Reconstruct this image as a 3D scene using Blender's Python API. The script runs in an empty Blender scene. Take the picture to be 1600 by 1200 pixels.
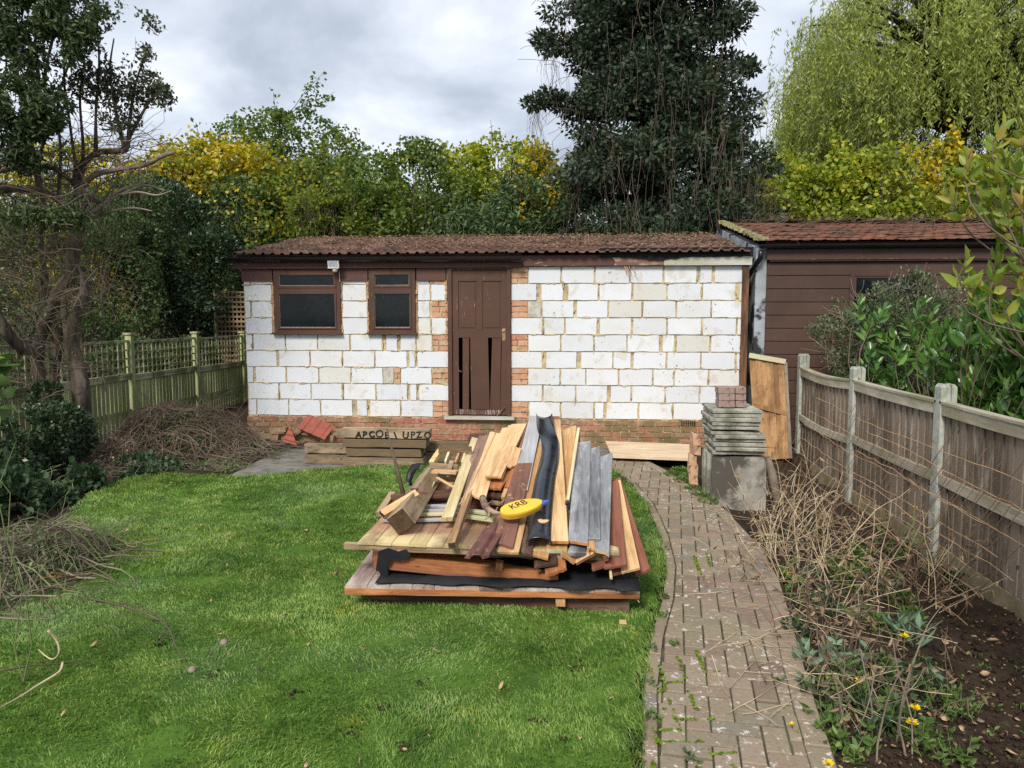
import bpy, bmesh, math, random
import numpy as np
from math import radians as R, sin, cos, tan, pi
from mathutils import Vector, Matrix, noise as mnoise

sc = bpy.context.scene
col = sc.collection
random.seed(7)
RNG = np.random.default_rng(7)

# ------------------------------------------------------------ camera
CAM_H, PITCH, YAW, F = 1.8, 5.3, 5.0, 1200.0
cam_d = bpy.data.cameras.new('camera')
cam = bpy.data.objects.new('camera', cam_d)
col.objects.link(cam)
cam.location = (0, 0, CAM_H)
cam.rotation_euler = (R(90 - PITCH), 0, R(YAW))
cam_d.lens = 27.0
cam_d.sensor_width = 36.0
cam_d.clip_end = 1000
sc.camera = cam
_M = cam.rotation_euler.to_matrix()


def at(u, v, z=None, Y=None, X=None):
    """point of the world seen at photo pixel (u, v) on the plane z=, Y= or X="""
    d = _M @ Vector(((u - 800) / F, (600 - v) / F, -1.0))
    if z is not None:
        k = (z - CAM_H) / d.z
    elif Y is not None:
        k = Y / d.y
    else:
        k = X / d.x
    return Vector((0, 0, CAM_H)) + d * k


# ------------------------------------------------------------ world and sun
SUN_EL, SUN_AZ = R(42), R(-163)      # azimuth from +Y clockwise: behind and left of the camera
w = bpy.data.worlds.new("World")
sc.world = w
w.use_nodes = True
nt = w.node_tree
for n in list(nt.nodes):
    nt.nodes.remove(n)


def N(tree, typ, **kw):
    n = tree.nodes.new(typ)
    for k, v in kw.items():
        if k.startswith('i_'):
            n.inputs[k[2:].replace('_', ' ')].default_value = v
        else:
            setattr(n, k, v)
    return n


def L(tree, a, b):
    tree.links.new(a, b)


def ramp(tree, stops, interp='LINEAR'):
    n = tree.nodes.new('ShaderNodeValToRGB')
    cr = n.color_ramp
    cr.interpolation = interp
    while len(cr.elements) < len(stops):
        cr.elements.new(0.5)
    for e, (p, c) in zip(cr.elements, stops):
        e.position = p
        e.color = (c[0], c[1], c[2], 1) if not isinstance(c, (int, float)) else (c, c, c, 1)
    return n


sky = N(nt, 'ShaderNodeTexSky')
sky.sky_type = 'NISHITA'
sky.sun_disc = False
sky.sun_elevation = SUN_EL
sky.sun_rotation = SUN_AZ
tc = N(nt, 'ShaderNodeTexCoord')
sep = N(nt, 'ShaderNodeSeparateXYZ')
L(nt, tc.outputs['Generated'], sep.inputs[0])
zc = N(nt, 'ShaderNodeMath', operation='MAXIMUM')
L(nt, sep.outputs['Z'], zc.inputs[0]); zc.inputs[1].default_value = 0.0
za = N(nt, 'ShaderNodeMath', operation='ADD'); za.inputs[1].default_value = 0.42
L(nt, zc.outputs[0], za.inputs[0])
dv = N(nt, 'ShaderNodeVectorMath', operation='DIVIDE')
cz = N(nt, 'ShaderNodeCombineXYZ')
for i in range(3):
    L(nt, za.outputs[0], cz.inputs[i])
L(nt, tc.outputs['Generated'], dv.inputs[0]); L(nt, cz.outputs[0], dv.inputs[1])
n1 = N(nt, 'ShaderNodeTexNoise', i_Scale=2.6, i_Detail=7.0, i_Roughness=0.52, i_Distortion=0.25)
mp = N(nt, 'ShaderNodeMapping'); mp.inputs['Location'].default_value = (3.45, 1.3, 0.0)
L(nt, dv.outputs[0], mp.inputs[0]); L(nt, mp.outputs[0], n1.inputs['Vector'])
K = 9.0
cl = ramp(nt, [(0.30, (.36 * K / 1, .385 * K, .43 * K)), (0.43, (.47 * K, .50 * K, .555 * K)),
               (0.54, (.62 * K, .655 * K, .72 * K)), (0.66, (.80 * K, .83 * K, .88 * K))])
# colour ramps clamp at one, so scale after the ramp
for e, c in zip(cl.color_ramp.elements, [(.33, .37, .45), (.47, .52, .61), (.64, .69, .775), (.85, .885, .935)]):
    e.color = (*c, 1)
L(nt, n1.outputs['Fac'], cl.inputs[0])
sc9 = N(nt, 'ShaderNodeVectorMath', operation='SCALE'); sc9.inputs['Scale'].default_value = 8.0
L(nt, cl.outputs[0], sc9.inputs[0])
mixs = N(nt, 'ShaderNodeMix', data_type='RGBA'); mixs.inputs['Factor'].default_value = 0.93
L(nt, sky.outputs[0], mixs.inputs['A']); L(nt, sc9.outputs[0], mixs.inputs['B'])
bg = N(nt, 'ShaderNodeBackground'); bg.inputs['Strength'].default_value = 0.1
L(nt, mixs.outputs['Result'], bg.inputs['Color'])
wo = N(nt, 'ShaderNodeOutputWorld'); L(nt, bg.outputs[0], wo.inputs[0])

sun_d = bpy.data.lights.new('sun', 'SUN')
sun_d.energy = 2.2
sun_d.angle = R(16)
sun_d.color = (1.0, .955, .88)
sun = bpy.data.objects.new('sun', sun_d)
col.objects.link(sun)
to_sun = Vector((sin(SUN_AZ) * cos(SUN_EL), cos(SUN_AZ) * cos(SUN_EL), sin(SUN_EL)))
sun.rotation_euler = to_sun.to_track_quat('Z', 'Y').to_euler()
sun.location = to_sun * 30

sc.view_settings.view_transform = 'Standard'
sc.view_settings.look = 'None'
sc.view_settings.gamma = 1
sc.view_settings.exposure = 0.66
sc.cycles.max_bounces = 6
sc.cycles.diffuse_bounces = 3
sc.cycles.transparent_max_bounces = 8
sc.cycles.use_denoising = False

# ------------------------------------------------------------ materials


def mat(name, rough=0.8, spec=0.3):
    m = bpy.data.materials.new(name)
    m.use_nodes = True
    t = m.node_tree
    b = t.nodes['Principled BSDF']
    b.inputs['Roughness'].default_value = rough
    b.inputs['Specular IOR Level'].default_value = spec
    return m, t, b


def tex(t, scale=1.0, detail=4.0, rough=0.55, stretch=(1, 1, 1), coord='Object', dist=0.0, loc=(0, 0, 0)):
    c = N(t, 'ShaderNodeTexCoord')
    mpn = N(t, 'ShaderNodeMapping')
    mpn.inputs['Scale'].default_value = stretch
    mpn.inputs['Location'].default_value = loc
    L(t, c.outputs[coord], mpn.inputs[0])
    n = N(t, 'ShaderNodeTexNoise', i_Scale=scale, i_Detail=detail, i_Roughness=rough, i_Distortion=dist)
    L(t, mpn.outputs[0], n.inputs['Vector'])
    return n.outputs['Fac']


def mixc(t, fac, a, b, mode='MIX'):
    m = N(t, 'ShaderNodeMix', data_type='RGBA', blend_type=mode)
    for sock, val in (('Factor', fac), ('A', a), ('B', b)):
        if isinstance(val, (int, float)):
            m.inputs[sock].default_value = val
        elif isinstance(val, (tuple, list)):
            m.inputs[sock].default_value = (*val[:3], 1)
        else:
            L(t, val, m.inputs[sock])
    return m.outputs['Result']


def math_(t, op, a, b=0.0, clamp=False):
    m = N(t, 'ShaderNodeMath', operation=op)
    m.use_clamp = clamp
    for i, val in enumerate((a, b)):
        if isinstance(val, (int, float)):
            m.inputs[i].default_value = val
        else:
            L(t, val, m.inputs[i])
    return m.outputs[0]


def isl(t):
    return N(t, 'ShaderNodeNewGeometry').outputs['Random Per Island']


def objrand(t):
    return N(t, 'ShaderNodeObjectInfo').outputs['Random']


def thr(t, v, lo, hi):
    n = N(t, 'ShaderNodeMapRange')
    n.inputs['From Min'].default_value = lo
    n.inputs['From Max'].default_value = hi
    L(t, v, n.inputs['Value'])
    return n.outputs[0]


def bump(t, b, h, strength=0.4, dist=0.01):
    n = N(t, 'ShaderNodeBump')
    n.inputs['Strength'].default_value = strength
    n.inputs['Distance'].default_value = dist
    L(t, h, n.inputs['Height'])
    L(t, n.outputs[0], b.inputs['Normal'])


def wood(name, dark, light, rnd=0.0, axis=0, dirt=None, dirt_lo=0.5, dirt_hi=0.7, rough=0.75, gs=1.0, rand='obj', dirt2=None, spec=.25):
    """grain runs along the object's local axis"""
    m, t, b = mat(name, rough, spec)
    st = [22 * gs] * 3
    st[axis] = 1.3 * gs
    g = tex(t, 2.2, 6, .65, st, dist=0.6)
    st2 = [5.0] * 3
    st2[axis] = .8
    g2 = tex(t, 1.6, 3, .5, st2, loc=(3, 1, 2))
    f = math_(t, 'ADD', math_(t, 'MULTIPLY', g, .6), math_(t, 'MULTIPLY', g2, .4))
    if rnd:
        rr = isl(t) if rand == 'isl' else objrand(t)
        f = math_(t, 'ADD', f, math_(t, 'MULTIPLY', math_(t, 'SUBTRACT', rr, .5), rnd))
    cr = ramp(t, [(.38, dark), (.60, light)])
    L(t, f, cr.inputs[0])
    c = cr.outputs[0]
    if dirt is not None:
        d = tex(t, 3.3, 5, .62, [(.5 if i == axis else 1.6) for i in range(3)], loc=(7, 7, 7))
        c = mixc(t, math_(t, 'MULTIPLY', thr(t, d, dirt_lo - .06, dirt_hi - .10), .85), c, dirt)
        kn = tex(t, 11, 2, .5, [(1.0 if i == axis else 2.2) for i in range(3)], loc=(2, 9, 4))
        c = mixc(t, math_(t, 'MULTIPLY', thr(t, kn, .68, .73), .8), c, tuple(x * .35 for x in dark))
    if dirt2 is not None:
        d = tex(t, 17, 4, .6, (1, 1, 1), loc=(1, 7, 4))
        c = mixc(t, thr(t, d, .60, .68), c, dirt2)
    L(t, c, b.inputs['Base Color'])
    bump(t, b, g, .35, .006)
    return m


def leafmat(name, cols, ns=1.2, trans=.25, rough=.5, ir=.5, spec=.3):
    m, t, b = mat(name, rough, spec)
    g = tex(t, ns, 3, .6)
    f = math_(t, 'ADD', math_(t, 'MULTIPLY', thr(t, g, .3, .7), 1 - ir), math_(t, 'MULTIPLY', isl(t), ir))
    cr = ramp(t, cols)
    L(t, f, cr.inputs[0])
    L(t, cr.outputs[0], b.inputs['Base Color'])
    tr = N(t, 'ShaderNodeBsdfTranslucent')
    hv = N(t, 'ShaderNodeHueSaturation')
    hv.inputs['Saturation'].default_value = 1.1
    hv.inputs['Value'].default_value = 1.35
    L(t, cr.outputs[0], hv.inputs['Color'])
    L(t, hv.outputs[0], tr.inputs['Color'])
    mx = N(t, 'ShaderNodeMixShader')
    mx.inputs[0].default_value = trans
    L(t, b.outputs[0], mx.inputs[1])
    L(t, tr.outputs[0], mx.inputs[2])
    L(t, mx.outputs[0], t.nodes['Material Output'].inputs[0])
    return m


def plain(name, c, rough=.6, spec=.3, var=.35, ns=6, metal=0.0, spots=None, bmp=.2, coord='Object', lo=.58, hi=.66, sns=22):
    m, t, b = mat(name, rough, spec)
    g = tex(t, ns, 5, .6, coord=coord)
    cr = ramp(t, [(.3, tuple(x * (1 - var) for x in c)), (.7, tuple(min(1, x * (1 + var)) for x in c))])
    L(t, g, cr.inputs[0])
    out = cr.outputs[0]
    if spots is not None:
        s = tex(t, sns, 4, .6, coord=coord, loc=(3, 3, 3))
        out = mixc(t, thr(t, s, lo, hi), out, spots)
    L(t, out, b.inputs['Base Color'])
    b.inputs['Metallic'].default_value = metal
    if bmp:
        bump(t, b, g, bmp, .01)
    return m


M = {}
# raw timbers
M['raw'] = wood('raw_pine', (.46, .25, .10), (.76, .52, .27), .22, dirt=(.34, .21, .12), dirt_lo=.56, dirt_hi=.76)
M['pale'] = wood('pale_pine', (.55, .42, .20), (.78, .68, .42), .12, dirt=(.40, .34, .16), dirt_lo=.55, dirt_hi=.8)
M['orange'] = wood('orange_pine', (.33, .12, .045), (.62, .27, .10), .2, dirt=(.13, .05, .025), dirt_lo=.52, dirt_hi=.75)
M['old'] = wood('weathered_timber', (.17, .11, .06), (.42, .30, .18), .25, dirt=(.10, .07, .045), dirt_lo=.5, dirt_hi=.75)
M['greywood'] = wood('grey_weathered_board', (.10, .10, .105), (.27, .27, .275), .15, dirt=(.50, .51, .53), dirt_lo=.52, dirt_hi=.72, rough=.4, spec=.5)
M['painted'] = wood('brown_painted_board', (.12, .055, .037), (.22, .105, .072), .15, dirt=(.30, .15, .10), dirt_lo=.6, dirt_hi=.85, dirt2=(.38, .23, .15))
M['redpaint'] = wood('red_brown_board', (.20, .075, .045), (.32, .13, .08), .18, dirt=(.14, .06, .04), dirt_lo=.55, dirt_hi=.8)
M['rotten'] = wood('rotten_dark_board', (.06, .032, .022), (.19, .095, .06), .2, dirt=(.30, .21, .14), dirt_lo=.6, dirt_hi=.8)
M['bark'] = wood('barky_slab', (.10, .06, .045), (.30, .19, .13), .1, dirt=(.42, .30, .20), dirt_lo=.55, dirt_hi=.7, gs=.8)
M['sleeper'] = wood('old_sleeper', (.19, .125, .075), (.46, .335, .225), .55, dirt=(.13, .105, .06), dirt_lo=.52, dirt_hi=.7)
M['rough'] = wood('rough_tan_batten', (.30, .17, .08), (.60, .40, .21), .2, dirt=(.22, .13, .08), dirt_lo=.5, dirt_hi=.7)
M['endgrain_shaded'] = plain('shaded_end_grain', (.075, .045, .025), .9, .2, .4, 30)  # end grain, darkened so its colour carries the shade on sawn ends
M['greyprime'] = wood('grey_primer_board', (.36, .36, .37), (.60, .60, .62), .1, dirt=(.30, .22, .19), dirt_lo=.5, dirt_hi=.8)
M['green_pale'] = wood('greenish_pale_board', (.42, .45, .22), (.66, .66, .42), .2, dirt=(.66, .50, .38), dirt_lo=.5, dirt_hi=.7)
# the deck of tongued boards: raw and yellow at the front edge, stained further back
def deckmat():
    m, t, b = mat('tongued_board_deck', .75, .25)
    g = tex(t, 2.2, 6, .65, (26, 1.3, 26), dist=.6)
    f = math_(t, 'ADD', math_(t, 'MULTIPLY', g, .7), math_(t, 'MULTIPLY', isl(t), .35))
    c1 = ramp(t, [(.38, (.34, .18, .10)), (.66, (.60, .36, .21))]); L(t, f, c1.inputs[0])
    c2 = ramp(t, [(.38, (.50, .38, .17)), (.66, (.74, .60, .32))]); L(t, f, c2.inputs[0])
    c = N(t, 'ShaderNodeTexCoord'); s = N(t, 'ShaderNodeSeparateXYZ'); L(t, c.outputs['Object'], s.inputs[0])
    wv = math_(t, 'ADD', s.outputs['Y'], math_(t, 'MULTIPLY', tex(t, 6, 4, .6), .35))
    o = mixc(t, thr(t, wv, .30, .48), c2.outputs[0], c1.outputs[0])
    d = tex(t, 3.0, 5, .6, (1, .5, 1), loc=(4, 4, 4))
    o = mixc(t, math_(t, 'MULTIPLY', thr(t, d, .46, .60), .75), o, (.20, .115, .075))
    L(t, o, b.inputs['Base Color']); bump(t, b, g, .3, .006)
    return m
M['deck'] = deckmat()

# building
def blockmat():
    m, t, b = mat('white_block', .85, .2)
    base = ramp(t, [(0, (.68, .70, .73)), (.86, (.78, .795, .815)), (.93, (.74, .735, .70)), (1, (.62, .60, .53))])
    L(t, isl(t), base.inputs[0])
    c = base.outputs[0]
    st = tex(t, 1.1, 4, .6, (1, 1, 1.6))
    c = mixc(t, math_(t, 'MULTIPLY', thr(t, st, .47, .66), .34), c, (.60, .55, .43))
    dz = tex(t, 5.5, 6, .68, (1, 1, .8), loc=(9, 2, 5))
    c = mixc(t, math_(t, 'MULTIPLY', thr(t, dz, .565, .63), .48), c, (.58, .50, .36))
    w_ = N(t, 'ShaderNodeTexWave', bands_direction='X'); w_.inputs['Scale'].default_value = 13
    w_.inputs['Distortion'].default_value = .6
    tcx = N(t, 'ShaderNodeTexCoord'); L(t, tcx.outputs['Object'], w_.inputs['Vector'])
    c = mixc(t, math_(t, 'MULTIPLY', w_.outputs['Fac'], .13), c, (.62, .63, .66))
    sp = tex(t, 36, 3, .55, (1, 1, .7), loc=(2, 8, 1))
    big = tex(t, 1.7, 3, .5, loc=(5, 5, 9))
    spk = math_(t, 'MULTIPLY', thr(t, sp, .66, .69), thr(t, big, .51, .60))
    c = mixc(t, spk, c, (.07, .065, .06))
    L(t, c, b.inputs['Base Color'])
    return m
M['block'] = blockmat()
M['plaster'] = plain('grey_plaster_patch', (.52, .49, .42), .95, .1, .3, 14)
M['mortar'] = plain('mortar', (.52, .42, .26), .95, .1, .45, 9, spots=(.24, .19, .13), bmp=.8)
def brickmat(name, cs, moss=.0, mort=.5):
    m, t, b = mat(name, .9, .15)
    cr = ramp(t, cs); L(t, isl(t), cr.inputs[0])
    n = tex(t, 8, 6, .65)
    c = mixc(t, math_(t, 'MULTIPLY', thr(t, n, .50, .66), mort), cr.outputs[0], (.52, .43, .29))
    n2 = tex(t, 19, 5, .6, loc=(4, 4, 4))
    c = mixc(t, math_(t, 'MULTIPLY', thr(t, n2, .55, .70), .75), c, (.13, .06, .045))
    if moss:
        n3 = tex(t, 2.6, 5, .65, loc=(1, 9, 3))
        c = mixc(t, math_(t, 'MULTIPLY', thr(t, n3, .46, .62), moss), c, (.115, .13, .05))
    L(t, c, b.inputs['Base Color']); bump(t, b, n2, .7, .012)
    return m
M['brick'] = brickmat('old_red_brick', [(0, (.36, .13, .08)), (.5, (.46, .21, .13)), (1, (.33, .19, .12))], .75, .6)
M['brick_orange'] = brickmat('orange_brick', [(0, (.56, .25, .15)), (.5, (.62, .38, .23)), (1, (.60, .33, .21))], 0, .95)
M['paver_loose'] = brickmat('loose_paver', [(0, (.36, .22, .18)), (.5, (.30, .24, .21)), (1, (.22, .20, .19))], 0, .3)
def brownpaint(name, a, b_, wear=.62, board=False, ax=2, wearc=(.42, .30, .20)):
    m, t, b = mat(name, .55, .35)
    g = tex(t, 1.5, 4, .6)
    cr = ramp(t, [(.3, a), (.7, b_)]); L(t, g, cr.inputs[0])
    st = [30] * 3; st[ax] = 3
    d = tex(t, 2.0, 6, .7, st, loc=(5, 5, 5))
    dd = tex(t, 2.1, 3, .6, loc=(2, 2, 7))
    wr = math_(t, 'MULTIPLY', thr(t, d, wear, wear + .03), thr(t, dd, .50, .60))
    c = mixc(t, wr, cr.outputs[0], wearc)
    L(t, c, b.inputs['Base Color']); bump(t, b, d, .12, .004)
    return m
M['brown'] = brownpaint('brown_joinery_paint', (.075, .036, .023), (.115, .055, .035))
M['brown_h'] = brownpaint('brown_fascia_paint', (.095, .043, .033), (.13, .06, .045), ax=0)
M['brown_board'] = brownpaint('brown_shiplap_paint', (.060, .033, .023), (.095, .052, .036), ax=0, wear=.66)
M['brown_worn'] = brownpaint('worn_brown_paint', (.10, .05, .04), (.14, .07, .055), wear=.50, wearc=(.40, .33, .27))
M['rawfascia'] = wood('splintered_fascia', (.34, .20, .13), (.66, .55, .44), .1, dirt=(.16, .07, .05), dirt_lo=.50, dirt_hi=.60, axis=0)
M['greyfascia'] = wood('grey_bare_fascia', (.42, .40, .34), (.62, .60, .52), .1, dirt=(.36, .38, .24), dirt_lo=.5, dirt_hi=.8, axis=0)
M['black'] = plain('black_plastic', (.012, .012, .014), .35, .5, .3, 5, bmp=.05)
M['gloss'] = plain('black_plastic_sheet', (.016, .018, .022), .20, .6, .5, 9, bmp=.15, spots=(.10, .10, .10), lo=.66, hi=.75)
M['felt'] = plain('black_roofing_felt', (.010, .011, .013), .7, .3, .4, 9, bmp=.5)
def glassmat():
    m, t, b = mat('dark_window_glass', .06, .32)
    n = tex(t, 3.0, 6, .7)
    n2 = tex(t, 30, 3, .6, loc=(1, 2, 3))
    c = mixc(t, thr(t, n, .35, .8), (.003, .005, .006), (.014, .019, .020))
    c = mixc(t, math_(t, 'MULTIPLY', thr(t, n2, .60, .75), .10), c, (.2, .22, .2))
    L(t, c, b.inputs['Base Color'])
    rr = N(t, 'ShaderNodeMapRange'); L(t, n, rr.inputs[0]); rr.inputs[3].default_value = .05; rr.inputs[4].default_value = .12
    L(t, rr.outputs[0], b.inputs['Roughness'])
    return m
M['glass'] = glassmat()
M['putty'] = plain('old_putty', (.45, .43, .38), .8, .2, .3, 20)
M['white'] = plain('white_plastic', (.70, .71, .72), .5, .4, .1, 5, bmp=0)
M['lens'] = plain('lamp_lens', (.38, .40, .42), .25, .5, .2, 30, bmp=0)
M['cream'] = plain('yellowed_plastic', (.58, .55, .40), .5, .4, .2, 20, bmp=0)
M['brass'] = plain('worn_brass', (.42, .28, .16), .4, .5, .3, 30, metal=.6)
def tilemat(name, cs, lich, moss):
    m, t, b = mat(name, .85, .2)
    cr = ramp(t, cs); L(t, isl(t), cr.inputs[0])
    n = tex(t, 9, 6, .7)
    c = mixc(t, math_(t, 'MULTIPLY', thr(t, n, .5, .66), lich), cr.outputs[0], (.36, .27, .21))
    n2 = tex(t, 3.4, 6, .7, loc=(4, 1, 4))
    c = mixc(t, math_(t, 'MULTIPLY', thr(t, n2, .48, .62), moss), c, (.052, .042, .026))
    n3 = tex(t, 26, 4, .7, loc=(2, 6, 8))
    c = mixc(t, math_(t, 'MULTIPLY', thr(t, n3, .58, .68), .6), c, (.17, .15, .06))
    L(t, c, b.inputs['Base Color']); bump(t, b, n, .6, .01)
    return m
M['tile'] = tilemat('dark_red_roof_tile', [(0, (.10, .055, .042)), (.5, (.17, .088, .066)), (1, (.25, .145, .115))], .25, .95)
M['tile_red'] = tilemat('red_roof_tile', [(0, (.19, .085, .055)), (.5, (.27, .12, .08)), (1, (.18, .095, .07))], .3, .75)
M['tile_clean'] = plain('clean_red_tile', (.30, .085, .055), .7, .3, .2, 9)
M['verge'] = plain('mossy_verge_mortar', (.30, .28, .15), .95, .1, .5, 25, bmp=.9)
M['render'] = plain('mouldy_grey_render', (.40, .43, .45), .9, .1, .25, 3, spots=(.05, .05, .05), sns=3.3, lo=.52, hi=.60)
# fences
M['fence_grey'] = wood('grey_brown_fence_board', (.135, .105, .077), (.30, .24, .18), .28, axis=2, rand='isl', dirt=(.42, .37, .30), dirt_lo=.60, dirt_hi=.80)
M['fence_rail'] = wood('bleached_fence_rail', (.32, .28, .20), (.55, .50, .39), .1, axis=1, dirt=(.26, .26, .13), dirt_lo=.52, dirt_hi=.75)
M['fence_green'] = wood('algae_green_fence_board', (.20, .225, .085), (.44, .47, .22), .3, axis=2, rand='isl', dirt=(.26, .24, .14), dirt_lo=.55, dirt_hi=.75)
M['trellis'] = wood('weathered_trellis_lath', (.27, .26, .14), (.50, .48, .30), .25, axis=2, rand='isl', dirt=(.14, .15, .06), dirt_lo=.5, dirt_hi=.7)
M['fence_orange'] = wood('orange_fence_board', (.24, .125, .05), (.47, .27, .12), .2, axis=2, rand='isl', dirt=(.17, .09, .04), dirt_lo=.5, dirt_hi=.72)
M['concrete'] = plain('concrete_post', (.44, .45, .40), .95, .15, .2, 14, spots=(.26, .28, .20), sns=8, lo=.5, hi=.7, bmp=.6)
M['gravelboard'] = plain('gravel_board', (.30, .25, .15), .95, .15, .35, 6)
M['rust'] = plain('rusty_wire', (.19, .115, .065), .85, .3, .4, 6)
M['rust_lit'] = plain('lit_rusty_wire', (.42, .27, .15), .85, .3, .4, 6)  # paler rust paints in the highlight on the horizontal wires
M['irondark'] = plain('dark_iron_rod', (.06, .045, .035), .8, .3, .4, 20)
# ground
def soilmat():
    m, t, b = mat('bare_soil', .95, .1)
    n = tex(t, 7, 7, .7); n2 = tex(t, 45, 4, .7, loc=(3, 3, 3))
    f = math_(t, 'ADD', math_(t, 'MULTIPLY', n, .6), math_(t, 'MULTIPLY', n2, .4))
    cr = ramp(t, [(.32, (.020, .014, .010)), (.55, (.055, .038, .026)), (.75, (.12, .088, .062))]); L(t, f, cr.inputs[0])
    L(t, cr.outputs[0], b.inputs['Base Color']); bump(t, b, f, 1.0, .03)
    return m
M['soil'] = soilmat()
def lawnmat():
    m, t, b = mat('lawn_turf', .95, .1)
    n = tex(t, 2.2, 6, .6); n2 = tex(t, 40, 4, .7, loc=(3, 3, 3))
    f = math_(t, 'ADD', math_(t, 'MULTIPLY', n, .6), math_(t, 'MULTIPLY', n2, .4))
    cr = ramp(t, [(.32, (.03, .06, .012)), (.55, (.08, .16, .022)), (.7, (.15, .22, .035))]); L(t, f, cr.inputs[0])
    L(t, cr.outputs[0], b.inputs['Base Color']); bump(t, b, f, 1.0, .02)
    return m
M['lawn'] = lawnmat()
def grassmat():
    m, t, b = mat('grass_blade', .55, .25)
    g = tex(t, 1.5, 5, .62); g2 = tex(t, 7.5, 4, .6, loc=(5, 2, 0)); g3 = tex(t, .8, 3, .5, loc=(1, 8, 0))
    f = math_(t, 'ADD', math_(t, 'MULTIPLY', thr(t, g, .36, .64), .42), math_(t, 'MULTIPLY', thr(t, g2, .36, .64), .33))
    f = math_(t, 'ADD', f, math_(t, 'MULTIPLY', isl(t), .25))
    cr = ramp(t, [(.12, (.075, .140, .030)), (.38, (.155, .265, .050)), (.62, (.265, .385, .085)), (.86, (.44, .52, .16))])
    L(t, f, cr.inputs[0])
    # bluish pale tufts
    c = mixc(t, math_(t, 'MULTIPLY', thr(t, g3, .52, .66), .42), cr.outputs[0], (.30, .43, .20))
    g4 = tex(t, 3.1, 5, .7, loc=(8, 8, 0))
    c = mixc(t, math_(t, 'MULTIPLY', thr(t, g4, .60, .70), .6), c, (.46, .46, .06))
    ri = isl(t)
    c = mixc(t, math_(t, 'GREATER_THAN', ri, .985), c, (.42, .36, .18))
    L(t, c, b.inputs['Base Color'])
    tr = N(t, 'ShaderNodeBsdfTranslucent'); L(t, c, tr.inputs['Color'])
    mx = N(t, 'ShaderNodeMixShader'); mx.inputs[0].default_value = .3
    L(t, b.outputs[0], mx.inputs[1]); L(t, tr.outputs[0], mx.inputs[2])
    L(t, mx.outputs[0], t.nodes['Material Output'].inputs[0])
    return m
M['grass'] = grassmat()
def pavermat():
    m, t, b = mat('block_paver', .9, .2)
    cr = ramp(t, [(0, (.20, .14, .105)), (.35, (.285, .21, .15)), (.7, (.305, .24, .17)), (.9, (.25, .205, .14)), (1, (.21, .185, .15))])
    L(t, isl(t), cr.inputs[0])
    n = tex(t, 1.3, 5, .6)
    c = mixc(t, math_(t, 'MULTIPLY', thr(t, n, .44, .60), .5), cr.outputs[0], (.235, .205, .12))
    n2 = tex(t, 55, 4, .7, loc=(4, 4, 4))
    c = mixc(t, math_(t, 'MULTIPLY', thr(t, n2, .5, .7), .5), c, (.12, .09, .07))
    n3 = tex(t, 21, 5, .7, loc=(7, 2, 4))
    n4 = tex(t, 1.1, 3, .6, loc=(0, 5, 4))
    c = mixc(t, math_(t, 'MULTIPLY', thr(t, n3, .585, .62), thr(t, n4, .42, .54)), c, (.60, .53, .47))
    L(t, c, b.inputs['Base Color']); bump(t, b, n2, .6, .006)
    return m
M['paver'] = pavermat()
M['joint'] = plain('sandy_joint', (.070, .062, .036), .95, .1, .5, 16, spots=(.10, .13, .04), sns=5, lo=.5, hi=.62)
M['moss'] = plain('bright_moss', (.14, .235, .02), .95, .05, .6, 40, bmp=.9, spots=(.10, .09, .03), sns=30, lo=.48, hi=.6)
M['patio'] = plain('old_concrete_paving', (.20, .185, .16), .95, .15, .28, 4, spots=(.10, .095, .07), sns=9, lo=.5, hi=.68, bmp=.5)
M['slab'] = plain('lichened_slab', (.36, .345, .285), .95, .15, .4, 8, spots=(.15, .145, .10), sns=7, lo=.48, hi=.66, bmp=.8)
M['slab_face'] = plain('stained_slab_face', (.33, .31, .265), .95, .15, .35, 5, spots=(.10, .09, .075), sns=3.2, lo=.46, hi=.56, bmp=.7)
M['slate'] = M['slab']
M['stone'] = plain('earthy_stone', (.26, .21, .16), .95, .1, .3, 12)
M['yellow'] = plain('yellow_plastic', (.80, .50, .045), .38, .45, .10, 9, bmp=.05, spots=(.55, .38, .08), lo=.66, hi=.72, sns=9)
M['blue'] = plain('blue_plastic', (.05, .12, .42), .4, .45, .15, 5, bmp=0)
M['ink'] = plain('black_marker_ink', (.010, .010, .012), .7, .2, .2, 5, bmp=0)
M['tar'] = plain('faded_black_paint', (.035, .03, .028), .9, .1, .5, 25, bmp=0)
M['tilefrag'] = plain('brown_ridge_piece', (.15, .062, .048), .7, .3, .3, 12, spots=(.22, .14, .12))
# plants
M['twig'] = plain('brown_twig', (.13, .098, .072), .9, .1, .45, 3, bmp=0)
M['twig_grey'] = plain('grey_twig', (.24, .19, .145), .9, .1, .4, 3, bmp=0)
M['twig_green'] = plain('green_stem', (.17, .20, .08), .8, .2, .3, 3, bmp=0)
M['straw'] = plain('dry_straw_stalk', (.47, .37, .235), .85, .15, .55, 3, bmp=0)
M['vine'] = plain('dead_vine', (.17, .125, .095), .9, .1, .4, 3, bmp=0)
M['barkm'] = wood('tree_bark', (.028, .021, .016), (.12, .092, .068), 0, axis=2, dirt=(.19, .155, .12), dirt_lo=.55, dirt_hi=.75, rough=.95, gs=.35)
M['deadwood'] = wood('bleached_dead_wood', (.15, .115, .085), (.40, .33, .26), 0, axis=0, dirt=(.12, .09, .07), dirt_lo=.5, dirt_hi=.7, rough=.9, gs=.4)
M['darktrunk'] = plain('dark_trunk', (.05, .042, .032), .95, .1, .4, 4)
M['l_yellow'] = leafmat('hazel_leaf_yellow', [(.0, (.07, .12, .022)), (.32, (.16, .21, .03)), (.52, (.38, .36, .035)), (.72, (.62, .47, .035)), (1, (.68, .46, .04))], 1.1, .3, ir=.55)
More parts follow.
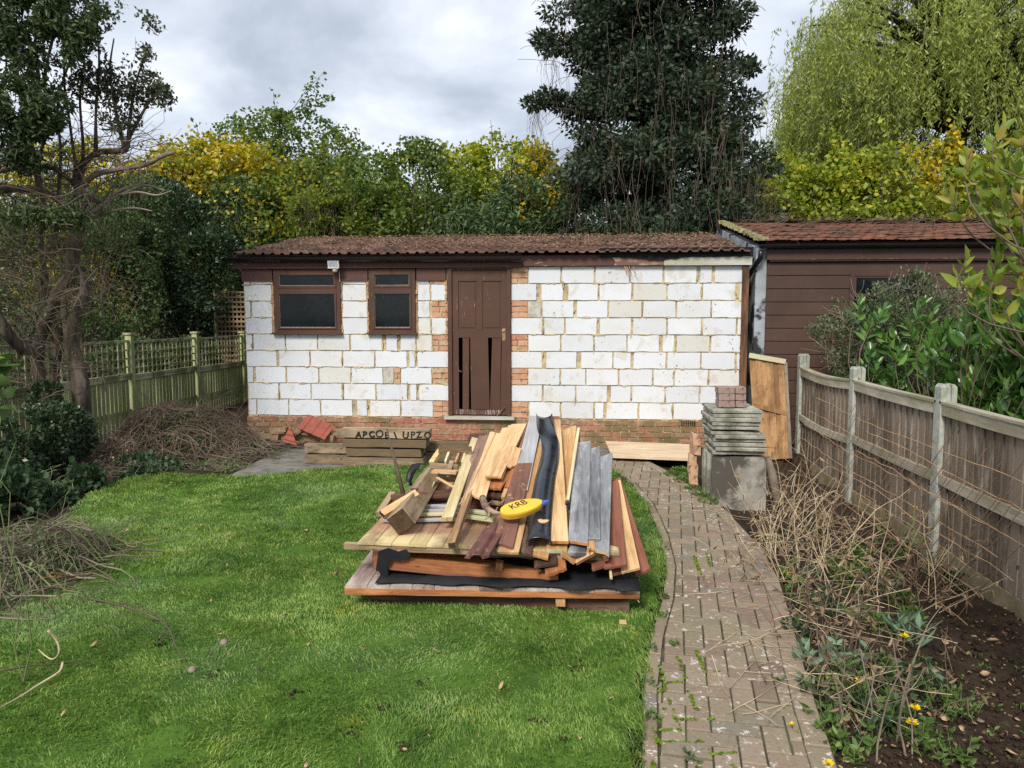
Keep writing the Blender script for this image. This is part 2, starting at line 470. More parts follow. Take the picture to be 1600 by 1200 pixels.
M['l_lime'] = leafmat('hazel_leaf_lime', [(.0, (.07, .12, .018)), (.35, (.18, .25, .025)), (.65, (.34, .38, .045)), (1, (.64, .55, .05))], 1.1, .3, ir=.5)
M['l_green'] = leafmat('hazel_leaf_green', [(.0, (.045, .085, .018)), (.5, (.11, .175, .03)), (.82, (.19, .24, .045)), (1, (.46, .42, .05))], 1.1, .28, ir=.55)
M['l_mix'] = leafmat('hazel_leaf_mixed', [(.0, (.05, .09, .02)), (.5, (.13, .19, .035)), (.78, (.32, .33, .04)), (1, (.60, .47, .04))], 1.1, .3, ir=.55)
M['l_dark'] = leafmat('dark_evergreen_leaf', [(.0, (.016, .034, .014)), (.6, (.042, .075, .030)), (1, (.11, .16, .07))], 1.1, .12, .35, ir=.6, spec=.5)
M['l_holly'] = leafmat('holly_leaf', [(.0, (.018, .034, .016)), (.6, (.048, .075, .038)), (.93, (.10, .135, .075)), (1, (.20, .15, .08))], 1.1, .12, .5, ir=.65, spec=.35)
M['l_bluegreen'] = leafmat('buddleia_leaf', [(.0, (.030, .065, .024)), (.6, (.085, .14, .050)), (1, (.21, .28, .12))], 1.3, .15, .5, ir=.6)
M['l_willow'] = leafmat('willow_leaf', [(.0, (.11, .155, .035)), (.45, (.28, .34, .075)), (1, (.58, .58, .15))], 1.1, .35, ir=.5)
M['l_gtree'] = leafmat('gnarled_tree_leaf', [(.0, (.020, .040, .015)), (.6, (.055, .09, .032)), (1, (.15, .19, .07))], 1.2, .2, .45, ir=.6)
M['l_laurel'] = leafmat('laurel_leaf', [(.0, (.035, .085, .018)), (.6, (.085, .19, .035)), (1, (.22, .34, .07))], 1.2, .15, .28, ir=.65, spec=.6)
M['l_coto'] = leafmat('small_grey_green_leaf', [(.0, (.045, .068, .03)), (.6, (.125, .16, .075)), (1, (.36, .38, .23))], 1.6, .15, .5, ir=.7)
M['l_photinia'] = leafmat('photinia_leaf', [(.0, (.10, .17, .03)), (.5, (.25, .34, .05)), (.8, (.40, .36, .07)), (.93, (.52, .30, .13)), (1, (.55, .16, .10))], 2.5, .35, .4, ir=.8)
M['l_tree'] = leafmat('garden_tree_leaf', [(.0, (.03, .058, .018)), (.6, (.08, .125, .04)), (1, (.18, .23, .08))], 1.2, .2, .45, ir=.6)
M['l_purple'] = leafmat('purplish_tree_leaf', [(.0, (.04, .04, .028)), (.4, (.09, .078, .055)), (.65, (.085, .12, .05)), (1, (.20, .24, .10))], 1.5, .2, .45, ir=.6)
M['l_weed'] = leafmat('weed_leaf', [(.0, (.05, .10, .02)), (.6, (.12, .20, .045)), (1, (.24, .33, .09))], 3, .25, .5, ir=.6)
M['l_sage'] = leafmat('grey_sage_leaf', [(.0, (.10, .17, .10)), (.6, (.19, .28, .18)), (1, (.34, .42, .29))], 3, .2, .6, ir=.6)
M['l_bramble'] = leafmat('bramble_leaf', [(.0, (.02, .05, .018)), (.6, (.055, .10, .045)), (1, (.14, .20, .11))], 3, .2, .45, ir=.6)
M['l_litter'] = leafmat('dry_leaf_litter', [(.0, (.12, .075, .045)), (.6, (.28, .18, .10)), (1, (.52, .38, .22))], 3, .1, .8, ir=.8)
M['l_fallen'] = leafmat('fallen_leaf', [(.0, (.30, .18, .10)), (.5, (.52, .36, .20)), (1, (.66, .56, .33))], 3, .15, .7, ir=.6)
M['petal'] = plain('yellow_petal', (.86, .60, .01), .6, .2, .1, 9, bmp=0)

# ------------------------------------------------------------ helpers


def tag(o, label=None, cat=None, group=None, kind=None):
    if label: o['label'] = label
    if cat: o['category'] = cat
    if group: o['group'] = group
    if kind: o['kind'] = kind
    return o


def empty(name, loc=(0, 0, 0), rz=0.0):
    o = bpy.data.objects.new(name, None)
    o.empty_display_size = .1
    o.location = loc
    o.rotation_euler = (0, 0, rz)
    col.objects.link(o)
    return o


def link(name, me, material, parent=None):
    o = bpy.data.objects.new(name, me)
    if material is not None:
        ms = material if isinstance(material, (list, tuple)) else [material]
        if not me.materials:
            for m_ in ms:
                me.materials.append(m_)
    col.objects.link(o)
    if parent is not None:
        o.parent = parent
    return o


def shift(o, loc):
    """move the origin of a mesh object to loc, leaving the mesh where it is"""
    loc = Vector(loc)
    o.data.transform(Matrix.Translation(-loc))
    o.location = o.location + loc
    return o


class MB:
    def __init__(s):
        s.v = []; s.f = []; s.mi = []

    def add(s, vs, fs, mi=0):
        n = len(s.v)
        s.v.extend([tuple(p) for p in vs])
        for f in fs:
            s.f.append(tuple(i + n for i in f)); s.mi.append(mi)

    def box(s, c, size, rot=None, mi=0, jit=0.0):
        hx, hy, hz = [x / 2 for x in size]
        vs = [Vector((x * hx, y * hy, z * hz)) for x in (-1, 1) for y in (-1, 1) for z in (-1, 1)]
        if jit:
            vs = [p + Vector([random.uniform(-jit, jit) for _ in range(3)]) for p in vs]
        if rot is not None:
            vs = [rot @ p for p in vs]
        c = Vector(c)
        s.add([p + c for p in vs], [(0, 1, 3, 2), (4, 6, 7, 5), (0, 4, 5, 1), (2, 3, 7, 6), (0, 2, 6, 4), (1, 5, 7, 3)], mi)

    def lohi(s, a, b, mi=0, jit=0.0):
        s.box([(a[i] + b[i]) / 2 for i in range(3)], [abs(b[i] - a[i]) for i in range(3)], None, mi, jit)

    def prism(s, poly, y0, y1, mi=0):
        """polygon [(x, z)] extruded from y0 (front) to y1"""
        n = len(poly)
        vs = [(x, y0, z) for x, z in poly] + [(x, y1, z) for x, z in poly]
        fs = [tuple(range(n)), tuple(range(2 * n - 1, n - 1, -1))]
        fs += [((i + 1) % n, i, i + n, (i + 1) % n + n) for i in range(n)]
        s.add(vs, fs, mi)

    def tube(s, pts, radii, sides=6, mi=0, cap=True):
        pts = [Vector(p) for p in pts]
        if isinstance(radii, (int, float)):
            radii = [radii] * len(pts)
        n = len(s.v)
        t0 = (pts[1] - pts[0]).normalized()
        up = Vector((0, 0, 1)) if abs(t0.z) < .9 else Vector((1, 0, 0))
        a = t0.cross(up).normalized()
        for i, p in enumerate(pts):
            t = (pts[min(i + 1, len(pts) - 1)] - pts[max(i - 1, 0)])
            t = t.normalized() if t.length > 1e-9 else t0
            a = (a - t * a.dot(t))
            a = a.normalized() if a.length > 1e-6 else t.orthogonal().normalized()
            b = t.cross(a)
            for k in range(sides):
                th = 2 * pi * k / sides
                s.v.append(tuple(p + (a * cos(th) + b * sin(th)) * radii[i]))
        for i in range(len(pts) - 1):
            for k in range(sides):
                k2 = (k + 1) % sides
                s.f.append((n + i * sides + k, n + i * sides + k2, n + (i + 1) * sides + k2, n + (i + 1) * sides + k)); s.mi.append(mi)
        if cap:
            s.f.append(tuple(n + k for k in range(sides))[::-1]); s.mi.append(mi)
            e = n + (len(pts) - 1) * sides
            s.f.append(tuple(e + k for k in range(sides))); s.mi.append(mi)

    def build(s, name, material, parent=None, smooth=False, origin=None):
        me = bpy.data.meshes.new(name)
        me.from_pydata(s.v, [], s.f)
        ms = material if isinstance(material, (list, tuple)) else [material]
        for m_ in ms:
            me.materials.append(m_)
        if len(ms) > 1:
            me.polygons.foreach_set('material_index', s.mi)
        if smooth:
            me.polygons.foreach_set('use_smooth', [True] * len(me.polygons))
        me.update()
        o = link(name, me, None, parent)
        if origin is not None:
            shift(o, origin)
        return o


def np_obj(name, V, Fc, material, parent=None, smooth=False):
    """V (n,3); Fc (m,k) every face with k corners"""
    me = bpy.data.meshes.new(name)
    V = np.asarray(V, dtype=np.float32); Fc = np.asarray(Fc, dtype=np.int32)
    k = Fc.shape[1]
    me.vertices.add(len(V)); me.vertices.foreach_set('co', V.ravel())
    me.loops.add(Fc.size); me.loops.foreach_set('vertex_index', Fc.ravel())
    me.polygons.add(len(Fc))
    me.polygons.foreach_set('loop_start', np.arange(0, Fc.size, k, dtype=np.int32))
    if smooth:
        me.polygons.foreach_set('use_smooth', np.ones(len(Fc), dtype=bool))
    me.materials.append(material)
    me.update(calc_edges=True)
    me.validate()
    return link(name, me, None, parent)


def unit(a):
    return a / np.maximum(np.linalg.norm(a, axis=-1, keepdims=True), 1e-9)


def rdirs(n, rng=RNG):
    return unit(rng.normal(size=(n, 3)))


def leaf_arrays(P, D, L_, W_, fold=.25, droop=.2, rng=RNG):
    """leaves with base P, direction D; two folded quads each"""
    n = len(P)
    D = unit(D)
    s = unit(np.cross(D, rdirs(n, rng)))
    nn = np.cross(s, D)
    L_ = np.broadcast_to(np.asarray(L_, float), (n,))[:, None] * rng.uniform(.7, 1.25, (n, 1))
    W_ = np.broadcast_to(np.asarray(W_, float), (n,))[:, None] * rng.uniform(.8, 1.2, (n, 1)) / 2
    tip = P + D * L_ - nn * L_ * droop
    l1 = P + D * L_ * .30 + s * W_ + nn * W_ * fold
    l2 = P + D * L_ * .68 + s * W_ * .85 + nn * W_ * fold - nn * L_ * droop * .4
    r1 = P + D * L_ * .30 - s * W_ + nn * W_ * fold
    r2 = P + D * L_ * .68 - s * W_ * .85 + nn * W_ * fold - nn * L_ * droop * .4
    V = np.stack([P, l1, l2, tip, r2, r1], 1).reshape(-1, 3)
    b = (np.arange(n) * 6)[:, None]
    Fa = np.concatenate([b + np.array([[0, 3, 2, 1]]), b + np.array([[0, 5, 4, 3]])], 1).reshape(-1, 4)
    return V, Fa


def quad_leaves(P, D, L_, W_, rng=RNG):
    """one diamond quad per leaf, for far foliage"""
    n = len(P)
    D = unit(D)
    s = unit(np.cross(D, rdirs(n, rng)))
    nn = np.cross(s, D)
    L_ = np.broadcast_to(np.asarray(L_, float), (n,))[:, None] * rng.uniform(.65, 1.3, (n, 1))
    W_ = np.broadcast_to(np.asarray(W_, float), (n,))[:, None] * rng.uniform(.8, 1.2, (n, 1)) / 2
    V = np.stack([P, P + D * L_ * .45 + s * W_ + nn * W_ * .3, P + D * L_, P + D * L_ * .45 - s * W_ + nn * W_ * .3], 1).reshape(-1, 3)
    Fa = (np.arange(n) * 4)[:, None] + np.array([[0, 1, 2, 3]])
    return V, Fa


def merge(parts):
    Vs, Fs, o = [], [], 0
    for V, Fa in parts:
        Vs.append(V); Fs.append(Fa + o); o += len(V)
    return np.concatenate(Vs), np.concatenate(Fs)


_lat = np.random.default_rng(3).random((256, 256))


def vnoise(x, y, s=1.0, o=0):
    x = np.asarray(x, float) * s + o * 17.3; y = np.asarray(y, float) * s + o * 9.1
    xi = np.floor(x).astype(int); yi = np.floor(y).astype(int)
    fx = x - xi; fy = y - yi
    fx = fx * fx * (3 - 2 * fx); fy = fy * fy * (3 - 2 * fy)
    g = lambda a, b: _lat[a % 256, b % 256]
    return (g(xi, yi) * (1 - fx) + g(xi + 1, yi) * fx) * (1 - fy) + (g(xi, yi + 1) * (1 - fx) + g(xi + 1, yi + 1) * fx) * fy


def fbm(x, y, s=1.0, o=0):
    return vnoise(x, y, s, o) * .5 + vnoise(x, y, s * 2.1, o + 1) * .3 + vnoise(x, y, s * 4.3, o + 2) * .2


def inpoly(px, py, poly):
    px = np.asarray(px); py = np.asarray(py)
    inside = np.zeros(px.shape, bool)
    n = len(poly)
    for i in range(n):
        x1, y1 = poly[i]; x2, y2 = poly[(i + 1) % n]
        c = ((y1 > py) != (y2 > py)) & (px < (x2 - x1) * (py - y1) / ((y2 - y1) or 1e-9) + x1)
        inside ^= c
    return inside


def wander(p, d, length, n, bend=.25, grav=0.0, rng=random):
    """polyline that starts at p and heads d"""
    p = Vector(p); d = Vector(d).normalized()
    pts = [p.copy()]
    st = length / n
    for i in range(n):
        d = (d + Vector((rng.gauss(0, bend), rng.gauss(0, bend), rng.gauss(0, bend) + grav))).normalized()
        p = p + d * st
        pts.append(p.copy())
    return pts


def taper(n, a, b):
    return [a + (b - a) * i / (n - 1) for i in range(n)]

# ------------------------------------------------------------ ground, lawn, path
def edge_fn(px):
    pts = sorted([(at(u, v, z=0).y, at(u, v, z=0).x) for u, v in px])
    ys = [p[0] for p in pts]; xs = [p[1] for p in pts]
    return lambda y: np.interp(y, ys, xs)


pathL = edge_fn([(1001, 1330), (1003, 1200), (1005, 1090), (1018, 1000), (1036, 940), (1041, 890), (1031, 840), (1010, 790), (985, 760), (955, 735), (935, 722)])
pathR = edge_fn([(1350, 1330), (1305, 1200), (1278, 1120), (1256, 1050), (1235, 970), (1216, 910), (1190, 862), (1130, 797), (1085, 766), (1042, 739), (1003, 719)])
FENCE_X = 2.87
PATH_Y1 = at(1003, 719, z=0).y


def gz(x, y):
    x = np.asarray(x, float); y = np.asarray(y, float)
    t = np.clip((x - pathR(y) - .04) / np.maximum(FENCE_X - pathR(y) - .3, .3), 0, 1)
    base = -.17 * t ** .7 * (y < 9.6)
    lump = (fbm(x, y, 4.0, 5) - .5) * .10 * np.clip(t * 6, 0, 1)
    far = np.clip((np.hypot(x, y - 5) - 9) / 10, 0, 1) * (fbm(x, y, .15, 9) - .5) * .4
    return base + lump + far


def axis_pts(lo, hi, step, far):
    a = list(np.arange(lo, hi, step)) + [hi]
    k, out = 1.0, []
    d = step
    x = hi
    while x < far:
        d *= 1.35; x += d; out.append(x)
    x = lo; d = step; pre = []
    while x > -far:
        d *= 1.35; x -= d; pre.append(x)
    return np.array(pre[::-1] + a + out)


gx = axis_pts(-8, 4.2, .09, 160); gy = axis_pts(0, 12, .09, 160)
GX, GY = np.meshgrid(gx, gy)
GZ = gz(GX, GY) - .012
V = np.stack([GX, GY, GZ], -1).reshape(-1, 3)
nx, ny = len(gx), len(gy)
ii = np.arange(ny - 1)[:, None] * nx + np.arange(nx - 1)[None, :]
Fg = np.stack([ii, ii + 1, ii + nx + 1, ii + nx], -1).reshape(-1, 4)
tag(np_obj('ground', V, Fg, M['soil'], smooth=True), kind='structure')

lawn_px_left = [(-140, 960), (0, 868), (50, 838), (95, 812), (140, 775), (200, 750), (270, 742), (330, 745), (380, 748)]
lawn_far = [(380, 748), (480, 737), (560, 731), (640, 727), (720, 725), (850, 727), (935, 727)]
lawnpoly = [(p.x, p.y) for p in (at(u, v, z=0) for u, v in lawn_px_left)]
lawnpoly += [(p.x, p.y) for p in (at(u, v, z=0) for u, v in lawn_far[1:])]
for y in np.linspace(8.6, 1.0, 60):
    lawnpoly.append((float(pathL(y)) + .012, float(y)))
lawnpoly = [(-5.6, 1.0), (-5.6, 2.6)] + lawnpoly


def lawn_z(x, y):
    return (fbm(x, y, .9, 3) - .5) * .035


# turf sheet: grid cells inside the outline
xs = np.arange(-6.5, 2, .07); ys = np.arange(1, 9, .07)
LX, LY = np.meshgrid(xs, ys)
inn = inpoly(LX, LY, lawnpoly)
idx = -np.ones(LX.shape, int)
cell = inn[:-1, :-1] & inn[1:, :-1] & inn[:-1, 1:] & inn[1:, 1:]
use = np.zeros(LX.shape, bool)
for a, b in ((0, 0), (1, 0), (0, 1), (1, 1)):
    use[a:a + cell.shape[0], b:b + cell.shape[1]] |= cell
idx[use] = np.arange(use.sum())
V = np.stack([LX, LY, lawn_z(LX, LY) + .020], -1)[use]
cy, cx = np.nonzero(cell)
Fl = np.stack([idx[cy, cx], idx[cy, cx + 1], idx[cy + 1, cx + 1], idx[cy + 1, cx]], -1)
tag(np_obj('lawn', V, Fl, M['lawn'], smooth=True), kind='structure')


def make_grass():
    rng = np.random.default_rng(11)
    P = []
    for (y0, y1, dens) in ((1.8, 3.3, 13000), (3.3, 4.6, 9500), (4.6, 6.2, 6500), (6.2, 9, 4500)):
        n = int(dens * 8.5 * (y1 - y0))
        x = rng.uniform(-6.6, 1.6, n); y = rng.uniform(y0, y1, n)
        # only a margin beyond what the photo frames
        xl = -.92 * y - .9
        k = (x > xl) & inpoly(x, y, lawnpoly)
        x = x[k]; y = y[k]
        d = fbm(x, y, 5.0, 12)
        k = rng.random(len(x)) < np.clip((d - .18) * 4.5, .12, 1)
        # worn spots
        P.append(np.stack([x[k], y[k]], -1))
    P = np.concatenate(P)
    n = len(P)
    x, y = P[:, 0], P[:, 1]
    z = lawn_z(x, y) + .018
    dist = np.hypot(x, y)
    h = (.009 + .024 * fbm(x, y, 3.0, 20)) * rng.uniform(.6, 1.35, n) * (1 + .25 * (dist > 5))
    # longer fringe along the path edge and round the pile
    e = np.abs(x - pathL(y)) < .07
    h = np.where(e, h * 1.35, h)
    wd = (.0015 + .0007 * dist / 2.2) * rng.uniform(.7, 1.3, n)
    ang = fbm(x, y, 1.6, 30) * 9 + rng.normal(0, .9, n)
    lean = rng.uniform(.2, 1.25, n)
    dx, dy = np.cos(ang), np.sin(ang)
    B = np.stack([x, y, z], -1)
    yaw = rng.uniform(0, pi, n)
    S = np.stack([np.cos(yaw), np.sin(yaw), np.zeros(n)], -1) * wd[:, None]
    Mi = B + np.stack([dx * lean * .35 * h, dy * lean * .35 * h, h * .6], -1)
    T = B + np.stack([dx * lean * h, dy * lean * h, h * (1 - .25 * lean)], -1)
    V = np.stack([B - S, B + S, Mi + S * .8, Mi - S * .8, T], 1).reshape(-1, 3)
    b = (np.arange(n) * 5)[:, None]
    Fc = np.concatenate([b + np.array([[0, 1, 2]]), b + np.array([[0, 2, 3]]), b + np.array([[3, 2, 4]])], 1).reshape(-1, 3)
    o = np_obj('grass', V, Fc, M['grass'])
    tag(o, 'short green lawn grass with mossy yellow patches', 'grass', kind='stuff')


make_grass()

# soil crumbs of worm casts on the lawn
m_ = MB()
for (u, v) in [(655, 1070), (628, 1172), (842, 1128), (875, 1160), (460, 1085), (547, 1150), (900, 1045), (330, 1060), (600, 1112), (250, 1010)]:
    p = at(u, v, z=.02)
    for i in range(18):
        r_ = abs(random.gauss(0, .030))
        a_ = random.uniform(0, 2 * pi)
        s_ = random.uniform(.004, .009)
        m_.box((p.x + r_ * cos(a_), p.y + r_ * sin(a_) * 1.2, .026 + random.random() * .012), (s_, s_ * 1.3, s_), Matrix.Rotation(random.random() * 3, 3, 'Z') @ Matrix.Rotation(random.random() * 3, 3, 'X'))
tag(m_.build('dirt_crumbs', M['soil']), 'crumbs of dark soil cast up on the lawn', 'soil', kind='stuff')

# --- block paved path: herringbone field, header edge
xsP = []
base = MB()
ysp = list(np.linspace(1.0, PATH_Y1 + .05, 70))
vs = []
for y in ysp:
    vs.append((float(pathL(y)) - .0, y, .017)); vs.append((float(pathR(y)) + .005, y, .017))
base.add(vs, [(2 * i, 2 * i + 1, 2 * i + 3, 2 * i + 2) for i in range(len(ysp) - 1)])
pav = MB()
UB = .105                      # brick pitch


def clip_half(poly, px, py, nx_, ny_):
    out = []
    for i in range(len(poly)):
        a, b = poly[i], poly[(i + 1) % len(poly)]
        da = (a[0] - px) * nx_ + (a[1] - py) * ny_
        db = (b[0] - px) * nx_ + (b[1] - py) * ny_
        if da >= 0: out.append(a)
        if (da >= 0) != (db >= 0):
            t = da / (da - db)
            out.append((a[0] + (b[0] - a[0]) * t, a[1] + (b[1] - a[1]) * t))
    return out


def paver(mb, poly, top, rough=.0015):
    if len(poly) < 3: return
    ar = abs(sum(poly[i][0] * poly[(i + 1) % len(poly)][1] - poly[(i + 1) % len(poly)][0] * poly[i][1] for i in range(len(poly)))) / 2
    if ar < .0012: return
    cx_ = sum(p[0] for p in poly) / len(poly); cy_ = sum(p[1] for p in poly) / len(poly)
    n = len(poly)
    # two tone bevel: top inset by 5 mm
    tx, ty = random.gauss(0, .006), random.gauss(0, .006)
    top_v, mid_v, low_v = [], [], []
    for p in poly:
        d = Vector((p[0] - cx_, p[1] - cy_)); l = max(d.length, 1e-6)
        q = d * ((l - .006) / l)
        zz = top + d.x * tx + d.y * ty
        top_v.append((cx_ + q.x, cy_ + q.y, zz))
        mid_v.append((p[0], p[1], zz - .005))
        low_v.append((p[0], p[1], .0))
    vs = top_v + mid_v + low_v
    fs = [tuple(range(n))]
    for k in range(2):
        for i in range(n):
            j = (i + 1) % n
            fs.append((k * n + j, k * n + i, (k + 1) * n + i, (k + 1) * n + j))
    mb.add(vs, fs)


th = R(7)
ct, stt = cos(th), sin(th)
EW = .10
for i in range(-30, 40):
    for j in range(-5, 105):
        k = (i - j) % 4
        if k == 0: r0 = (i, j, i + 2, j + 1)
        elif k == 3: r0 = (i, j, i + 1, j + 2)
        else: continue
        g = random.uniform(.0022, .0045)
        q = [(r0[0] * UB + g, r0[1] * UB + g + .003), (r0[2] * UB - g, r0[1] * UB + g + .003), (r0[2] * UB - g, r0[3] * UB - g - .003), (r0[0] * UB + g, r0[3] * UB - g - .003)]
        q = [(a * ct + b * stt + .2, -a * stt + b * ct + 1.0) for a, b in q]
        cxx = sum(a for a, b in q) / 4; cyy = sum(b for a, b in q) / 4
        if cyy < 1.05 or cyy > PATH_Y1 - .05: continue
        xl, xr = float(pathL(cyy)), float(pathR(cyy))
        if cxx < xl - .1 or cxx > xr + .1: continue
        for f_, off, sgn in ((pathL, .071, 1), (pathR, -EW - .004, -1)):
            y1, y2 = cyy - .05, cyy + .05
            dx_ = float(f_(y2) - f_(y1)); l = math.hypot(dx_, .1)
            q = clip_half(q, float(f_(cyy)) + off, cyy, sgn * .1 / l, -sgn * dx_ / l)
            if len(q) < 3: break
        if len(q) >= 3:
            paver(pav, q, (.028 + random.gauss(0, .0022)))
# edge courses: stretchers along the curve
for f_, sgn, wd_, gap in ((pathL, 1, .062, .0), (pathR, -1, EW, .0)):
    y = 1.05
    while y < PATH_Y1 - .1:
        ln = .205
        dx_ = float(f_(y + .1) - f_(y)) / .1
        tv = Vector((dx_, 1)).normalized(); nv = Vector((tv.y, -tv.x)) * sgn
        p0 = Vector((float(f_(y)), y)) + nv * gap
        a_ = p0 + tv * .002; b_ = p0 + tv * (ln - .003)
        paver(pav, [tuple(a_), tuple(b_), tuple(b_ + nv * wd_), tuple(a_ + nv * wd_)], .027 + random.gauss(0, .003))
        y += tv.y * ln
po = pav.build('path', M['paver'])
tag(po, kind='structure')
jb = base.build('path_joints', M['joint'])
tag(jb, kind='structure')

# moss lines along joints
ms = MB()
def mossline(u0, v0, u1, v1, wd=.013):
    a = at(u0, v0, z=.03); b = at(u1, v1, z=.03)
    n = max(3, int((b - a).length / .006))
    for i in range(n):
        for k in range(3):
            t = (i + random.random()) / n
            p = a.lerp(b, t) + Vector((random.gauss(0, wd * .35), random.gauss(0, wd * .35), 0))
            s_ = random.uniform(.003, .009)
            if mnoise.noise(Vector((p.x * 25, p.y * 25, 0))) < -.12: continue
            ms.box((p.x, p.y, .030 + s_ * .12), (s_, s_, s_ * .6), Matrix.Rotation(random.random() * 3, 3, 'Z'), jit=.002)
for ln in [(1059, 1026, 1073, 1066), (1087, 1015, 1102, 1050), (1030, 1040, 1041, 1077), (1016, 1038, 1018, 1060), (1045, 1092, 1060, 1135), (1076, 1079, 1095, 1124), (1021, 1140, 1029, 1160),
           (1030, 1160, 1100, 1157), (1103, 1158, 1113, 1180), (1117, 1178, 1150, 1176), (1030, 1141, 1062, 1140), (1062, 1124, 1120, 1124), (1018, 1108, 1044, 1107), (1084, 868, 1096, 898), (1104, 864, 1110, 886),
           (1014, 1080, 1040, 1079), (1040, 1067, 1070, 1066), (1100, 1050, 1130, 1049), (1000 + 20, 1190, 1023, 1200), (1140, 1195, 1150, 1200), (1090, 1195, 1096, 1210)]:
    mossline(*ln)
tag(ms.build('moss', M['moss']), 'bright green moss in the joints of the paved path', 'moss', kind='stuff')

# concrete apron in front of the wall
ap = [(x, y) for x, y in [(p.x, p.y) for p in (at(u, v, z=0) for u, v in [(352, 746), (380, 748), (480, 737), (560, 731), (640, 727), (720, 725), (850, 727), (938, 727), (1003, 719), (1042, 716), (1090, 712)])]]
ap = ap + [(ap[-1][0] + .1, 10.28), (ap[0][0] - .1, 10.28)]
a = MB()
a.add([(x, y, -.003) for x, y in ap] , [tuple(range(len(ap)))])
tag(a.build('patio', M['patio']), kind='structure')

# ------------------------------------------------------------ garden building
WY = 10.3


def wx(u, v=560): return at(u, v, Y=WY).x
def wz(u, v): return at(u, v, Y=WY).z


XL, XR = wx(385), wx(1166)
Z0 = .377
CP = .2262
zr = lambda r: Z0 + CP * r
ZT = zr(9) + .03
G = empty('garden_building', (XL, WY, 0))
tag(G, 'low building of white mortared blocks with brown door, two windows and red tiled roof', 'building')


def GP(mb, name, m, smooth=False, parent=None, label=None):
    o = mb.build(name, m, None, smooth)
    if parent is None:
        o.parent = G; o.matrix_parent_inverse = Matrix.Translation(-G.location)
    else:
        o.parent = parent
        o.matrix_parent_inverse = (Matrix.Translation(-G.location)).copy() if parent.type == 'EMPTY' else Matrix.Identity(4)
    if label: o['label'] = label
    return o


w1 = (wx(430.3), wx(534.8)); w2 = (wx(577.5), wx(652.5)); dr = (wx(701), wx(797.5))
zs1, zs2 = wz(480, 521.5), wz(615, 521.5)
zh = wz(500, 420.5)            # window head
ZH = zr(8) + .045              # underside of the brown header band on the left
DZ0 = wz(750, 651)             # sill of the door
DZT = wz(750, 419)
wall = MB()
D0 = WY + .012                 # face of the mortar
D1 = WY + .16
def seg(a, b, z0, z1): wall.lohi((a, D0, z0), (b, D1, z1))
seg(XL, w1[0], Z0 - .01, ZT); seg(w1[0], w1[1], Z0 - .01, zs1); seg(w1[1], w2[0], Z0 - .01, ZT); seg(w2[0], w2[1], Z0 - .01, zs2)
seg(w2[1], dr[0], Z0 - .01, ZT); seg(dr[1], XR - .085, Z0 - .01, ZT)

blk = MB(); brk = MB(); pls = MB()


def rough_rect(x0, x1, z0, z1, j=.005, per=4):
    pts = []
    for k in range(per): pts.append((x0 + (x1 - x0) * k / per, z0))
    for k in range(per): pts.append((x1, z0 + (z1 - z0) * k / per))
    for k in range(per): pts.append((x1 - (x1 - x0) * k / per, z1))
    for k in range(per): pts.append((x0, z1 - (z1 - z0) * k / per))
    return [(x + random.uniform(-j, j), z + random.uniform(-j, j)) for x, z in pts]


def block(x0, x1, z0, z1, mb=None, j=.004, face=None):
    mb = blk if mb is None else mb
    if x1 - x0 < .015: return
    mb.prism(rough_rect(x0, x1, z0, z1, j)[::-1], WY - random.uniform(0, .006) if face is None else face, D0 + .01)


def bricks3(x0, x1, z0, mb=None):
    brk = MB()
    for k in range(3):
        za, zb = z0 + CP / 3 * k + .005, z0 + CP / 3 * (k + 1) - .005
        if random.random() < .5:
            s_ = x0 + (x1 - x0) * random.choice((.4, .5, .6))
            block(x0 + .002, s_ - .005, za, zb, brk, .006); block(s_ + .005, x1 - .002, za, zb, brk, .006)
        else:
            block(x0 + .002, x1 - .002, za, zb, brk, .006)
    GP(brk, 'brick_quoin', M['brick_orange'])


L1 = lambda zx_: wx(360 + zx_ / 3.3333)
R1 = lambda zx_: wx(780 + zx_ / 3.3333)
ML, MR = .008, .008
rows_l = {0: [(90, 127), (133, 295), (300, 462), (468, 630), (655, 707), (724, 880), (888, 1052)],
          1: [(90, 246), (254, 414), (421, 581), (588, 752), (760, 919), (935, 966), (982, 1138)],
          2: [(87, 115), (131, 286), (293, 455), (462, 624), (632, 792), (888, 1046)],
          3: [(85, 241), (255, 412), (419, 581), (589, 749), (757, 917), (932, 962), (975, 1138)],
          4: [(85, 115), (124, 286), (293, 454), (460, 622), (630, 792), (813, 870), (888, 966), (972, 1050)],
          5: [(85, 222), (588, 718), (980, 1045), (1050, 1134)],
          6: [(85, 112), (121, 224), (588, 718), (980, 1040)],
          7: [(82, 222), (590, 714), (980, 1042), (1050, 1130)]}
for r, sp in rows_l.items():
    for a, b in sp:
        block(L1(a) + .002, L1(b) - .002, zr(r) + .007, zr(r + 1) - .007)
for a, b in [(84, 112), (118, 224), (592, 712), (980, 1036)]:
    block(L1(a), L1(b), zr(8) + .006, ZH + .03)
block(L1(795), L1(848), zr(2) + .008, zr(3) - .008, pls); bricks3(L1(852), L1(884), zr(2))
for r in (0, 2, 4, 6):
    bricks3(L1(1054), L1(1137), zr(r))
block(L1(1042), L1(1132), zr(8) + .004, ZH, brk)
GP(blk, 'white_blockwork', M['block']); blk = MB(); GP(pls, 'plaster_patch', M['plaster']); pls = MB()
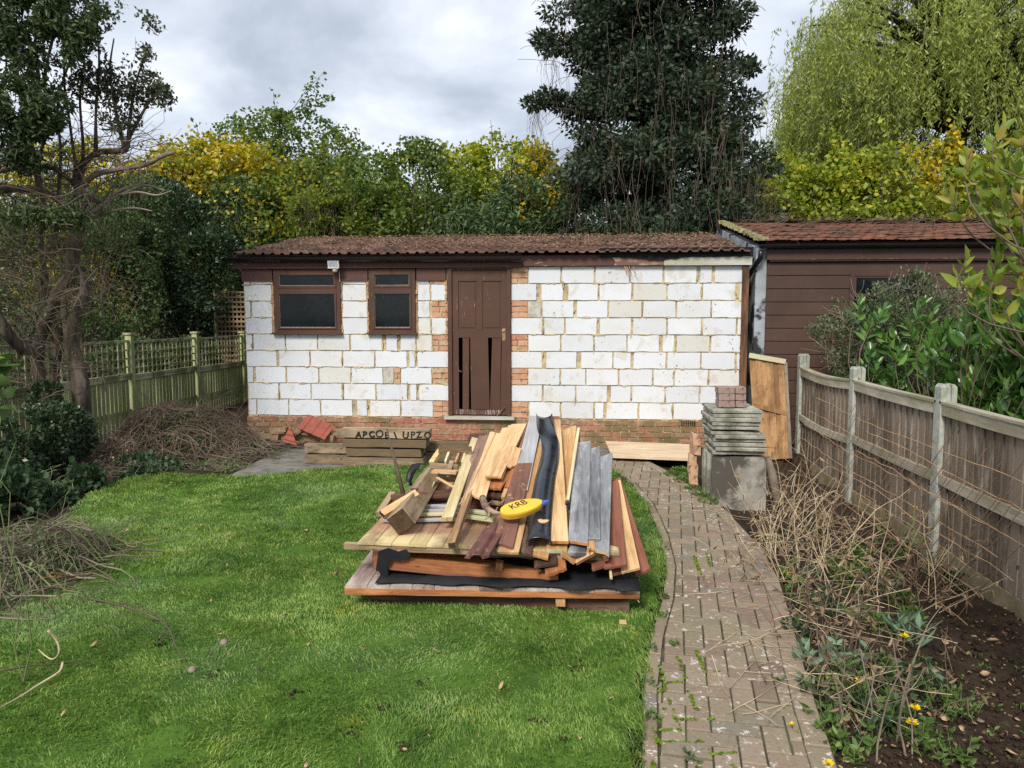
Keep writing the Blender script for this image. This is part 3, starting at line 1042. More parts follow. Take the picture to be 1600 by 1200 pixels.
rows_r = {0: [(158, 318), (325, 493), (501, 547), (563, 726), (734, 907), (913, 1080), (1086, 1252)],
          1: [(64, 224), (232, 397), (404, 563), (584, 687), (694, 864), (872, 1044), (1052, 1252)],
          2: [(152, 315), (322, 449), (456, 620), (628, 798), (806, 909), (917, 1089), (1097, 1252)],
          3: [(62, 223), (245, 403), (427, 589), (597, 685), (700, 868), (876, 1047), (1054, 1228), (1236, 1252)],
          4: [(152, 317), (324, 489), (496, 662), (669, 832), (850, 910), (922, 1093), (1101, 1254)],
          5: [(62, 225), (233, 337), (346, 506), (522, 684), (695, 867), (875, 1047), (1056, 1229), (1237, 1255)],
          6: [(225, 386), (403, 561), (569, 737), (746, 913), (921, 1094), (1102, 1256)],
          7: [(62, 193), (219, 330), (357, 510), (519, 684), (693, 864), (873, 1046), (1054, 1222), (1242, 1258)],
          8: [(152, 317), (325, 490), (498, 670), (679, 844), (853, 1018), (1036, 1096), (1112, 1260)]}
for r, sp in rows_r.items():
    for a, b in sp:
        block(R1(a) + .002, R1(b) - .002, zr(r) + .007, min(zr(r + 1) - .007, ZT))
block(R1(152), R1(215), zr(6) + .008, zr(7) - .008, pls)
for r in (0, 2, 4, 6, 8):
    bricks3(R1(63), R1(148), zr(r))
GP(blk, 'white_blockwork', M['block'])
GP(brk, 'brick_quoin', M['brick_orange'])
GP(pls, 'plaster_patch', M['plaster'])
# smears of mortar over block edges
sm_ = wall
def smear(x, z, rx, rz, y=WY - .009):
    k = 12; ph = random.random() * 6
    sm_.prism([(x + rx * cos(2 * pi * i / k) * (1 + .35 * sin(3 * i + ph) * random.random()), z + rz * sin(2 * pi * i / k) * (1 + .5 * random.random())) for i in range(k)][::-1], y - random.random() * .003, WY + .01)
for r, sp in list(rows_l.items()) + list(rows_r.items()):
    rt = sp is rows_r.get(r)
    for a, b in sp:
        fx = R1 if rt else L1
        for kk in range(5):
            if random.random() < .24:
                e_ = random.random()
                if e_ < .45: smear(fx(b) + random.uniform(-.004, .010), zr(r) + CP * random.random(), random.uniform(.005, .016), random.uniform(.012, .055))
                else: smear(fx(a) + (fx(b) - fx(a)) * random.random(), zr(r) + .001 + random.uniform(-.004, .006) + CP * (random.random() < .5), random.uniform(.02, .10), random.uniform(.004, .011))
GP(wall, 'mortar_bed', M['mortar'])

# red brick plinth, each brick with its joints
pl = MB(); mo = MB()
mo.lohi((XL + .01, WY - .016, -.05), (XR + .01, D1, Z0 - .012))
for r in range(5):
    z1 = Z0 - .014 - r * .077
    x = XL + (0.11 if r % 2 else 0)
    if r % 2:
        pl.prism(rough_rect(XL, XL + .1, z1 - .064, z1, .004)[::-1], WY - .03, WY + .05)
    while x < XR:
        x2 = min(x + .214, XR + .01)
        if x2 - x > .03 and not (dr[0] - .03 < x2 and x < dr[1] + .03 and z1 > DZ0 - .02):
            pl.prism(rough_rect(x, x2, z1 - .064, z1, .005)[::-1], WY - .026 - random.random() * .008, WY + .05)
        x += .225
GP(mo, 'plinth_mortar', M['mortar'])
GP(pl, 'brick_plinth', M['brick'])
# air brick
ab = MB()
for i in range(7):
    for j in range(3):
        ab.lohi((wx(1066) + i * .028, WY - .042, wz(1070, 664) + j * .024), (wx(1066) + i * .028 + .015, WY - .03, wz(1070, 664) + j * .024 + .012))
GP(ab, 'air_brick', M['felt'])

# side and back walls, so that it is a building from anywhere
sw = MB()
BY = WY + 5.0
sw.lohi((XL, D1 + .001, -.05), (XL + .15, BY, ZT)); sw.lohi((XR - .15, D1 + .001, -.05), (XR - .001, BY, ZT))
sw.lohi((XL + .151, BY - .15, -.05), (XR - .151, BY, ZT))
GP(sw, 'side_wall', M['render'])
ctr_z = 3.02
gw = MB()
for xx in (XL + .002, XR - .152):
    vs = [(xx, WY + .17, ZT + .002), (xx, BY - .1, ZT + .002), (xx, WY + 2.5, ctr_z - .09), (xx + .148, WY + .17, ZT + .002), (xx + .148, BY - .1, ZT + .002), (xx + .148, WY + 2.5, ctr_z - .09)]
    gw.add(vs, [(0, 1, 2), (3, 5, 4), (0, 3, 4, 1), (1, 4, 5, 2), (2, 5, 3, 0)])
GP(gw, 'gable', M['render'])
inr = MB(); inr.lohi((XL + .16, WY + .9, 0), (XR - .16, WY + .95, ZT)); inr.lohi((XL + .16, D1 + .01, .02), (XR - .16, WY + .89, .05))
GP(inr, 'inner_partition', M['felt'])

# fascias, header band, corner post, gutter
def box_at(name, a, b, m, jit=0.0, parent=None, label=None):
    q = MB(); q.lohi(a, b, jit=jit); return GP(q, name, m, parent=parent, label=label)
EZ0 = wz(560, 421.5); EZ1 = wz(560, 411)
hb = MB(); hb.lohi((XL - .02, WY - .030, ZH), (w1[0] - .002, WY + .01, EZ0 + .012)); GP(hb, 'header_board', M['brown_h'])
hb = MB(); hb.lohi((w1[1] + .002, WY - .030, ZH), (w2[0] - .002, WY + .01, EZ0 + .012)); GP(hb, 'header_board', M['brown_h'])
hb = MB(); hb.lohi((w2[1] + .002, WY - .030, ZH), (dr[0] - .03, WY + .01, EZ0 + .012)); GP(hb, 'header_board', M['brown_h'])
FZ0, FZ1 = wz(560, 419.5), wz(560, 400)
box_at('fascia_board', (XL - .10, WY - .075, FZ0), (wx(816), WY - .034, FZ1 + .02), M['brown_h'])
FR0 = wz(1000, 415)
box_at('fascia_board', (wx(816) + .002, WY - .060, FR0), (wx(962), WY - .01, FZ1), M['brown_h'], label='brown painted board over the blocks beside the door')
fr = MB()
xa, xb = wx(958), wx(1036)
poly = [(xa - .0, FR0), (xb, FR0 + .002), (xb, FZ1 - .02), (xb - .1, FZ1 - .012), (xb - .25, FZ1 - .03), (xa + .2, FZ1 - .006), (xa + .05, FZ1 - .001), (xa - .04, FZ1 - .035), (xa + .01, FR0 + .05)]
fr.prism(poly, WY - .066, WY - .012)
GP(fr, 'splintered_fascia', M['rawfascia'], label='bare splintered fascia board')
box_at('bare_fascia', (wx(1034), WY - .072, FR0 - .002), (wx(1169), WY - .014, wz(1100, 402)), M['greyfascia'], label='pale bare fascia board')
fl = MB()
n = 36
xa, xb = wx(935), wx(1170)
vs = []
for i in range(n + 1):
    x = xa + (xb - xa) * i / n
    zl = wz(1050, 402) + (.004 if i % 3 else -.01) * random.random() - (.045 * max(0, 1 - abs(i - 14) / 7))
    vs += [(x, WY - .080 - .012 * random.random(), zl), (x, WY - .10, FZ1 + .075)]
fl.add(vs, [(2 * i, 2 * i + 2, 2 * i + 3, 2 * i + 1) for i in range(n)])
fo = GP(fl, 'felt_edge', M['felt'])
sm = fo.modifiers.new('thick', 'SOLIDIFY'); sm.thickness = .004
box_at('corner_post', (XR - .084, WY - .045, .05), (XR - .002, WY + .04, FR0 - .003), wood('corner_timber', (.09, .045, .025), (.26, .13, .07), 0, axis=2, dirt=(.05, .03, .02), dirt_lo=.5, dirt_hi=.7))
spl = MB()
for (u0, v0, u1, v1) in [(979, 416, 984, 431), (983, 415, 987, 429), (989, 416, 994, 429), (976, 416, 979, 424)]:
    a = at(u0, v0, Y=WY - .05); b = at(u1, v1, Y=WY - .075)
    spl.box((a + b) / 2, ((b - a).length, .014, .003), (b - a).to_track_quat('X', 'Z').to_matrix(), jit=.002)
GP(spl, 'wood_splinter', M['raw'])
# gutter: half round
gt = MB()
gx0, gx1 = wx(362), wx(817)
gzc = wz(560, 404.5)
prof = []
for k in range(9):
    th_ = pi + pi * k / 8
    prof.append((cos(th_) * .058, sin(th_) * .052))
prof_in = [(a * .9, b * .9 + .001) for a, b in prof[::-1]]
pr = prof + prof_in
vs = [(gx0, WY - .145 + a, gzc + b + .015) for a, b in pr] + [(gx1, WY - .145 + a, gzc + b - .01) for a, b in pr]
n = len(pr)
gt.add(vs, [((i + 1) % n, i, i + n, (i + 1) % n + n) for i in range(n)] + [tuple(range(n)), tuple(range(2 * n - 1, n - 1, -1))])
for u in (450, 610, 760):
    x = wx(u); gt.lohi((x - .012, WY - .21, gzc - .05), (x + .012, WY - .078, gzc - .045))
x = wx(810); gt.lohi((x - .05, WY - .209, gzc - .055), (x + .04, WY - .082, gzc - .051))
GP(gt, 'gutter', M['black'], smooth=False)

# roof of interlocking tiles
RY0, RZ0 = WY - .17, wz(560, 398.5) + .0
RY1, RZ1 = WY + 2.5, ctr_z + .035


def roof(name, parent_fn, x0, x1, y0, z0, y1, z1, mat_, rolls=.13, tw=.26, rows=8, amp=.026, seed=1, th_=.016, gauge_lift=.02, sagamp=0.0):
    rnd = random.Random(seed)
    mb = MB()
    ln = math.hypot(y1 - y0, z1 - z0)
    sy, sz = (y1 - y0) / ln, (z1 - z0) / ln
    ny_, nz_ = -sz, sy
    ncol = int(round((x1 - x0) / tw)); tw = (x1 - x0) / ncol
    per = int(round(tw / rolls))
    S = 6
    g = ln / rows
    for r in range(rows):
        for c in range(ncol):
            xa = x0 + c * tw
            dz = rnd.gauss(0, .003); tl = rnd.gauss(0, .006)
            a0 = r * g - rnd.random() * .008
            a1 = (r + 1) * g + .05
            vs = []
            m = per * S
            for (s_, lift) in ((a0, gauge_lift), (a1, .0)):
                for lay in (0, 1):
                    for k in range(m + 1):
                        t = k / m
                        x = xa + t * tw * .998
                        ph = (t * per) % 1.0
                        h = amp * (max(0, sin(ph * 2 * pi)) ** .8 if rolls else 0)
                        off = lift + h + dz + (t - .5) * tl - lay * th_
                        sag = sagamp * sin((x - x0) / (x1 - x0) * pi) * (s_ / ln)
                        vs.append((x, y0 + sy * s_ + ny_ * off, z0 + sz * s_ + nz_ * off - sag))
            q = m + 1
            fs = []
            for k in range(m):
                fs.append((k, k + 1, 2 * q + k + 1, 2 * q + k))
                fs.append((q + k + 1, q + k, 3 * q + k, 3 * q + k + 1))
                fs.append((k + 1, k, q + k, q + k + 1))
            fs.append((0, 2 * q, 3 * q, q)); fs.append((m, q + m, 3 * q + m, 2 * q + m))
            mb.add(vs, fs)
    return mb


rf = roof('roof', None, wx(372, 400) + .0, wx(1168, 400), RY0, RZ0, RY1, RZ1, M['tile'], rows=8, sagamp=.03)
ro = GP(rf, 'roof', M['tile'])
rb = roof('roof', None, wx(372, 400), wx(1168, 400), BY + .2, RZ0, RY1, RZ1, M['tile'], rows=5, seed=4)
GP(rb, 'roof', M['tile'], label='far slope of the tiled roof')
us = MB()
us.add([(wx(372, 400) + .01, RY0 + .07, RZ0 - .02), (wx(1168, 400) - .01, RY0 + .07, RZ0 - .02), (wx(1168, 400) - .01, RY1, RZ1 - .05), (wx(372, 400) + .01, RY1, RZ1 - .05)], [(0, 1, 2, 3)])
un = GP(us, 'roof_felt', M['felt'])
# ridge
rd = MB()
x = wx(372, 400)
while x < wx(1168, 400) - .1:
    pts = [(x, RY1, RZ1 - .005), (x + .44, RY1, RZ1 + random.uniform(-.005, .005) - .008)]
    rd.tube([q_ - Vector((0, 0, .045)) for q_ in map(Vector, pts)], [.07, .065], 10)
    x += .45
GP(rd, 'ridge_tile', M['tile'], smooth=False)
# moss and needle litter lying on the roof tiles
rng = np.random.default_rng(5)
n = 9000
xx = rng.uniform(wx(385, 400), wx(1160, 400), n); tt = rng.uniform(.02, 1, n) ** .8
k = fbm(xx, tt * 3, 1.6, 40) + .25 * tt > rng.uniform(.3, .85, n)
xx, tt = xx[k], tt[k]
P = np.stack([xx, RY0 + (RY1 - RY0) * tt, RZ0 + (RZ1 - RZ0) * tt + .026 + rng.random(len(xx)) * .02], -1)
D = rdirs(len(xx), rng) * np.array([1, 1, .25])
V, Fa = quad_leaves(P, D, .035, .013, rng)
tag(np_obj('leaf_litter', V, Fa, M['l_litter']), 'dry brown leaf litter scattered over the roof of the white block building', 'leaf litter', kind='stuff')

# windows
def window(x0, x1, z0, z1, label, beadlight):
    f = MB()
    yf, yb = WY - .035, WY + .06
    fw = .055
    f.lohi((x0, yf, z0), (x0 + fw, yb, z1)); f.lohi((x1 - fw, yf, z0), (x1, yb, z1))
    f.lohi((x0 + fw, yf + .001, z1 - .05), (x1 - fw, yb, z1 - .001)); f.lohi((x0 + fw, yf + .001, z0), (x1 - fw, yb, z0 + .045))
    tz = z1 - (z1 - z0) * .325
    f.lohi((x0 + fw, yf - .004, tz - .035), (x1 - fw, yb, tz + .025))
    f.lohi((x0 - .03, yf - .035, z0 - .028), (x1 + .02, yb, z0 - .001))
    fo_ = GP(f, 'window', M['brown'])
    fo_['label'] = label
    g = MB()
    q0 = (x0 + fw, z0 + .045, x1 - fw, tz - .035); q1 = (x0 + fw, tz + .025, x1 - fw, z1 - .05)
    sash = MB()
    for (a, b, c, d) in (q0, q1):
        s_ = .022 if (b == q0[1]) else .03
        sash.lohi((a, yf - .012, b), (a + s_, yf + .02, d)); sash.lohi((c - s_, yf - .012, b), (c, yf + .02, d))
        sash.lohi((a + s_, yf - .011, b), (c - s_, yf + .02, b + s_)); sash.lohi((a + s_, yf - .011, d - s_), (c - s_, yf + .02, d))
        g.lohi((a + s_, yf + .010, b + s_), (c - s_, yf + .016, d - s_))
    so = sash.build('sash', M['brown']); so.parent = fo_
    go = g.build('pane', M['glass']); go.parent = fo_
    pt = MB()
    for (a, b, c, d) in (q0, q1):
        s_ = .022 if (b == q0[1]) else .03
        a += s_; b += s_; c -= s_; d -= s_
        w_ = .005
        pt.lohi((a, yf + .003, b), (a + w_, yf + .0095, d), jit=.001); pt.lohi((c - w_, yf + .003, b), (c, yf + .0095, d), jit=.001)
        pt.lohi((a + w_, yf + .003, b), (c - w_, yf + .0095, b + w_), jit=.001)
    po_ = pt.build('putty', M['putty']); po_.parent = fo_
window(w1[0] + .015, w1[1] - .0, zs1 + .02, zh - .0, 'wide brown framed window under the security light', 1)
window(w2[0] + .015, w2[1] - .015, zs2 + .02, zh - .0, 'narrow brown framed window between wide window and door', 1)
# raw mortar strips beside the window frames
rs = MB()
for x in (w1[0] - .02, w1[1] + .0, w2[0] - .022, w2[1] - .012, dr[0] - .04):
    for k in range(12):
        zz = zs1 + (ZH - zs1) * k / 12
        rs.lohi((x + random.uniform(-.006, .006), WY - random.uniform(0, .02), zz), (x + .022 + random.uniform(-.008, .008), WY + .02, zz + (ZH - zs1) / 12 + .002), jit=.003)
GP(rs, 'render_strip', plain('orange_mortar_strip', (.50, .33, .18), .95, .1, .4, 12, bmp=.8))

# door: frame with broken lower panels
dx0, dx1 = dr
door_frame = MB()
door_frame.lohi((dx0 - .002, WY - .05, DZ0 + .02), (dx0 + .055, WY + .07, DZT)); door_frame.lohi((dx1 - .042, WY - .05, DZ0 + .02), (dx1 + .006, WY + .07, DZT))
door_frame.lohi((dx0 + .055, WY - .049, DZT - .02), (dx1 - .042, WY + .07, DZT + .0))
GP(door_frame, 'door_frame', M['brown'])
box_at('door_sill', (dx0 - .05, WY - .10, DZ0 - .028), (dx1 + .06, WY + .05, DZ0 + .012), M['greyfascia'], jit=.003)
X = lambda px: at(620 + px / 4.2875, 560, Y=WY).x
Zd = lambda py: at(745, 400 + py / 4.2857, Y=WY).z
d = MB(); yf, yb = WY - .020, WY + .022
da, db = dx0 + .058, dx1 - .045
d.lohi((da, yf, DZ0 + .03), (X(416), yb, DZT - .024)); d.lohi((X(704), yf, DZ0 + .03), (db, yb, DZT - .024))
d.lohi((X(416), yf + .001, Zd(168)), (X(704), yb, DZT - .025))
d.lohi((X(540), yf + .001, Zd(495)), (X(574), yb, Zd(168)))
d.lohi((X(416), yf + .001, Zd(546)), (X(704), yb, Zd(494)))
do_ = GP(d, 'door', M['brown'])
def dpart(mb, name, m, label=None):
    o = mb.build(name, m); o.parent = do_
    if label: o['label'] = label
    return o
for (a, b) in ((416, 540), (574, 704)):
    q = MB()
    q.lohi((X(a), yf + .014, Zd(494)), (X(b), yb - .01, Zd(168)))
    q.lohi((X(a) + .028, yf + .006, Zd(494) + .03), (X(b) - .028, yf + .013, Zd(168) - .03))
    dpart(q, 'door_panel', M['brown'])
sl = MB()
def slat(a0, a1, b0, b1, t0, t1, dy=0):
    sl.prism([(X(b0), Zd(t1)), (X(b1), Zd(t1)), (X(a1), Zd(t0)), (X(a0), Zd(t0))][::-1], yf + .004 + dy, yf + .016 + dy)
slat(443, 486, 440, 482, 546, 1026, .004)
slat(494, 612, 498, 622, 546, 1024, -.004)
slat(640, 700, 624, 690, 548, 1026, .003)
slat(704, 706, 692, 704, 600, 1026, .001)
dpart(sl, 'lower_panel', M['brown'], 'split lower boards with black gaps between them')
q = MB(); q.lohi((X(418), yf - .003, DZ0 + .03), (X(702), yb, Zd(1028)), jit=.004)
dpart(q, 'bottom_rail', M['brown_worn'], 'peeling bottom rail')
q = MB()
q.box((X(698), yf - .03, Zd(1035)), (.012, .01, .16), Matrix.Rotation(R(40), 3, 'Y')); dpart(q, 'broken_splinter', M['brown_worn']); q = MB(); q.box((X(427), yf - .02, Zd(770)), (.05, .006, .012), Matrix.Rotation(R(20), 3, 'Y'))
dpart(q, 'broken_splinter', M['brown_worn'])
q = MB(); q.prism([(X(718) + .024 * cos(a) , Zd(525) + (.066 if sin(a) > 0 else -.066) + .018 * sin(a)) for a in [2 * pi * k / 16 for k in range(16)]][::-1], yf - .006, yf)
h = MB(); h.tube([(X(718), yf - .004, Zd(500)), (X(718), yf - .03, Zd(500))], .008, 8); h.tube([(X(718) + .005, yf - .03, Zd(500)), (X(718) - .02, yf - .032, Zd(500))], .008, 8)
ho = dpart(q, 'lock_plate', M['brass']); dpart(h, 'door_handle', M['brass'])

# security light on the fascia
SL = at(521, 413, Y=WY - .17)
S = empty('security_light', SL)
tag(S, 'small white security floodlight with sensor fixed under the gutter', 'security light')
b_ = MB()
tl_ = Matrix.Rotation(R(12), 3, 'X')
b_.box((0, .03, 0), (.13, .06, .10), tl_)
b_.box((0, -.003, .047), (.148, .012, .012), tl_); b_.box((0, -.003 - .012, -.047), (.148, .012, .012), tl_)
b_.box((-.068, -.008, 0), (.012, .012, .09), tl_); b_.box((.068, -.008, 0), (.012, .012, .09), tl_); b_.box((0, .04, .06), (.02, .05, .02))
b_.box((0, .08, 0), (.03, .06, .03))
b_.build('housing', M['white'], S)
b_ = MB(); b_.box((0, -.004, 0), (.122, .008, .085), tl_); b_.build('lamp_lens', M['lens'], S)
b_ = MB(); b_.tube([(0.012, .03, -.055), (.012, .025, -.075), (.012, .02, -.095), (.012, .02, -.105)], [.036, .036, .030, .016], 12); b_.build('motion_sensor', M['cream'], S, smooth=True)
c_ = MB(); c_.tube([at(530, 424, Y=WY - .06) - SL, at(531, 440, Y=WY - .06) - SL], .004, 5); c_.build('cable', M['white'], S)

# ------------------------------------------------------------ neighbouring brown boarded shed
NY = WY + .12
nxx = lambda u, v=400: at(u, v, Y=NY).x
nz = lambda u, v: at(u, v, Y=NY).z
NX0 = nxx(1193, 600); NX1 = NX0 + 6.6
NE = nz(1300, 380)
NH = empty('boarded_shed', (NX0, NY, 0))
tag(NH, 'dark brown shiplap boarded outbuilding with red tiled roof behind the bushes', 'shed')
def NP(mb, name, m, smooth=False, label=None, parent=None):
    o = mb.build(name, m, None, smooth)
    if parent is None:
        o.parent = NH; o.matrix_parent_inverse = Matrix.Translation(-NH.location)
    else:
        o.parent = parent
    if label: o['label'] = label
    return o
nw0, nw1 = nxx(1333, 440), nxx(1436, 440); nwt = nz(1380, 431)
nwb = nwt - .75
bd = MB()
ztop = nz(1300, 405)
pitch = .172
z = .05
while z < ztop:
    z2 = min(z + pitch, ztop)
    spans = [(NX0, NX1)] if (z2 < nwb or z > nwt) else [(NX0, nw0 - .045), (nw1 + .045, NX1)]
    for a, b in spans:
        vs = [(a, NY - .018, z + .004), (b, NY - .018, z + .004), (b, NY - .012, z2 - .012), (a, NY - .012, z2 - .012), (a, NY - .002, z2), (b, NY - .002, z2), (a, NY + .01, z + .004), (b, NY + .01, z + .004)]
        bd.add(vs, [(0, 1, 2, 3), (3, 2, 5, 4), (6, 7, 1, 0)])
    z = z2
NP(bd, 'shiplap_wall', M['brown_board'])
q = MB()
q.lohi((NX0, NY + .011, 0), (nw0, NY + .1, ztop + .25)); q.lohi((nw1, NY + .011, 0), (NX1, NY + .1, ztop + .25)); q.lohi((nw0, NY + .011, 0), (nw1, NY + .1, nwb)); q.lohi((nw0, NY + .011, nwt), (nw1, NY + .1, ztop + .25))
NP(q, 'wall_frame', M['brown_board'])
q = MB()
fy = NY - .03
for a, b in (((nw0 - .045, fy, nwb - .045), (nw0 + .012, NY + .05, nwt + .045)), ((nw1 - .012, fy, nwb - .045), (nw1 + .045, NY + .05, nwt + .045)), ((nw0 + .012, fy + .001, nwt), (nw1 - .012, NY + .05, nwt + .044)), ((nw0 + .012, fy + .001, nwb - .044), (nw1 - .012, NY + .05, nwb)), ((nw0 + .012, fy + .004, nwt - .27), (nw1 - .012, NY + .05, nwt - .23))):
    q.lohi(a, b)
wo_ = NP(q, 'window', M['brown_board'])
q = MB(); q.lohi((nw0 + .012, fy + .03, nwb), (nw1 - .012, fy + .036, nwt)); p_ = q.build('pane', M['glass']); p_.parent = wo_
q = MB(); q.lohi((nw0 + .012, fy + .012, nwt - .225), (nw0 + .035, fy + .028, nwt - .001)); q.lohi((nw1 - .035, fy + .012, nwt - .225), (nw1 - .012, fy + .028, nwt - .001)); q.lohi((nw0 + .035, fy + .012, nwt - .025), (nw1 - .035, fy + .028, nwt - .001)); p_ = q.build('sash', M['brown']); p_.parent = wo_
# side wall, mouldy render
q = MB()
NYB = NY + 5.6
SX0, SX1 = nxx(1171, 500), NX0
q.lohi((NX0 - .14, NY + .02, -.05), (NX0 - .001, NYB, NE - .05))
NP(q, 'rendered_side_wall', M['render'])
rz0, rz1 = NE + .015, at(1400, 346, Y=NY + 2.9).z
ry1 = NY + 2.9
rx0 = nxx(1186, 380)
gm = MB()
for xx in (NX0 - .139,):
    vs = [(xx, NY + .03, NE - .048), (xx, NYB - .1, NE - .048), (xx, ry1, rz1 - .09), (xx + .13, NY + .03, NE - .048), (xx + .13, NYB - .1, NE - .048), (xx + .13, ry1, rz1 - .09)]
    gm.add(vs, [(0, 2, 1), (3, 4, 5), (0, 1, 4, 3), (1, 2, 5, 4), (2, 0, 3, 5)])
NP(gm, 'gable', M['render'])
q = MB(); q.lohi((NX0 - .02, NY - .075, ztop - .0), (NX1, NY - .032, nz(1300, 389))); q.lohi((NX0 + .02, NY - .06, ztop - .028), (NX1, NY - .02, ztop - .002)); NP(q, 'fascia_board', M['brown_board'])
q = MB()
q.lohi((NX0 - .03, NY - .055, ztop - .006), (NX1, NY - .076, ztop - .0)) 
NP(q, 'drip_strip', M['brown_worn'])
gt = MB()
gc = nz(1300, 384)
for i in range(2):
    pass
vs = [(NX0 - .13, NY - .135 + a, gc + b + .012) for a, b in pr] + [(NX1 + .1, NY - .135 + a, gc + b + .012) for a, b in pr]
n = len(pr)
gt.add(vs, [((i + 1) % n, i, i + n, (i + 1) % n + n) for i in range(n)] + [tuple(range(n)), tuple(range(2 * n - 1, n - 1, -1))])
NP(gt, 'gutter', M['black'])
dp = MB()
a = at(1189, 392, Y=NY - .135); b = at(1188, 403, Y=NY - .1)
dp.tube([a, b, at(1172, 428, Y=NY + .05), at(1168, 434, Y=NY + .3)], .033, 8)
NP(dp, 'downpipe', M['black'], smooth=True)
rf2 = roof('roof', None, rx0, NX1 + .1, NY - .17, rz0, ry1, rz1, M['tile_red'], rolls=.15, tw=.30, rows=9, amp=.008, seed=8, gauge_lift=.028, sagamp=.05)
NP(rf2, 'roof', M['tile_red'])
rf3 = roof('roof', None, rx0, NX1 + .1, NYB + .2, rz0, ry1, rz1, M['tile_red'], rolls=.15, tw=.30, rows=5, amp=.008, seed=9)
NP(rf3, 'roof', M['tile_red'], label='far slope of the red tiled roof')
vg = MB()
for k in range(90):
    t = k / 90
    p = Vector((rx0 + random.uniform(-.02, .04), NY - .16 + (ry1 - NY + .16) * t, rz0 + (rz1 - rz0) * t + .03))
    vg.box(p, (.075, .07, .035), Matrix.Rotation(random.random(), 3, 'Z'), jit=.012)
NP(vg, 'verge_mortar', M['verge'])
# straw and twigs on that roof
st = MB()
for i in range(380):
    x = random.uniform(NX0 + .1, NX0 + 5.6); t = random.random() ** .8
    if random.random() < .10: t = 1
    p = Vector((x, NY - .17 + (ry1 - NY + .17) * t, rz0 + (rz1 - rz0) * t + .06))
    a_ = random.gauss(0, .5)
    st.tube(wander(p, (cos(a_), sin(a_) * .6, random.uniform(-.02, .12)), random.uniform(.12, .5), 4, .25), .003, 3, cap=False)
tag(st.build('twig_litter', M['vine']), 'dry twigs and straw lying on the shed roof', 'twig litter', kind='stuff')
# low red roof further back, seen past the ridge
q = MB()
xa, xb = at(1079, 360, Y=WY + 4.2).x, at(1128, 360, Y=WY + 4.2).x
rz_ = at(1100, 356, Y=WY + 4.2).z
vs = [(xa, WY + 4.2, rz_), (xb + 1.6, WY + 4.2, rz_), (xb + 1.6, WY + 3.0, rz_ - .32), (xa, WY + 3.0, rz_ - .32)]
q.add([(x, y, z) for x, y, z in vs] + [(x, y, z - .05) for x, y, z in vs], [(3, 2, 1, 0), (4, 5, 6, 7), (0, 1, 5, 4), (1, 2, 6, 5), (2, 3, 7, 6), (3, 0, 4, 7)])
q.lohi((xa + .1, WY + 4.21, .0), (xb + 1.5, WY + 4.3, rz_ - .06))
q.lohi((xa + .1, WY + 5.15, .0), (xb + 1.5, WY + 5.3, rz_ - .36))
lo = empty('lean_to', (xa, WY + 4.2, 0))
tag(lo, 'end of a plain clean red roof peeping over the ridge between both buildings', 'lean-to')
o = q.build('roof', M['tile_clean']); o.parent = lo; o.matrix_parent_inverse = Matrix.Translation(-lo.location)


def child(mb, name, m, root, smooth=False, label=None):
    """mesh in world coordinates parented under an Empty that only translates"""
    o = mb.build(name, m, None, smooth)
    o.data.transform(Matrix.Translation(-Vector(root.location)))
    o.parent = root
    if label: o['label'] = label
    return o


# ------------------------------------------------------------ fence on the far side of the border (concrete posts)
post_y = [10.13, 8.20, 6.27, 4.34, 2.41]
PT = 1.245
post_lab = ['concrete fence post at the far end beside the orange panel', 'concrete fence post between the rusty mesh and the bushes, second from the far end',
            'concrete fence post nearest the camera with a chipped top', None, None]


def fence_post(y, lab):
    top = PT + (.03 if y > 9 else 0)
    g = empty('fence_post', (FENCE_X, y, -.2))
    q = MB()
    # slotted H section
    a, b, sl_ = .055, .06, .028
    poly = [(-b, -a), (b, -a), (b, a), (-b, a)]
    zs = [-.25, top - .03, top]
    for (x0, x1, y0, y1) in ((-b, -.022, y - a, y + a), (.022, b, y - a, y + a), (-.022, .022, y - a + .028, y + a - .028)):
        s_ = 0.0
        vs = [(FENCE_X + x0, y0, -.25), (FENCE_X + x1, y0, -.25), (FENCE_X + x1, y1, -.25), (FENCE_X + x0, y1, -.25),
              (FENCE_X + x0, y0, top - .025), (FENCE_X + x1, y0, top - .025), (FENCE_X + x1, y1, top - .025), (FENCE_X + x0, y1, top - .025),
              (FENCE_X + x0 * .75, y0 + .012, top), (FENCE_X + x1 * .75, y0 + .012, top), (FENCE_X + x1 * .75, y1 - .012, top), (FENCE_X + x0 * .75, y1 - .012, top)]
        q.add(vs, [(0, 1, 5, 4), (1, 2, 6, 5), (2, 3, 7, 6), (3, 0, 4, 7), (4, 5, 9, 8), (5, 6, 10, 9), (6, 7, 11, 10), (7, 4, 8, 11), (8, 9, 10, 11)])
    o = q.build('fence_post', M['concrete'])
    bpy.data.objects.remove(g)
    shift(o, (FENCE_X, y, -.2))
    tag(o, lab or 'concrete fence post standing outside the view', 'fence post', 'concrete posts of the right hand fence' if 0 else 'concrete posts of the panel fence')
    return o


for y, lab in zip(post_y[:3], post_lab[:3]):
    fence_post(y, lab)
fence_post(4.34, 'concrete fence post carrying the near end of the nearest panel')


def lohi_tilt(mb, a, b, jit=0):
    mb.lohi(a, b, jit=jit)


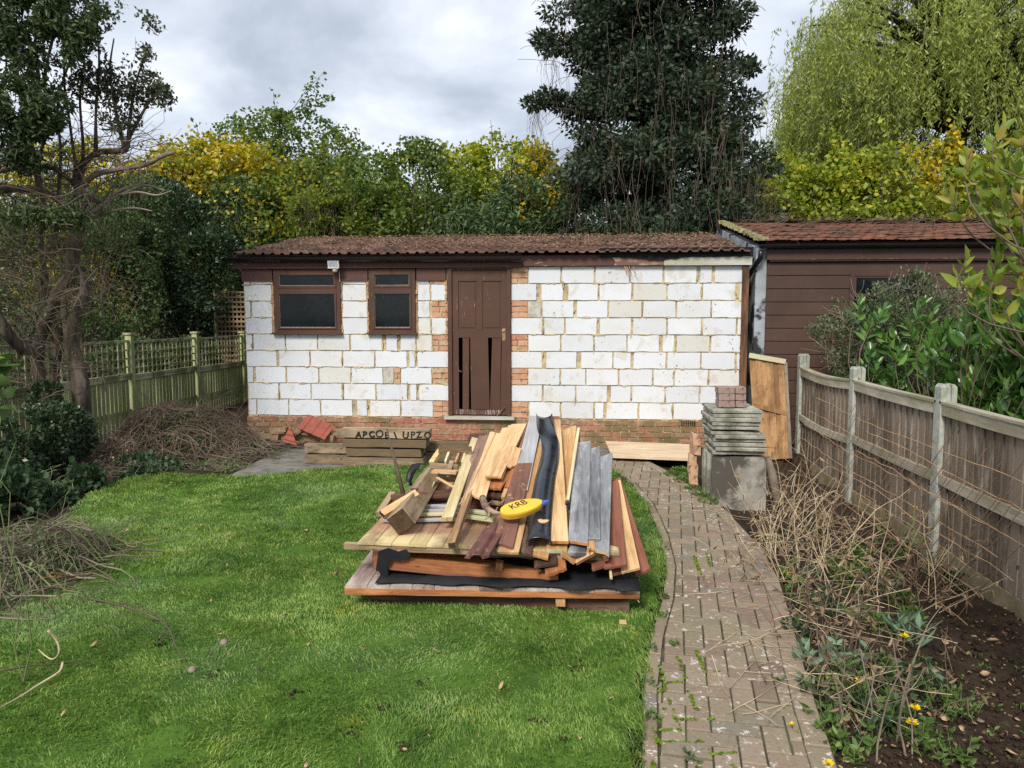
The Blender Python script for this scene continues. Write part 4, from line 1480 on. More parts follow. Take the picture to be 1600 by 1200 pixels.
pan_lab = ['short sagging fence panel at the far end, between the first two posts', 'grey brown fence panel behind the rusty mesh, between the middle posts',
           'grey brown fence panel nearest the camera with pale top rail', 'fence panel continuing the fence towards the camera']
for k in range(4):
    y1, y0 = post_y[k] - .03, post_y[k + 1] + .03
    if k == 3: y0 = 2.4
    top = PT - .155
    g = empty('panel_fence', (FENCE_X, (y0 + y1) / 2, -.1))
    tag(g, pan_lab[k], 'fence panel', 'panels of the fence with concrete posts')
    n = 15
    bd = MB()
    x = FENCE_X
    for i in range(n):
        ya = y0 + (y1 - y0) * i / n
        yb = y0 + (y1 - y0) * (i + 1) / n + .022
        sag = -.035 * sin(pi * (i + .5) / n) if k == 0 else -.008 * sin(pi * (i + .5) / n)
        z1 = top - .035 + sag
        fx = x - .012
        j = random.uniform(-.002, .002)
        # feather edge: thick edge overlaps the next board
        vs = [(fx - .016 + j, ya, -.04), (fx - .003 + j, yb, -.04), (fx + .004, yb, -.04), (fx + .004, ya, -.04),
              (fx - .016 + j, ya, z1), (fx - .003 + j, yb, z1), (fx + .004, yb, z1), (fx + .004, ya, z1)]
        bd.add(vs, [(0, 4, 5, 1), (1, 5, 6, 2), (2, 6, 7, 3), (3, 7, 4, 0), (4, 7, 6, 5)])
    child(bd, 'board', M['fence_grey'], g)

    def rail(z0, z1, xo, xi, m, name, sagk=1.0, segs=8):
        r_ = MB()
        for i in range(segs):
            pass
        pts = []
        for i in range(segs + 1):
            t = i / segs
            yy = y0 + (y1 - y0) * t
            sg = (-.035 if k == 0 else -.008) * sin(pi * t) * sagk
            pts.append((yy, sg))
        vs = []
        for yy, sg in pts:
            vs += [(x + xo, yy, z0 + sg), (x + xi, yy, z0 + sg), (x + xi, yy, z1 + sg), (x + xo, yy, z1 + sg)]
        fs = [(0, 1, 2, 3), tuple(4 * segs + c for c in (3, 2, 1, 0))]
        for i in range(segs):
            for c in range(4):
                c2 = (c + 1) % 4
                fs.append((4 * i + c2, 4 * i + c, 4 * i + 4 + c, 4 * i + 4 + c2))
        r_.add(vs, fs)
        return child(r_, name, m, g)
    rail(top - .085, top, -.052, -.030, M['fence_rail'], 'top_rail')
    rail(top + .002, top + .022, -.06, .02, M['fence_rail'], 'capping')
    zm = .50 if k else .47
    rail(zm - .04, zm + .04, -.052, -.030, M['fence_rail'], 'middle_rail')
    q = MB(); q.lohi((x - .030, y0, -.26), (x + .01, y1, -.045)); child(q, 'gravel_board', M['gravelboard'], g)

# ------------------------------------------------------------ loose orange panel leaning between building and fence
a = at(1171, 556, Y=10.05); b = at(1224, 566, Y=9.95); c = at(1232, 716, Y=9.55); d = at(1180, 720, Y=9.75)
g = empty('leaning_panel_fence', (a + b) / 2 * Vector((1, 1, 0)) if 0 else Vector((a.x, a.y, 0)))
tag(g, 'orange brown fence panel leaning askew between the white wall and the concrete post', 'fence panel')
q = MB(); n = 6
for i in range(n):
    t0, t1 = i / n, (i + 1) / n + .02
    p = [a.lerp(b, t0), a.lerp(b, min(t1, 1)), d.lerp(c, min(t1, 1)), d.lerp(c, t0)]
    off = Vector((0, -.012 * (i % 2), 0))
    vs = [v_ + off for v_ in p] + [v_ + off + Vector((0, .012, 0)) for v_ in p]
    q.add(vs, [(3, 2, 1, 0), (4, 5, 6, 7), (0, 1, 5, 4), (1, 2, 6, 5), (2, 3, 7, 6), (3, 0, 4, 7)])
child(q, 'board', M['fence_orange'], g)
def bar(mb, p0, p1, w_, t_, jit=0.0):
    p0, p1 = Vector(p0), Vector(p1)
    mb.box((p0 + p1) / 2, ((p1 - p0).length, t_, w_), (p1 - p0).to_track_quat('X', 'Z').to_matrix(), jit=jit)
q = MB(); bar(q, a + Vector((-.01, -.03, .01)), b + Vector((.02, -.03, .01)), .06, .04); child(q, 'top_rail', M['green_pale'], g)
q = MB(); m0, m1 = a.lerp(d, .50), b.lerp(c, .50); bar(q, m0 + Vector((0, -.03, .04)), m1 + Vector((.02, -.03, -.05)), .05, .03); child(q, 'middle_rail', M['fence_orange'], g)
q = MB(); bar(q, b + Vector((.02, -.01, .0)), c + Vector((.02, -.01, .0)), .03, .04); child(q, 'side_rail', M['fence_grey'], g)

# ------------------------------------------------------------ old trellis fence beyond the tree
LX_ = -6.73
lp = [7.2, 9.1, 11.0, 13.0, 14.9, 16.9]
lt = [1.47, 1.47, 1.47, 1.44, 1.40, 1.38]
gl = ['green weathered fence post further along behind the ivy bush', 'green weathered fence post hidden behind the gnarled tree', 'green weathered fence post with flat cap, nearest the brushwood heap',
      'green weathered fence post with flat cap, midway along the trellis', 'green weathered fence post in front of the tall lattice', 'green weathered fence post behind the building corner']
for y, zt, lab in zip(lp, lt, gl):
    g = empty('timber_post', (LX_, y, 0))
    tag(g, lab, 'fence post', 'timber posts of the trellis fence')
    q = MB(); q.lohi((LX_ - .045, y - .045, -.1), (LX_ + .045, y + .045, zt), jit=.004); child(q, 'post', M['fence_green'], g)
    q = MB(); q.lohi((LX_ - .065, y - .065, zt + .002), (LX_ + .065, y + .065, zt + .03), jit=.004); child(q, 'cap', M['trellis'], g)
tl = ['trellis topped fence section behind the gnarled tree', 'trellis topped green fence section behind the tall brushwood', 'trellis topped green fence section between the two capped posts left of the building',
      'shaded trellis topped fence section running behind the white building']
tl[2] = 'trellis topped green fence section ending at the tall lattice'
lp0 = [5.3] + lp
for k in range(len(lp0) - 1):
    ya, yb = lp0[k] + .05, lp0[k + 1] - .05
    k_ = max(0, k - 1)
    zr_ = .86 - .025 * max(0, k_ - 1)
    zt_ = 1.40 - .02 * k_
    g = empty('trellis_fence', (LX_, (ya + yb) / 2, 0))
    lab = ['trellis topped fence section running on toward the camera', 'trellis topped fence section furthest from the building, behind the tree'] + tl
    tag(g, lab[k], 'fence', 'sections of the trellis fence')
    q = MB(); yy = ya
    while yy < yb - .05:
        q.lohi((LX_ + .012, yy, -.08), (LX_ + .026, yy + .075, zr_ - .02), jit=.003); yy += .098
    child(q, 'board', M['fence_green'], g)
    q = MB()
    q.lohi((LX_ - .02, ya, zr_ - .005), (LX_ + .05, yb, zr_ + .035)); q.lohi((LX_ - .022, ya, .30), (LX_ + .011, yb, .36)); q.lohi((LX_ + .027, ya, zr_ - .055), (LX_ + .045, yb, zr_ - .007))
    child(q, 'rail', M['trellis'], g)
    q = MB(); yy = ya + .02; q.lohi((LX_ - .005, ya, zt_ - .02), (LX_ + .025, yb, zt_ + .015))
    while yy < yb:
        q.lohi((LX_ + .004, yy, zr_ + .036), (LX_ + .016, yy + .024, zt_ - .021), jit=.001); yy += .125
    for zz in np.arange(zr_ + .12, zt_ - .05, .125):
        q.lohi((LX_ - .010, ya, float(zz)), (LX_ + .003, yb, float(zz) + .024), jit=.001)
    child(q, 'trellis', M['trellis'], g)
# tall lattice panel standing across the end
g = empty('lattice_trellis', (-6.7, 15.2, 0))
pA, pB = at(337, 456, Y=15.3), at(386, 456, Y=15.3)
tag(g, 'tall square lattice panel rising behind the trellis fence beside the building', 'trellis')
q = MB()
x0, x1, z0, z1 = pA.x, pB.x + .3, .6, pA.z
for x in np.arange(x0, x1, .085): q.lohi((float(x), 15.3, z0), (float(x) + .028, 15.312, z1), jit=.001)
for z in np.arange(z0, z1, .10): q.lohi((x0, 15.286, float(z)), (x1, 15.299, float(z) + .04), jit=.001)
child(q, 'lattice', M['old'], g)  # darker timber colour stands in for the shade on the lattice
q = MB(); q.lohi((x0 - .04, 15.27, -.1), (x0 - .001, 15.33, z1 + .03)); q.lohi((x1 + .001, 15.27, -.1), (x1 + .04, 15.33, z1 + .03)); child(q, 'frame', M['fence_green'], g)

# ------------------------------------------------------------ stack of paving slabs
sb = at(1150, 792, z=-.03)
SXa, SXb = at(1112, 790, z=-.03).x, at(1112, 790, z=-.03).x + .50
SY = at(1112, 790, z=-.03).y
# upright slabs leaning together: the broad stained face first
labs_up = ['stained grey paving slab standing upright at the front of the stack', 'paving slab standing on edge, directly behind the stained front slab']
nup = 7
for i in range(nup):
    g = MB()
    yy = SY + i * .070
    lean = .012 * i
    w_ = .50 if i == 0 else .49 + random.uniform(-.02, .02)
    xo = SXa + (0 if i == 0 else random.uniform(-.035, .012))
    g.prism(rough_rect(xo, xo + w_, -.08, .455 - random.random() * .02, .005, 5)[::-1], yy, yy + random.uniform(.036, .050))
    o = g.build('paving_slab', M['slab_face'] if i == 0 else M['slab'])
    shift(o, (xo + w_ / 2, yy, -.05))
    o.rotation_euler = (R(-2.0), 0, 0)
    tag(o, labs_up[i] if i < 2 else ['third', 'fourth', 'fifth', 'sixth', 'seventh'][i - 2] + ' paving slab in the row standing on edge under the flat stack', 'paving slab', 'paving slabs in the stack')
zz = .468
TOPL = ['lowest', 'second lowest', 'third lowest', 'fourth lowest', 'fifth lowest', 'sixth from the bottom', 'sixth from the top', 'fifth from the top', 'fourth from the top', 'third from the top', 'second from the top', 'topmost']
for i in range(11):
    th_ = random.uniform(.024, .034)
    g = MB()
    dx, dy = random.uniform(-.02, .02), random.uniform(-.02, .02)
    if i < 5: dx += .025
    if i == 4: th_ = .030
    W_, D_ = .455 + (.02 if i < 5 else 0), .60
    xa_, xb_ = SXa - .015 + dx, SXa - .015 + dx + W_
    ya_, yb_ = SY - .02 + dy, SY - .02 + dy + D_
    n = 6
    per = [(xa_ + (xb_ - xa_) * k / n, ya_) for k in range(n)] + [(xb_, ya_ + (yb_ - ya_) * k / n) for k in range(n)] + [(xb_ - (xb_ - xa_) * k / n, yb_) for k in range(n)] + [(xa_, yb_ - (yb_ - ya_) * k / n) for k in range(n)]
    per = [(x + random.uniform(-.008, .008), y + random.uniform(-.008, .008)) for x, y in per]
    m_n = len(per)
    cxs, cys = (xa_ + xb_) / 2, (ya_ + yb_) / 2
    vs = [(x, y, zz) for x, y in per] + [(x, y, zz + th_ - .006) for x, y in per] + [(cxs + (x - cxs) * .975, cys + (y - cys) * .985, zz + th_) for x, y in per]
    fs = [tuple(range(m_n))[::-1], tuple(range(2 * m_n, 3 * m_n))]
    for lv in (0, 1):
        fs += [(lv * m_n + k, lv * m_n + (k + 1) % m_n, (lv + 1) * m_n + (k + 1) % m_n, (lv + 1) * m_n + k) for k in range(m_n)]
    g.add(vs, fs)
    o = g.build('paving_slab', M['slab'])
    shift(o, (cxs, cys, zz))
    o.rotation_euler = (0, 0, R(random.uniform(-1.2, 1.2)))
    nm = ['lowest', 'second lowest', 'third lowest', 'fourth lowest', 'fifth lowest', 'middle', 'fifth from the top', 'fourth from the top', 'third from the top', 'second from the top', 'topmost'][i]
    tag(o, nm + ' mossy grey slab lying flat in the slab stack' if nm != 'middle' else 'mossy grey slab in the middle of the flat stack', 'paving slab', 'paving slabs in the stack')
    zz += th_ + (.022 if i == 5 else random.uniform(.004, .012))
# bricks on top
bl = {(0, 0): 'lower brick under two others, left of the small brick pile', (0, 1): 'middle brick in the left column of the small brick pile', (0, 2): 'reddish top brick in the left column of the small brick pile',
      (1, 0): 'lowest brick in the end-on column of the small brick pile', (1, 1): 'grey middle brick in the end-on column of the small brick pile', (1, 2): 'top brick in the end-on column of the small brick pile'}
bl[(0, 0)] = 'lowest brick in the left column of the small brick pile'
for c_ in (0, 1):
    for r_ in range(3):
        g = MB()
        if c_ == 0: cxb, sx_, sy_ = at(1134, 620, Y=SY + .2).x, .15, .21
        else: cxb, sx_, sy_ = at(1155.5, 620, Y=SY + .2).x, .10, .21
        p = (cxb + random.uniform(-.004, .004), SY + .24 + random.uniform(-.008, .008), zz + .032 + r_ * .064)
        g.box((0, 0, 0), (sx_, sy_, .060), None, jit=.003)
        o = g.build('brick', M['paver_loose']); o.location = p
        bv = o.modifiers.new('b', 'BEVEL'); bv.width = .004; bv.segments = 2
        tag(o, bl[(c_, r_)], 'brick', 'bricks stacked on the slabs')
# stacked half bricks beside the slab stack (left)
g0 = at(1083, 741, z=0)
for i, (u, v, s_) in enumerate([(1087, 748, .10), (1086, 728, .09), (1084, 705, .10), (1085, 685, .09), (1083, 667, .10)]):
    g = MB()
    g.box((0, 0, 0), (.075, .21, .105 if i else .115), None, jit=.014)
    o = g.build('broken_brick', M['brick_orange']); o.location = (at(1085.5, 700, Y=SY + .75).x + random.uniform(-.01, .01), SY + .82, .04 + i * .105 + .02)
    o.rotation_euler = (0, 0, R(random.uniform(-12, 12)))
    tag(o, ['lowest', 'second lowest', 'middle', 'second highest', 'topmost'][i] + ' broken orange brick in the thin column beside the slab stack', 'brick', 'broken bricks beside the slabs')
# stones and pipe behind the slabs
g = MB()
a = at(1196, 722, Y=SY + .3)
g.tube([a + Vector((0, 0, .05)), a + Vector((.05, -.05, -.1)), a + Vector((.10, -.12, -.38))], .045, 12)
o = g.build('clay_pipe', M['stone'], smooth=True); tag(shift(o, a), 'grey clay pipe propped up beside the slab stack', 'pipe')
g = MB(); p0 = at(1232, 700, Y=SY + .5)
g.box((0, 0, 0), (.10, .3, .012)); o = g.build('wood_offcut', M['orange']); o.location = at(1188, 696, Y=SY + .35); o.rotation_euler = (0, R(8), R(30))
tag(o, 'small flat orange wood scrap beside the slab stack', 'wood scrap')

# plank by the wall
pa, pb, pc, pd = at(946, 690, Y=10.05), at(1082, 694, Y=10.0), at(1084, 719, Y=9.35), at(956, 714, Y=9.4)
g = MB()
for p in (pa, pb, pc, pd): pass
zt_ = .10
pts = [(at(u, v, z=zt_)) for u, v in ((946, 689), (1084, 694), (1086, 716), (956, 711))]
g.add([(p.x, p.y, zt_) for p in pts] + [(p.x, p.y, zt_ - .035) for p in pts], [(3, 2, 1, 0), (4, 5, 6, 7), (0, 1, 5, 4), (1, 2, 6, 5), (2, 3, 7, 6), (3, 0, 4, 7)])
o = g.build('wide_board', wood('pale_plywood_board', (.58, .42, .26), (.78, .62, .42), 0, axis=0, dirt=(.45, .30, .18), dirt_lo=.55, dirt_hi=.8)); shift(o, pts[0])
tag(o, 'wide pale board lying flat on the ground in front of the brick plinth', 'board')
g = MB()
for u in (975, 1060):
    p = at(u, 716, z=.02); g.box((p.x, p.y + .12, .031), (.06, .3, .055), None, jit=.004)
o = g.build('bearer', M['rotten']); tag(shift(o, (1, 9.5, .03)), 'dark timber bearers under the wide pale board', 'timber'); 

# ------------------------------------------------------------ old sleepers stacked on the apron
def beam(name, u0, u1, v_t, v_b, Y, dep, m, label, endm=True, tilt=0.0, group='old timber beams stacked before the wall', tilt2=0.0):
    a = at(u0, v_b, Y=Y); b = at(u1, v_b, Y=Y); t = at((u0 + u1) / 2, v_t, Y=Y)
    zb = max(at((u0 + u1) / 2, v_b, Y=Y).z, .0)
    L_ = b.x - a.x; H_ = t.z - zb - .012
    mb = MB(); n = 7
    vs, fs = [], []
    for i in range(n + 1):
        x = -L_ / 2 + L_ * i / n
        j = lambda: random.uniform(-.0035, .0035)
        vs += [(x + (j() * 3 if i in (0, n) else 0), -dep / 2 + j(), -H_ / 2 + j()), (x, dep / 2 + j(), -H_ / 2 + j()), (x, dep / 2 + j(), H_ / 2 + j()), (x + (j() * 3 if i in (0, n) else 0), -dep / 2 + j(), H_ / 2 + j())]
    for i in range(n):
        for c in range(4):
            c2 = (c + 1) % 4
            fs.append((4 * i + c2, 4 * i + c, 4 * i + 4 + c, 4 * i + 4 + c2))
    fs += [(0, 1, 2, 3), tuple(4 * n + c for c in (3, 2, 1, 0))]
    mb.add(vs, fs)
    o = mb.build(name, m)
    o.location = ((a.x + b.x) / 2, Y + dep / 2, zb + H_ / 2)
    o.rotation_euler = (0, R(tilt), R(tilt2))
    bv = o.modifiers.new('b', 'BEVEL'); bv.width = .006; bv.segments = 2
    tag(o, label, 'beam', group)
    return o


BYm = at(600, 730, z=0).y
o1 = beam('timber_beam', 536, 662, 714, 730, BYm, .2, M['sleeper'], 'lowest timber beam of the tall stack, green with algae at one end')
beam('timber_beam', 540, 658, 700, 713.5, BYm + .01, .2, M['sleeper'], 'third timber beam down in the tall stack')
beam('timber_beam', 534, 666, 685.5, 699.5, BYm + .0, .2, M['sleeper'], 'second timber beam down, directly under the lettered one')
ob = beam('timber_beam', 529, 670, 670, 685, BYm + .01, .2, M['sleeper'], 'topmost timber beam painted with faded black letters', tilt2=-.6)
beam('timber_beam', 476, 541, 709, 728, BYm + .12, .12, M['sleeper'], 'lower of two dark beams left of the tall stack')
beam('timber_beam', 476, 541, 693, 708.5, BYm + .12, .12, M['sleeper'], 'upper of two dark beams, moss edged, left of the tall stack')
beam('timber_beam', 661, 745, 706, 722, BYm + .2, .14, M['sleeper'], 'lower dark beam half hidden behind the scrap wood pile')
beam('timber_beam', 662, 748, 690, 705.5, BYm + .2, .14, M['sleeper'], 'upper dark beam half hidden behind the scrap wood pile')
# the faded painted letters
bmL = bmesh.new(); xo_ = 0
for ch in 'ABCOE \\ UPZO':
    if ch == ' ': xo_ += .05; continue
    cu = bpy.data.curves.new('lettering', 'FONT'); cu.body = ch; cu.size = random.uniform(.105, .135); cu.extrude = .001; cu.offset = random.uniform(.001, .006)
    to = bpy.data.objects.new('tmp', cu); col.objects.link(to)
    bpy.context.view_layer.update()
    me = bpy.data.meshes.new_from_object(to.evaluated_get(bpy.context.evaluated_depsgraph_get()))
    bpy.data.objects.remove(to)
    me.transform(Matrix.Translation((xo_, random.uniform(-.006, .010), 0)) @ Matrix.Rotation(random.uniform(-.16, .16), 4, 'Z'))
    xo_ += max(v.co.x for v in me.vertices) - xo_ + random.uniform(.002, .022)
    bmL.from_mesh(me)
me = bpy.data.meshes.new('lettering'); bmL.to_mesh(me); me.materials.clear()
lt_o = link('lettering', me, M['tar'], ob)
wd_ = max(v.co.x for v in me.vertices)
me.transform(Matrix.Diagonal((.90 / wd_, .92, 1, 1)))
lt_o.rotation_euler = (R(90), 0, 0)
lt_o.location = (-.33, -.105, -.043)

# ------------------------------------------------------------ roof tiles and rubble by the plinth
def tile_obj(name, loc, rot, w_=.33, l_=.40, m=None, label='', cut=None):
    mb = MB(); n = 18; prof = []
    for i in range(n + 1):
        t = i / n
        h = .012 * (1 if (.12 < t < .2 or .45 < t < .53 or .8 < t < .88) else 0)
        prof.append((-w_ / 2 + w_ * t, h))
    vs = []
    for y in (-l_ / 2, l_ / 2):
        for lay in (0, -.013):
            for x, h in prof:
                yy = y if cut is None or y > 0 else y + cut * (x / w_ + .5)
                vs.append((x, yy, h + lay))
    q = n + 1; fs = []
    for k in range(n):
        fs += [(k, k + 1, 2 * q + k + 1, 2 * q + k), (q + k + 1, q + k, 3 * q + k, 3 * q + k + 1), (k + 1, k, q + k, q + k + 1), (2 * q + k, 2 * q + k + 1, 3 * q + k + 1, 3 * q + k)]
    fs += [(0, 2 * q, 3 * q, q), (q - 1, 2 * q - 1, 4 * q - 1, 3 * q - 1)]
    mb.add(vs, fs)
    o = mb.build(name, m or M['tile_clean']); o.location = loc; o.rotation_euler = rot
    tag(o, label, 'roof tile', 'spare roof tiles dumped by the wall')
    return o
tY = 9.85
tile_obj('roof_tile', at(494, 667, Y=tY), (R(40), R(22), R(-4)), .40, .26, None, 'clean red ribbed roof tile lying on top of the rubble by the wall')
tile_obj('roof_tile', at(460, 670, Y=tY + .05), (R(38), R(-36), R(8)), .30, .28, M['tile'], 'dirty brown roof tile propped against the rubble')
tile_obj('roof_tile', at(458, 681, Y=tY - .08), (R(20), R(-58), R(60)), .22, .22, M['tile_clean'], 'broken red roof tile standing on edge in the rubble', cut=.2)
rubble = [(420, 682, .30, .07), (445, 684, .22, .07), (478, 685, .30, .09), (508, 684, .28, .08), (523, 680, .20, .07), (436, 672, .2, .06), (470, 674, .24, .07), (500, 676, .26, .07)]
for i, (u, v, l_, h_) in enumerate(rubble):
    p = at(u, v, Y=tY + .04)
    g = MB(); g.box((0, 0, 0), (l_, .11, h_), None, jit=.010)
    o = g.build('brick', M['brick']); o.location = (p.x, tY + .06 + random.uniform(-.03, .05), max(p.z, h_ / 2)); o.rotation_euler = (R(random.uniform(-6, 6)), R(random.uniform(-6, 6)), R(random.uniform(-14, 14)))
    tag(o, 'old dirty brick in the low rubble heap under the roof tiles', 'brick', 'loose old bricks in the rubble heap')

# ------------------------------------------------------------ the scrap wood pile
def onpile(u, v, off=0.0):
    d = _M @ Vector(((u - 800) / F, (600 - v) / F, -1.0))
    # plane z - .21 y + .58 - off = 0
    k = (-.58 + off - CAM_H) / (d.z - .21 * d.y)
    return Vector((0, 0, CAM_H)) + d * k


def q3(p):
    """a corner given as (u, v, 'z', value) or (u, v, off)"""
    if len(p) == 4:
        return at(p[0], p[1], **{p[2]: p[3]})
    return onpile(*p)


PG = 'boards and battens on the scrap wood pile'


def plank(label, near, far, w_, t_, m, roll=0.0, slant=0.0, slant2=0.0, jag=0.003, bend=0.0, name='board', wf=None, cat='board', group=PG, endm=None, bevel=.0015, twist=0.0):
    a, b = q3(near), q3(far)
    ax = (b - a)
    Ln = ax.length
    ax.normalize()
    side = ax.cross(Vector((0, 0, 1))).normalized()
    up = side.cross(ax).normalized()
    Mx = Matrix((ax, side, up)).transposed()
    Rl = Matrix.Rotation(R(roll), 3, 'X')
    wf = w_ if wf is None else wf
    n = 10
    nw = 5 if jag else 2
    mb = MB()
    grid_t, grid_b = [], []
    for i in range(n + 1):
        t = i / n
        x = -Ln / 2 + Ln * t
        ww = w_ + (wf - w_) * t
        bz = bend * sin(pi * t)
        rt, rb = [], []
        for k in range(nw + 1):
            s = k / nw - .5
            xx = x
            if i == 0: xx += slant * s * w_ + (random.uniform(-jag, jag) if jag else 0)
            if i == n: xx += slant2 * s * w_ + (random.uniform(-jag, jag) if jag else 0)
            tw = twist * (t - .5)
            y_ = s * ww; z_ = bz
            y2, z2 = y_ * cos(tw), z_ + y_ * sin(tw)
            rt.append((xx, y2, z2)); rb.append((xx, y2, z2 - t_))
        grid_t.append(rt); grid_b.append(rb)
    C = nw + 1
    vs = [p for r_ in grid_t for p in r_] + [p for r_ in grid_b for p in r_]
    o_ = C * (n + 1)
    fs = []; mi = []
    for i in range(n):
        for k in range(nw):
            q = i * C + k
            fs.append((q, q + C, q + C + 1, q + 1)[::-1] if 0 else (q, q + C, q + C + 1, q + 1)); mi.append(0)
            fs.append((o_ + q + 1, o_ + q + C + 1, o_ + q + C, o_ + q)); mi.append(0)
        q = i * C
        fs.append((q + C, q, o_ + q, o_ + q + C)); mi.append(0)
        q += nw
        fs.append((q, q + C, o_ + q + C, o_ + q)); mi.append(0)
    for k in range(nw):
        fs.append((k, k + 1, o_ + k + 1, o_ + k)); mi.append(1)
        q = n * C + k
        fs.append((q + 1, q, o_ + q, o_ + q + 1)); mi.append(1)
    mb.v = vs; mb.f = fs; mb.mi = mi
    o = mb.build(name, [m, endm or m])
    me_ = o.data
    bm = bmesh.new(); bm.from_mesh(me_); bmesh.ops.recalc_face_normals(bm, faces=bm.faces); bm.to_mesh(me_); bm.free()
    o.matrix_world = Matrix.Translation((a + b) / 2) @ (Mx @ Rl).to_4x4()
    if bevel:
        bv = o.modifiers.new('b', 'BEVEL'); bv.width = bevel; bv.segments = 1; bv.limit_method = 'ANGLE'
    tag(o, label, cat, group)
    return o


def sheet(name, x0, x1, y0, y1, z, th_, mat_top, label, nb=0, edge=None, edge_m=None, rz=0.0, rx=0.0, ry=0.0, axis=1):
    """tongued board panel with battens under it"""
    g = empty(name, ((x0 + x1) / 2, y0, z), R(rz))
    g.rotation_euler = (R(rx), R(ry), R(rz))
    W_, D_ = x1 - x0, y1 - y0
    tag(g, label, 'board panel', 'board panels at the bottom of the pile')
    mb = MB()
    for i in range(nb):
        a = -W_ / 2 + W_ * i / nb; b = a + W_ / nb
        j0, j1 = random.uniform(-.012, .006), random.uniform(-.02, .02)
        dz = random.uniform(-.0015, .0015)
        # board with a shallow v groove either side
        vs = []
        for y in (j0, D_ + j1):
            vs += [(a + .001, y, -.018), (a + .001, y, -.004 + dz), (a + .005, y, 0 + dz), (b - .005, y, 0 + dz), (b - .001, y, -.004 + dz), (b - .001, y, -.018)]
        fs = [(k, k + 1, k + 7, k + 6)[::-1] for k in range(5)] + [(0, 1, 2, 3, 4, 5), (11, 10, 9, 8, 7, 6), (5, 0, 6, 11)]
        mb.add(vs, fs)
    o = mb.build('tongued_boards', mat_top, g)
    bm = bmesh.new(); bm.from_mesh(o.data); bmesh.ops.recalc_face_normals(bm, faces=bm.faces); bm.to_mesh(o.data); bm.free()
    for (yy, dd, hh, x_a, x_b) in (edge or []):
        e = MB(); n = 12
        vs, fs = [], []
        for i in range(n + 1):
            x = x_a + (x_b - x_a) * i / n
            j = lambda: random.uniform(-.002, .002)
            vs += [(x, yy + j(), -.019 - hh + j()), (x, yy + dd, -.019 - hh), (x, yy + dd, -.0185), (x, yy + j(), -.0185)]
        for i in range(n):
            for c in range(4):
                c2 = (c + 1) % 4
                fs.append((4 * i + c2, 4 * i + c, 4 * i + 4 + c, 4 * i + 4 + c2))
        fs += [(0, 1, 2, 3), tuple(4 * n + c for c in (3, 2, 1, 0))]
        e.add(vs, fs); e.build('batten', edge_m, g)
    return g


PX = lambda u, Y: at(u, 900, Y=Y).x
# bottom dark panel
s0 = sheet('boarding_sheet', PX(577, 4.5), PX(984, 4.5), 4.50, 6.75, .085, .018, M['rotten'], 'lowest dark brown board panel lying on the grass under the pile', 11, [(.0, .035, .058, -(PX(984, 4.5) - PX(577, 4.5)) / 2, (PX(984, 4.5) - PX(577, 4.5)) / 2), (1.0, .05, .05, -.7, .7), (2.1, .05, .05, -.7, .7)], M['rotten'])
g = MB(); g.box((0, 0, 0), (.058, .05, .045), None, jit=.003); o = g.build('wood_block', M['raw']); o.location = at(876, 952, Y=4.46); o.location.z = .08
tag(o, 'little square wood block between the two lowest board panels', 'wood block')
g = MB(); g.box((0, 0, 0), (.04, .03, .014), None, jit=.003); o = g.build('wood_chip', M['raw']); o.location = at(973, 972, z=.03)
tag(o, 'small pale wood chip on the grass by the pile corner', 'wood chip')
# second panel, wider, orange edge
W2 = PX(1001, 4.42) - PX(541, 4.42)
s1 = sheet('boarding_sheet', PX(541, 4.42), PX(1001, 4.42), 4.42, 6.7, .168, .018, wood('weathered_panel_face', (.16, .10, .08), (.40, .30, .25), .3, axis=1, rand='isl', dirt=(.60, .52, .45), dirt_lo=.5, dirt_hi=.7), 'wide board panel with an orange front batten and a flaking grey corner',
           13, [(-.005, .035, .036, -W2 / 2, W2 / 2), (1.0, .05, .045, -.7, .7), (2.1, .05, .045, -.7, .7)], M['orange'], rz=2.5)
# mossy rail sticking out at the left
0 and plank('flaking dark rail along the left edge of the wide panel', (536, 939, 'z', .158), (597, 832, 'z', .165), .055, .028, M['bark'], name='rail', cat='rail')
# black felt sheet on it
g = MB(); n = 30; k = 10
vs, fs = [], []
for j in range(k + 1):
    for i in range(n + 1):
        x = PX(593, 4.5) + (PX(1000, 4.5) - PX(593, 4.5)) * i / n
        y = 4.395 + .03 * i / n + j * .17 + ((float(vnoise(i * .35, 3.3)) - .5) * .10 if j == 0 else 0)
        z = .174 + (.018 if j else .004) * fbm(x * 2, y * 2, 2.0, 3) + (.05 * max(0, sin(i / n * pi)) * (1 if j > 1 else .1)) + (.01 * random.random())
        vs.append((x, y, z))
for j in range(k):
    for i in range(n):
        q = j * (n + 1) + i; fs.append((q, q + 1, q + n + 2, q + n + 1))
g.add(vs, fs); o = g.build('felt_sheet', M['felt'], smooth=True); shift(o, (PX(800, 4.5), 4.5, .17))
tag(o, 'crumpled black roofing felt sandwiched between the panels', 'felt sheet')
o.modifiers.new('t', 'SOLIDIFY').thickness = .005
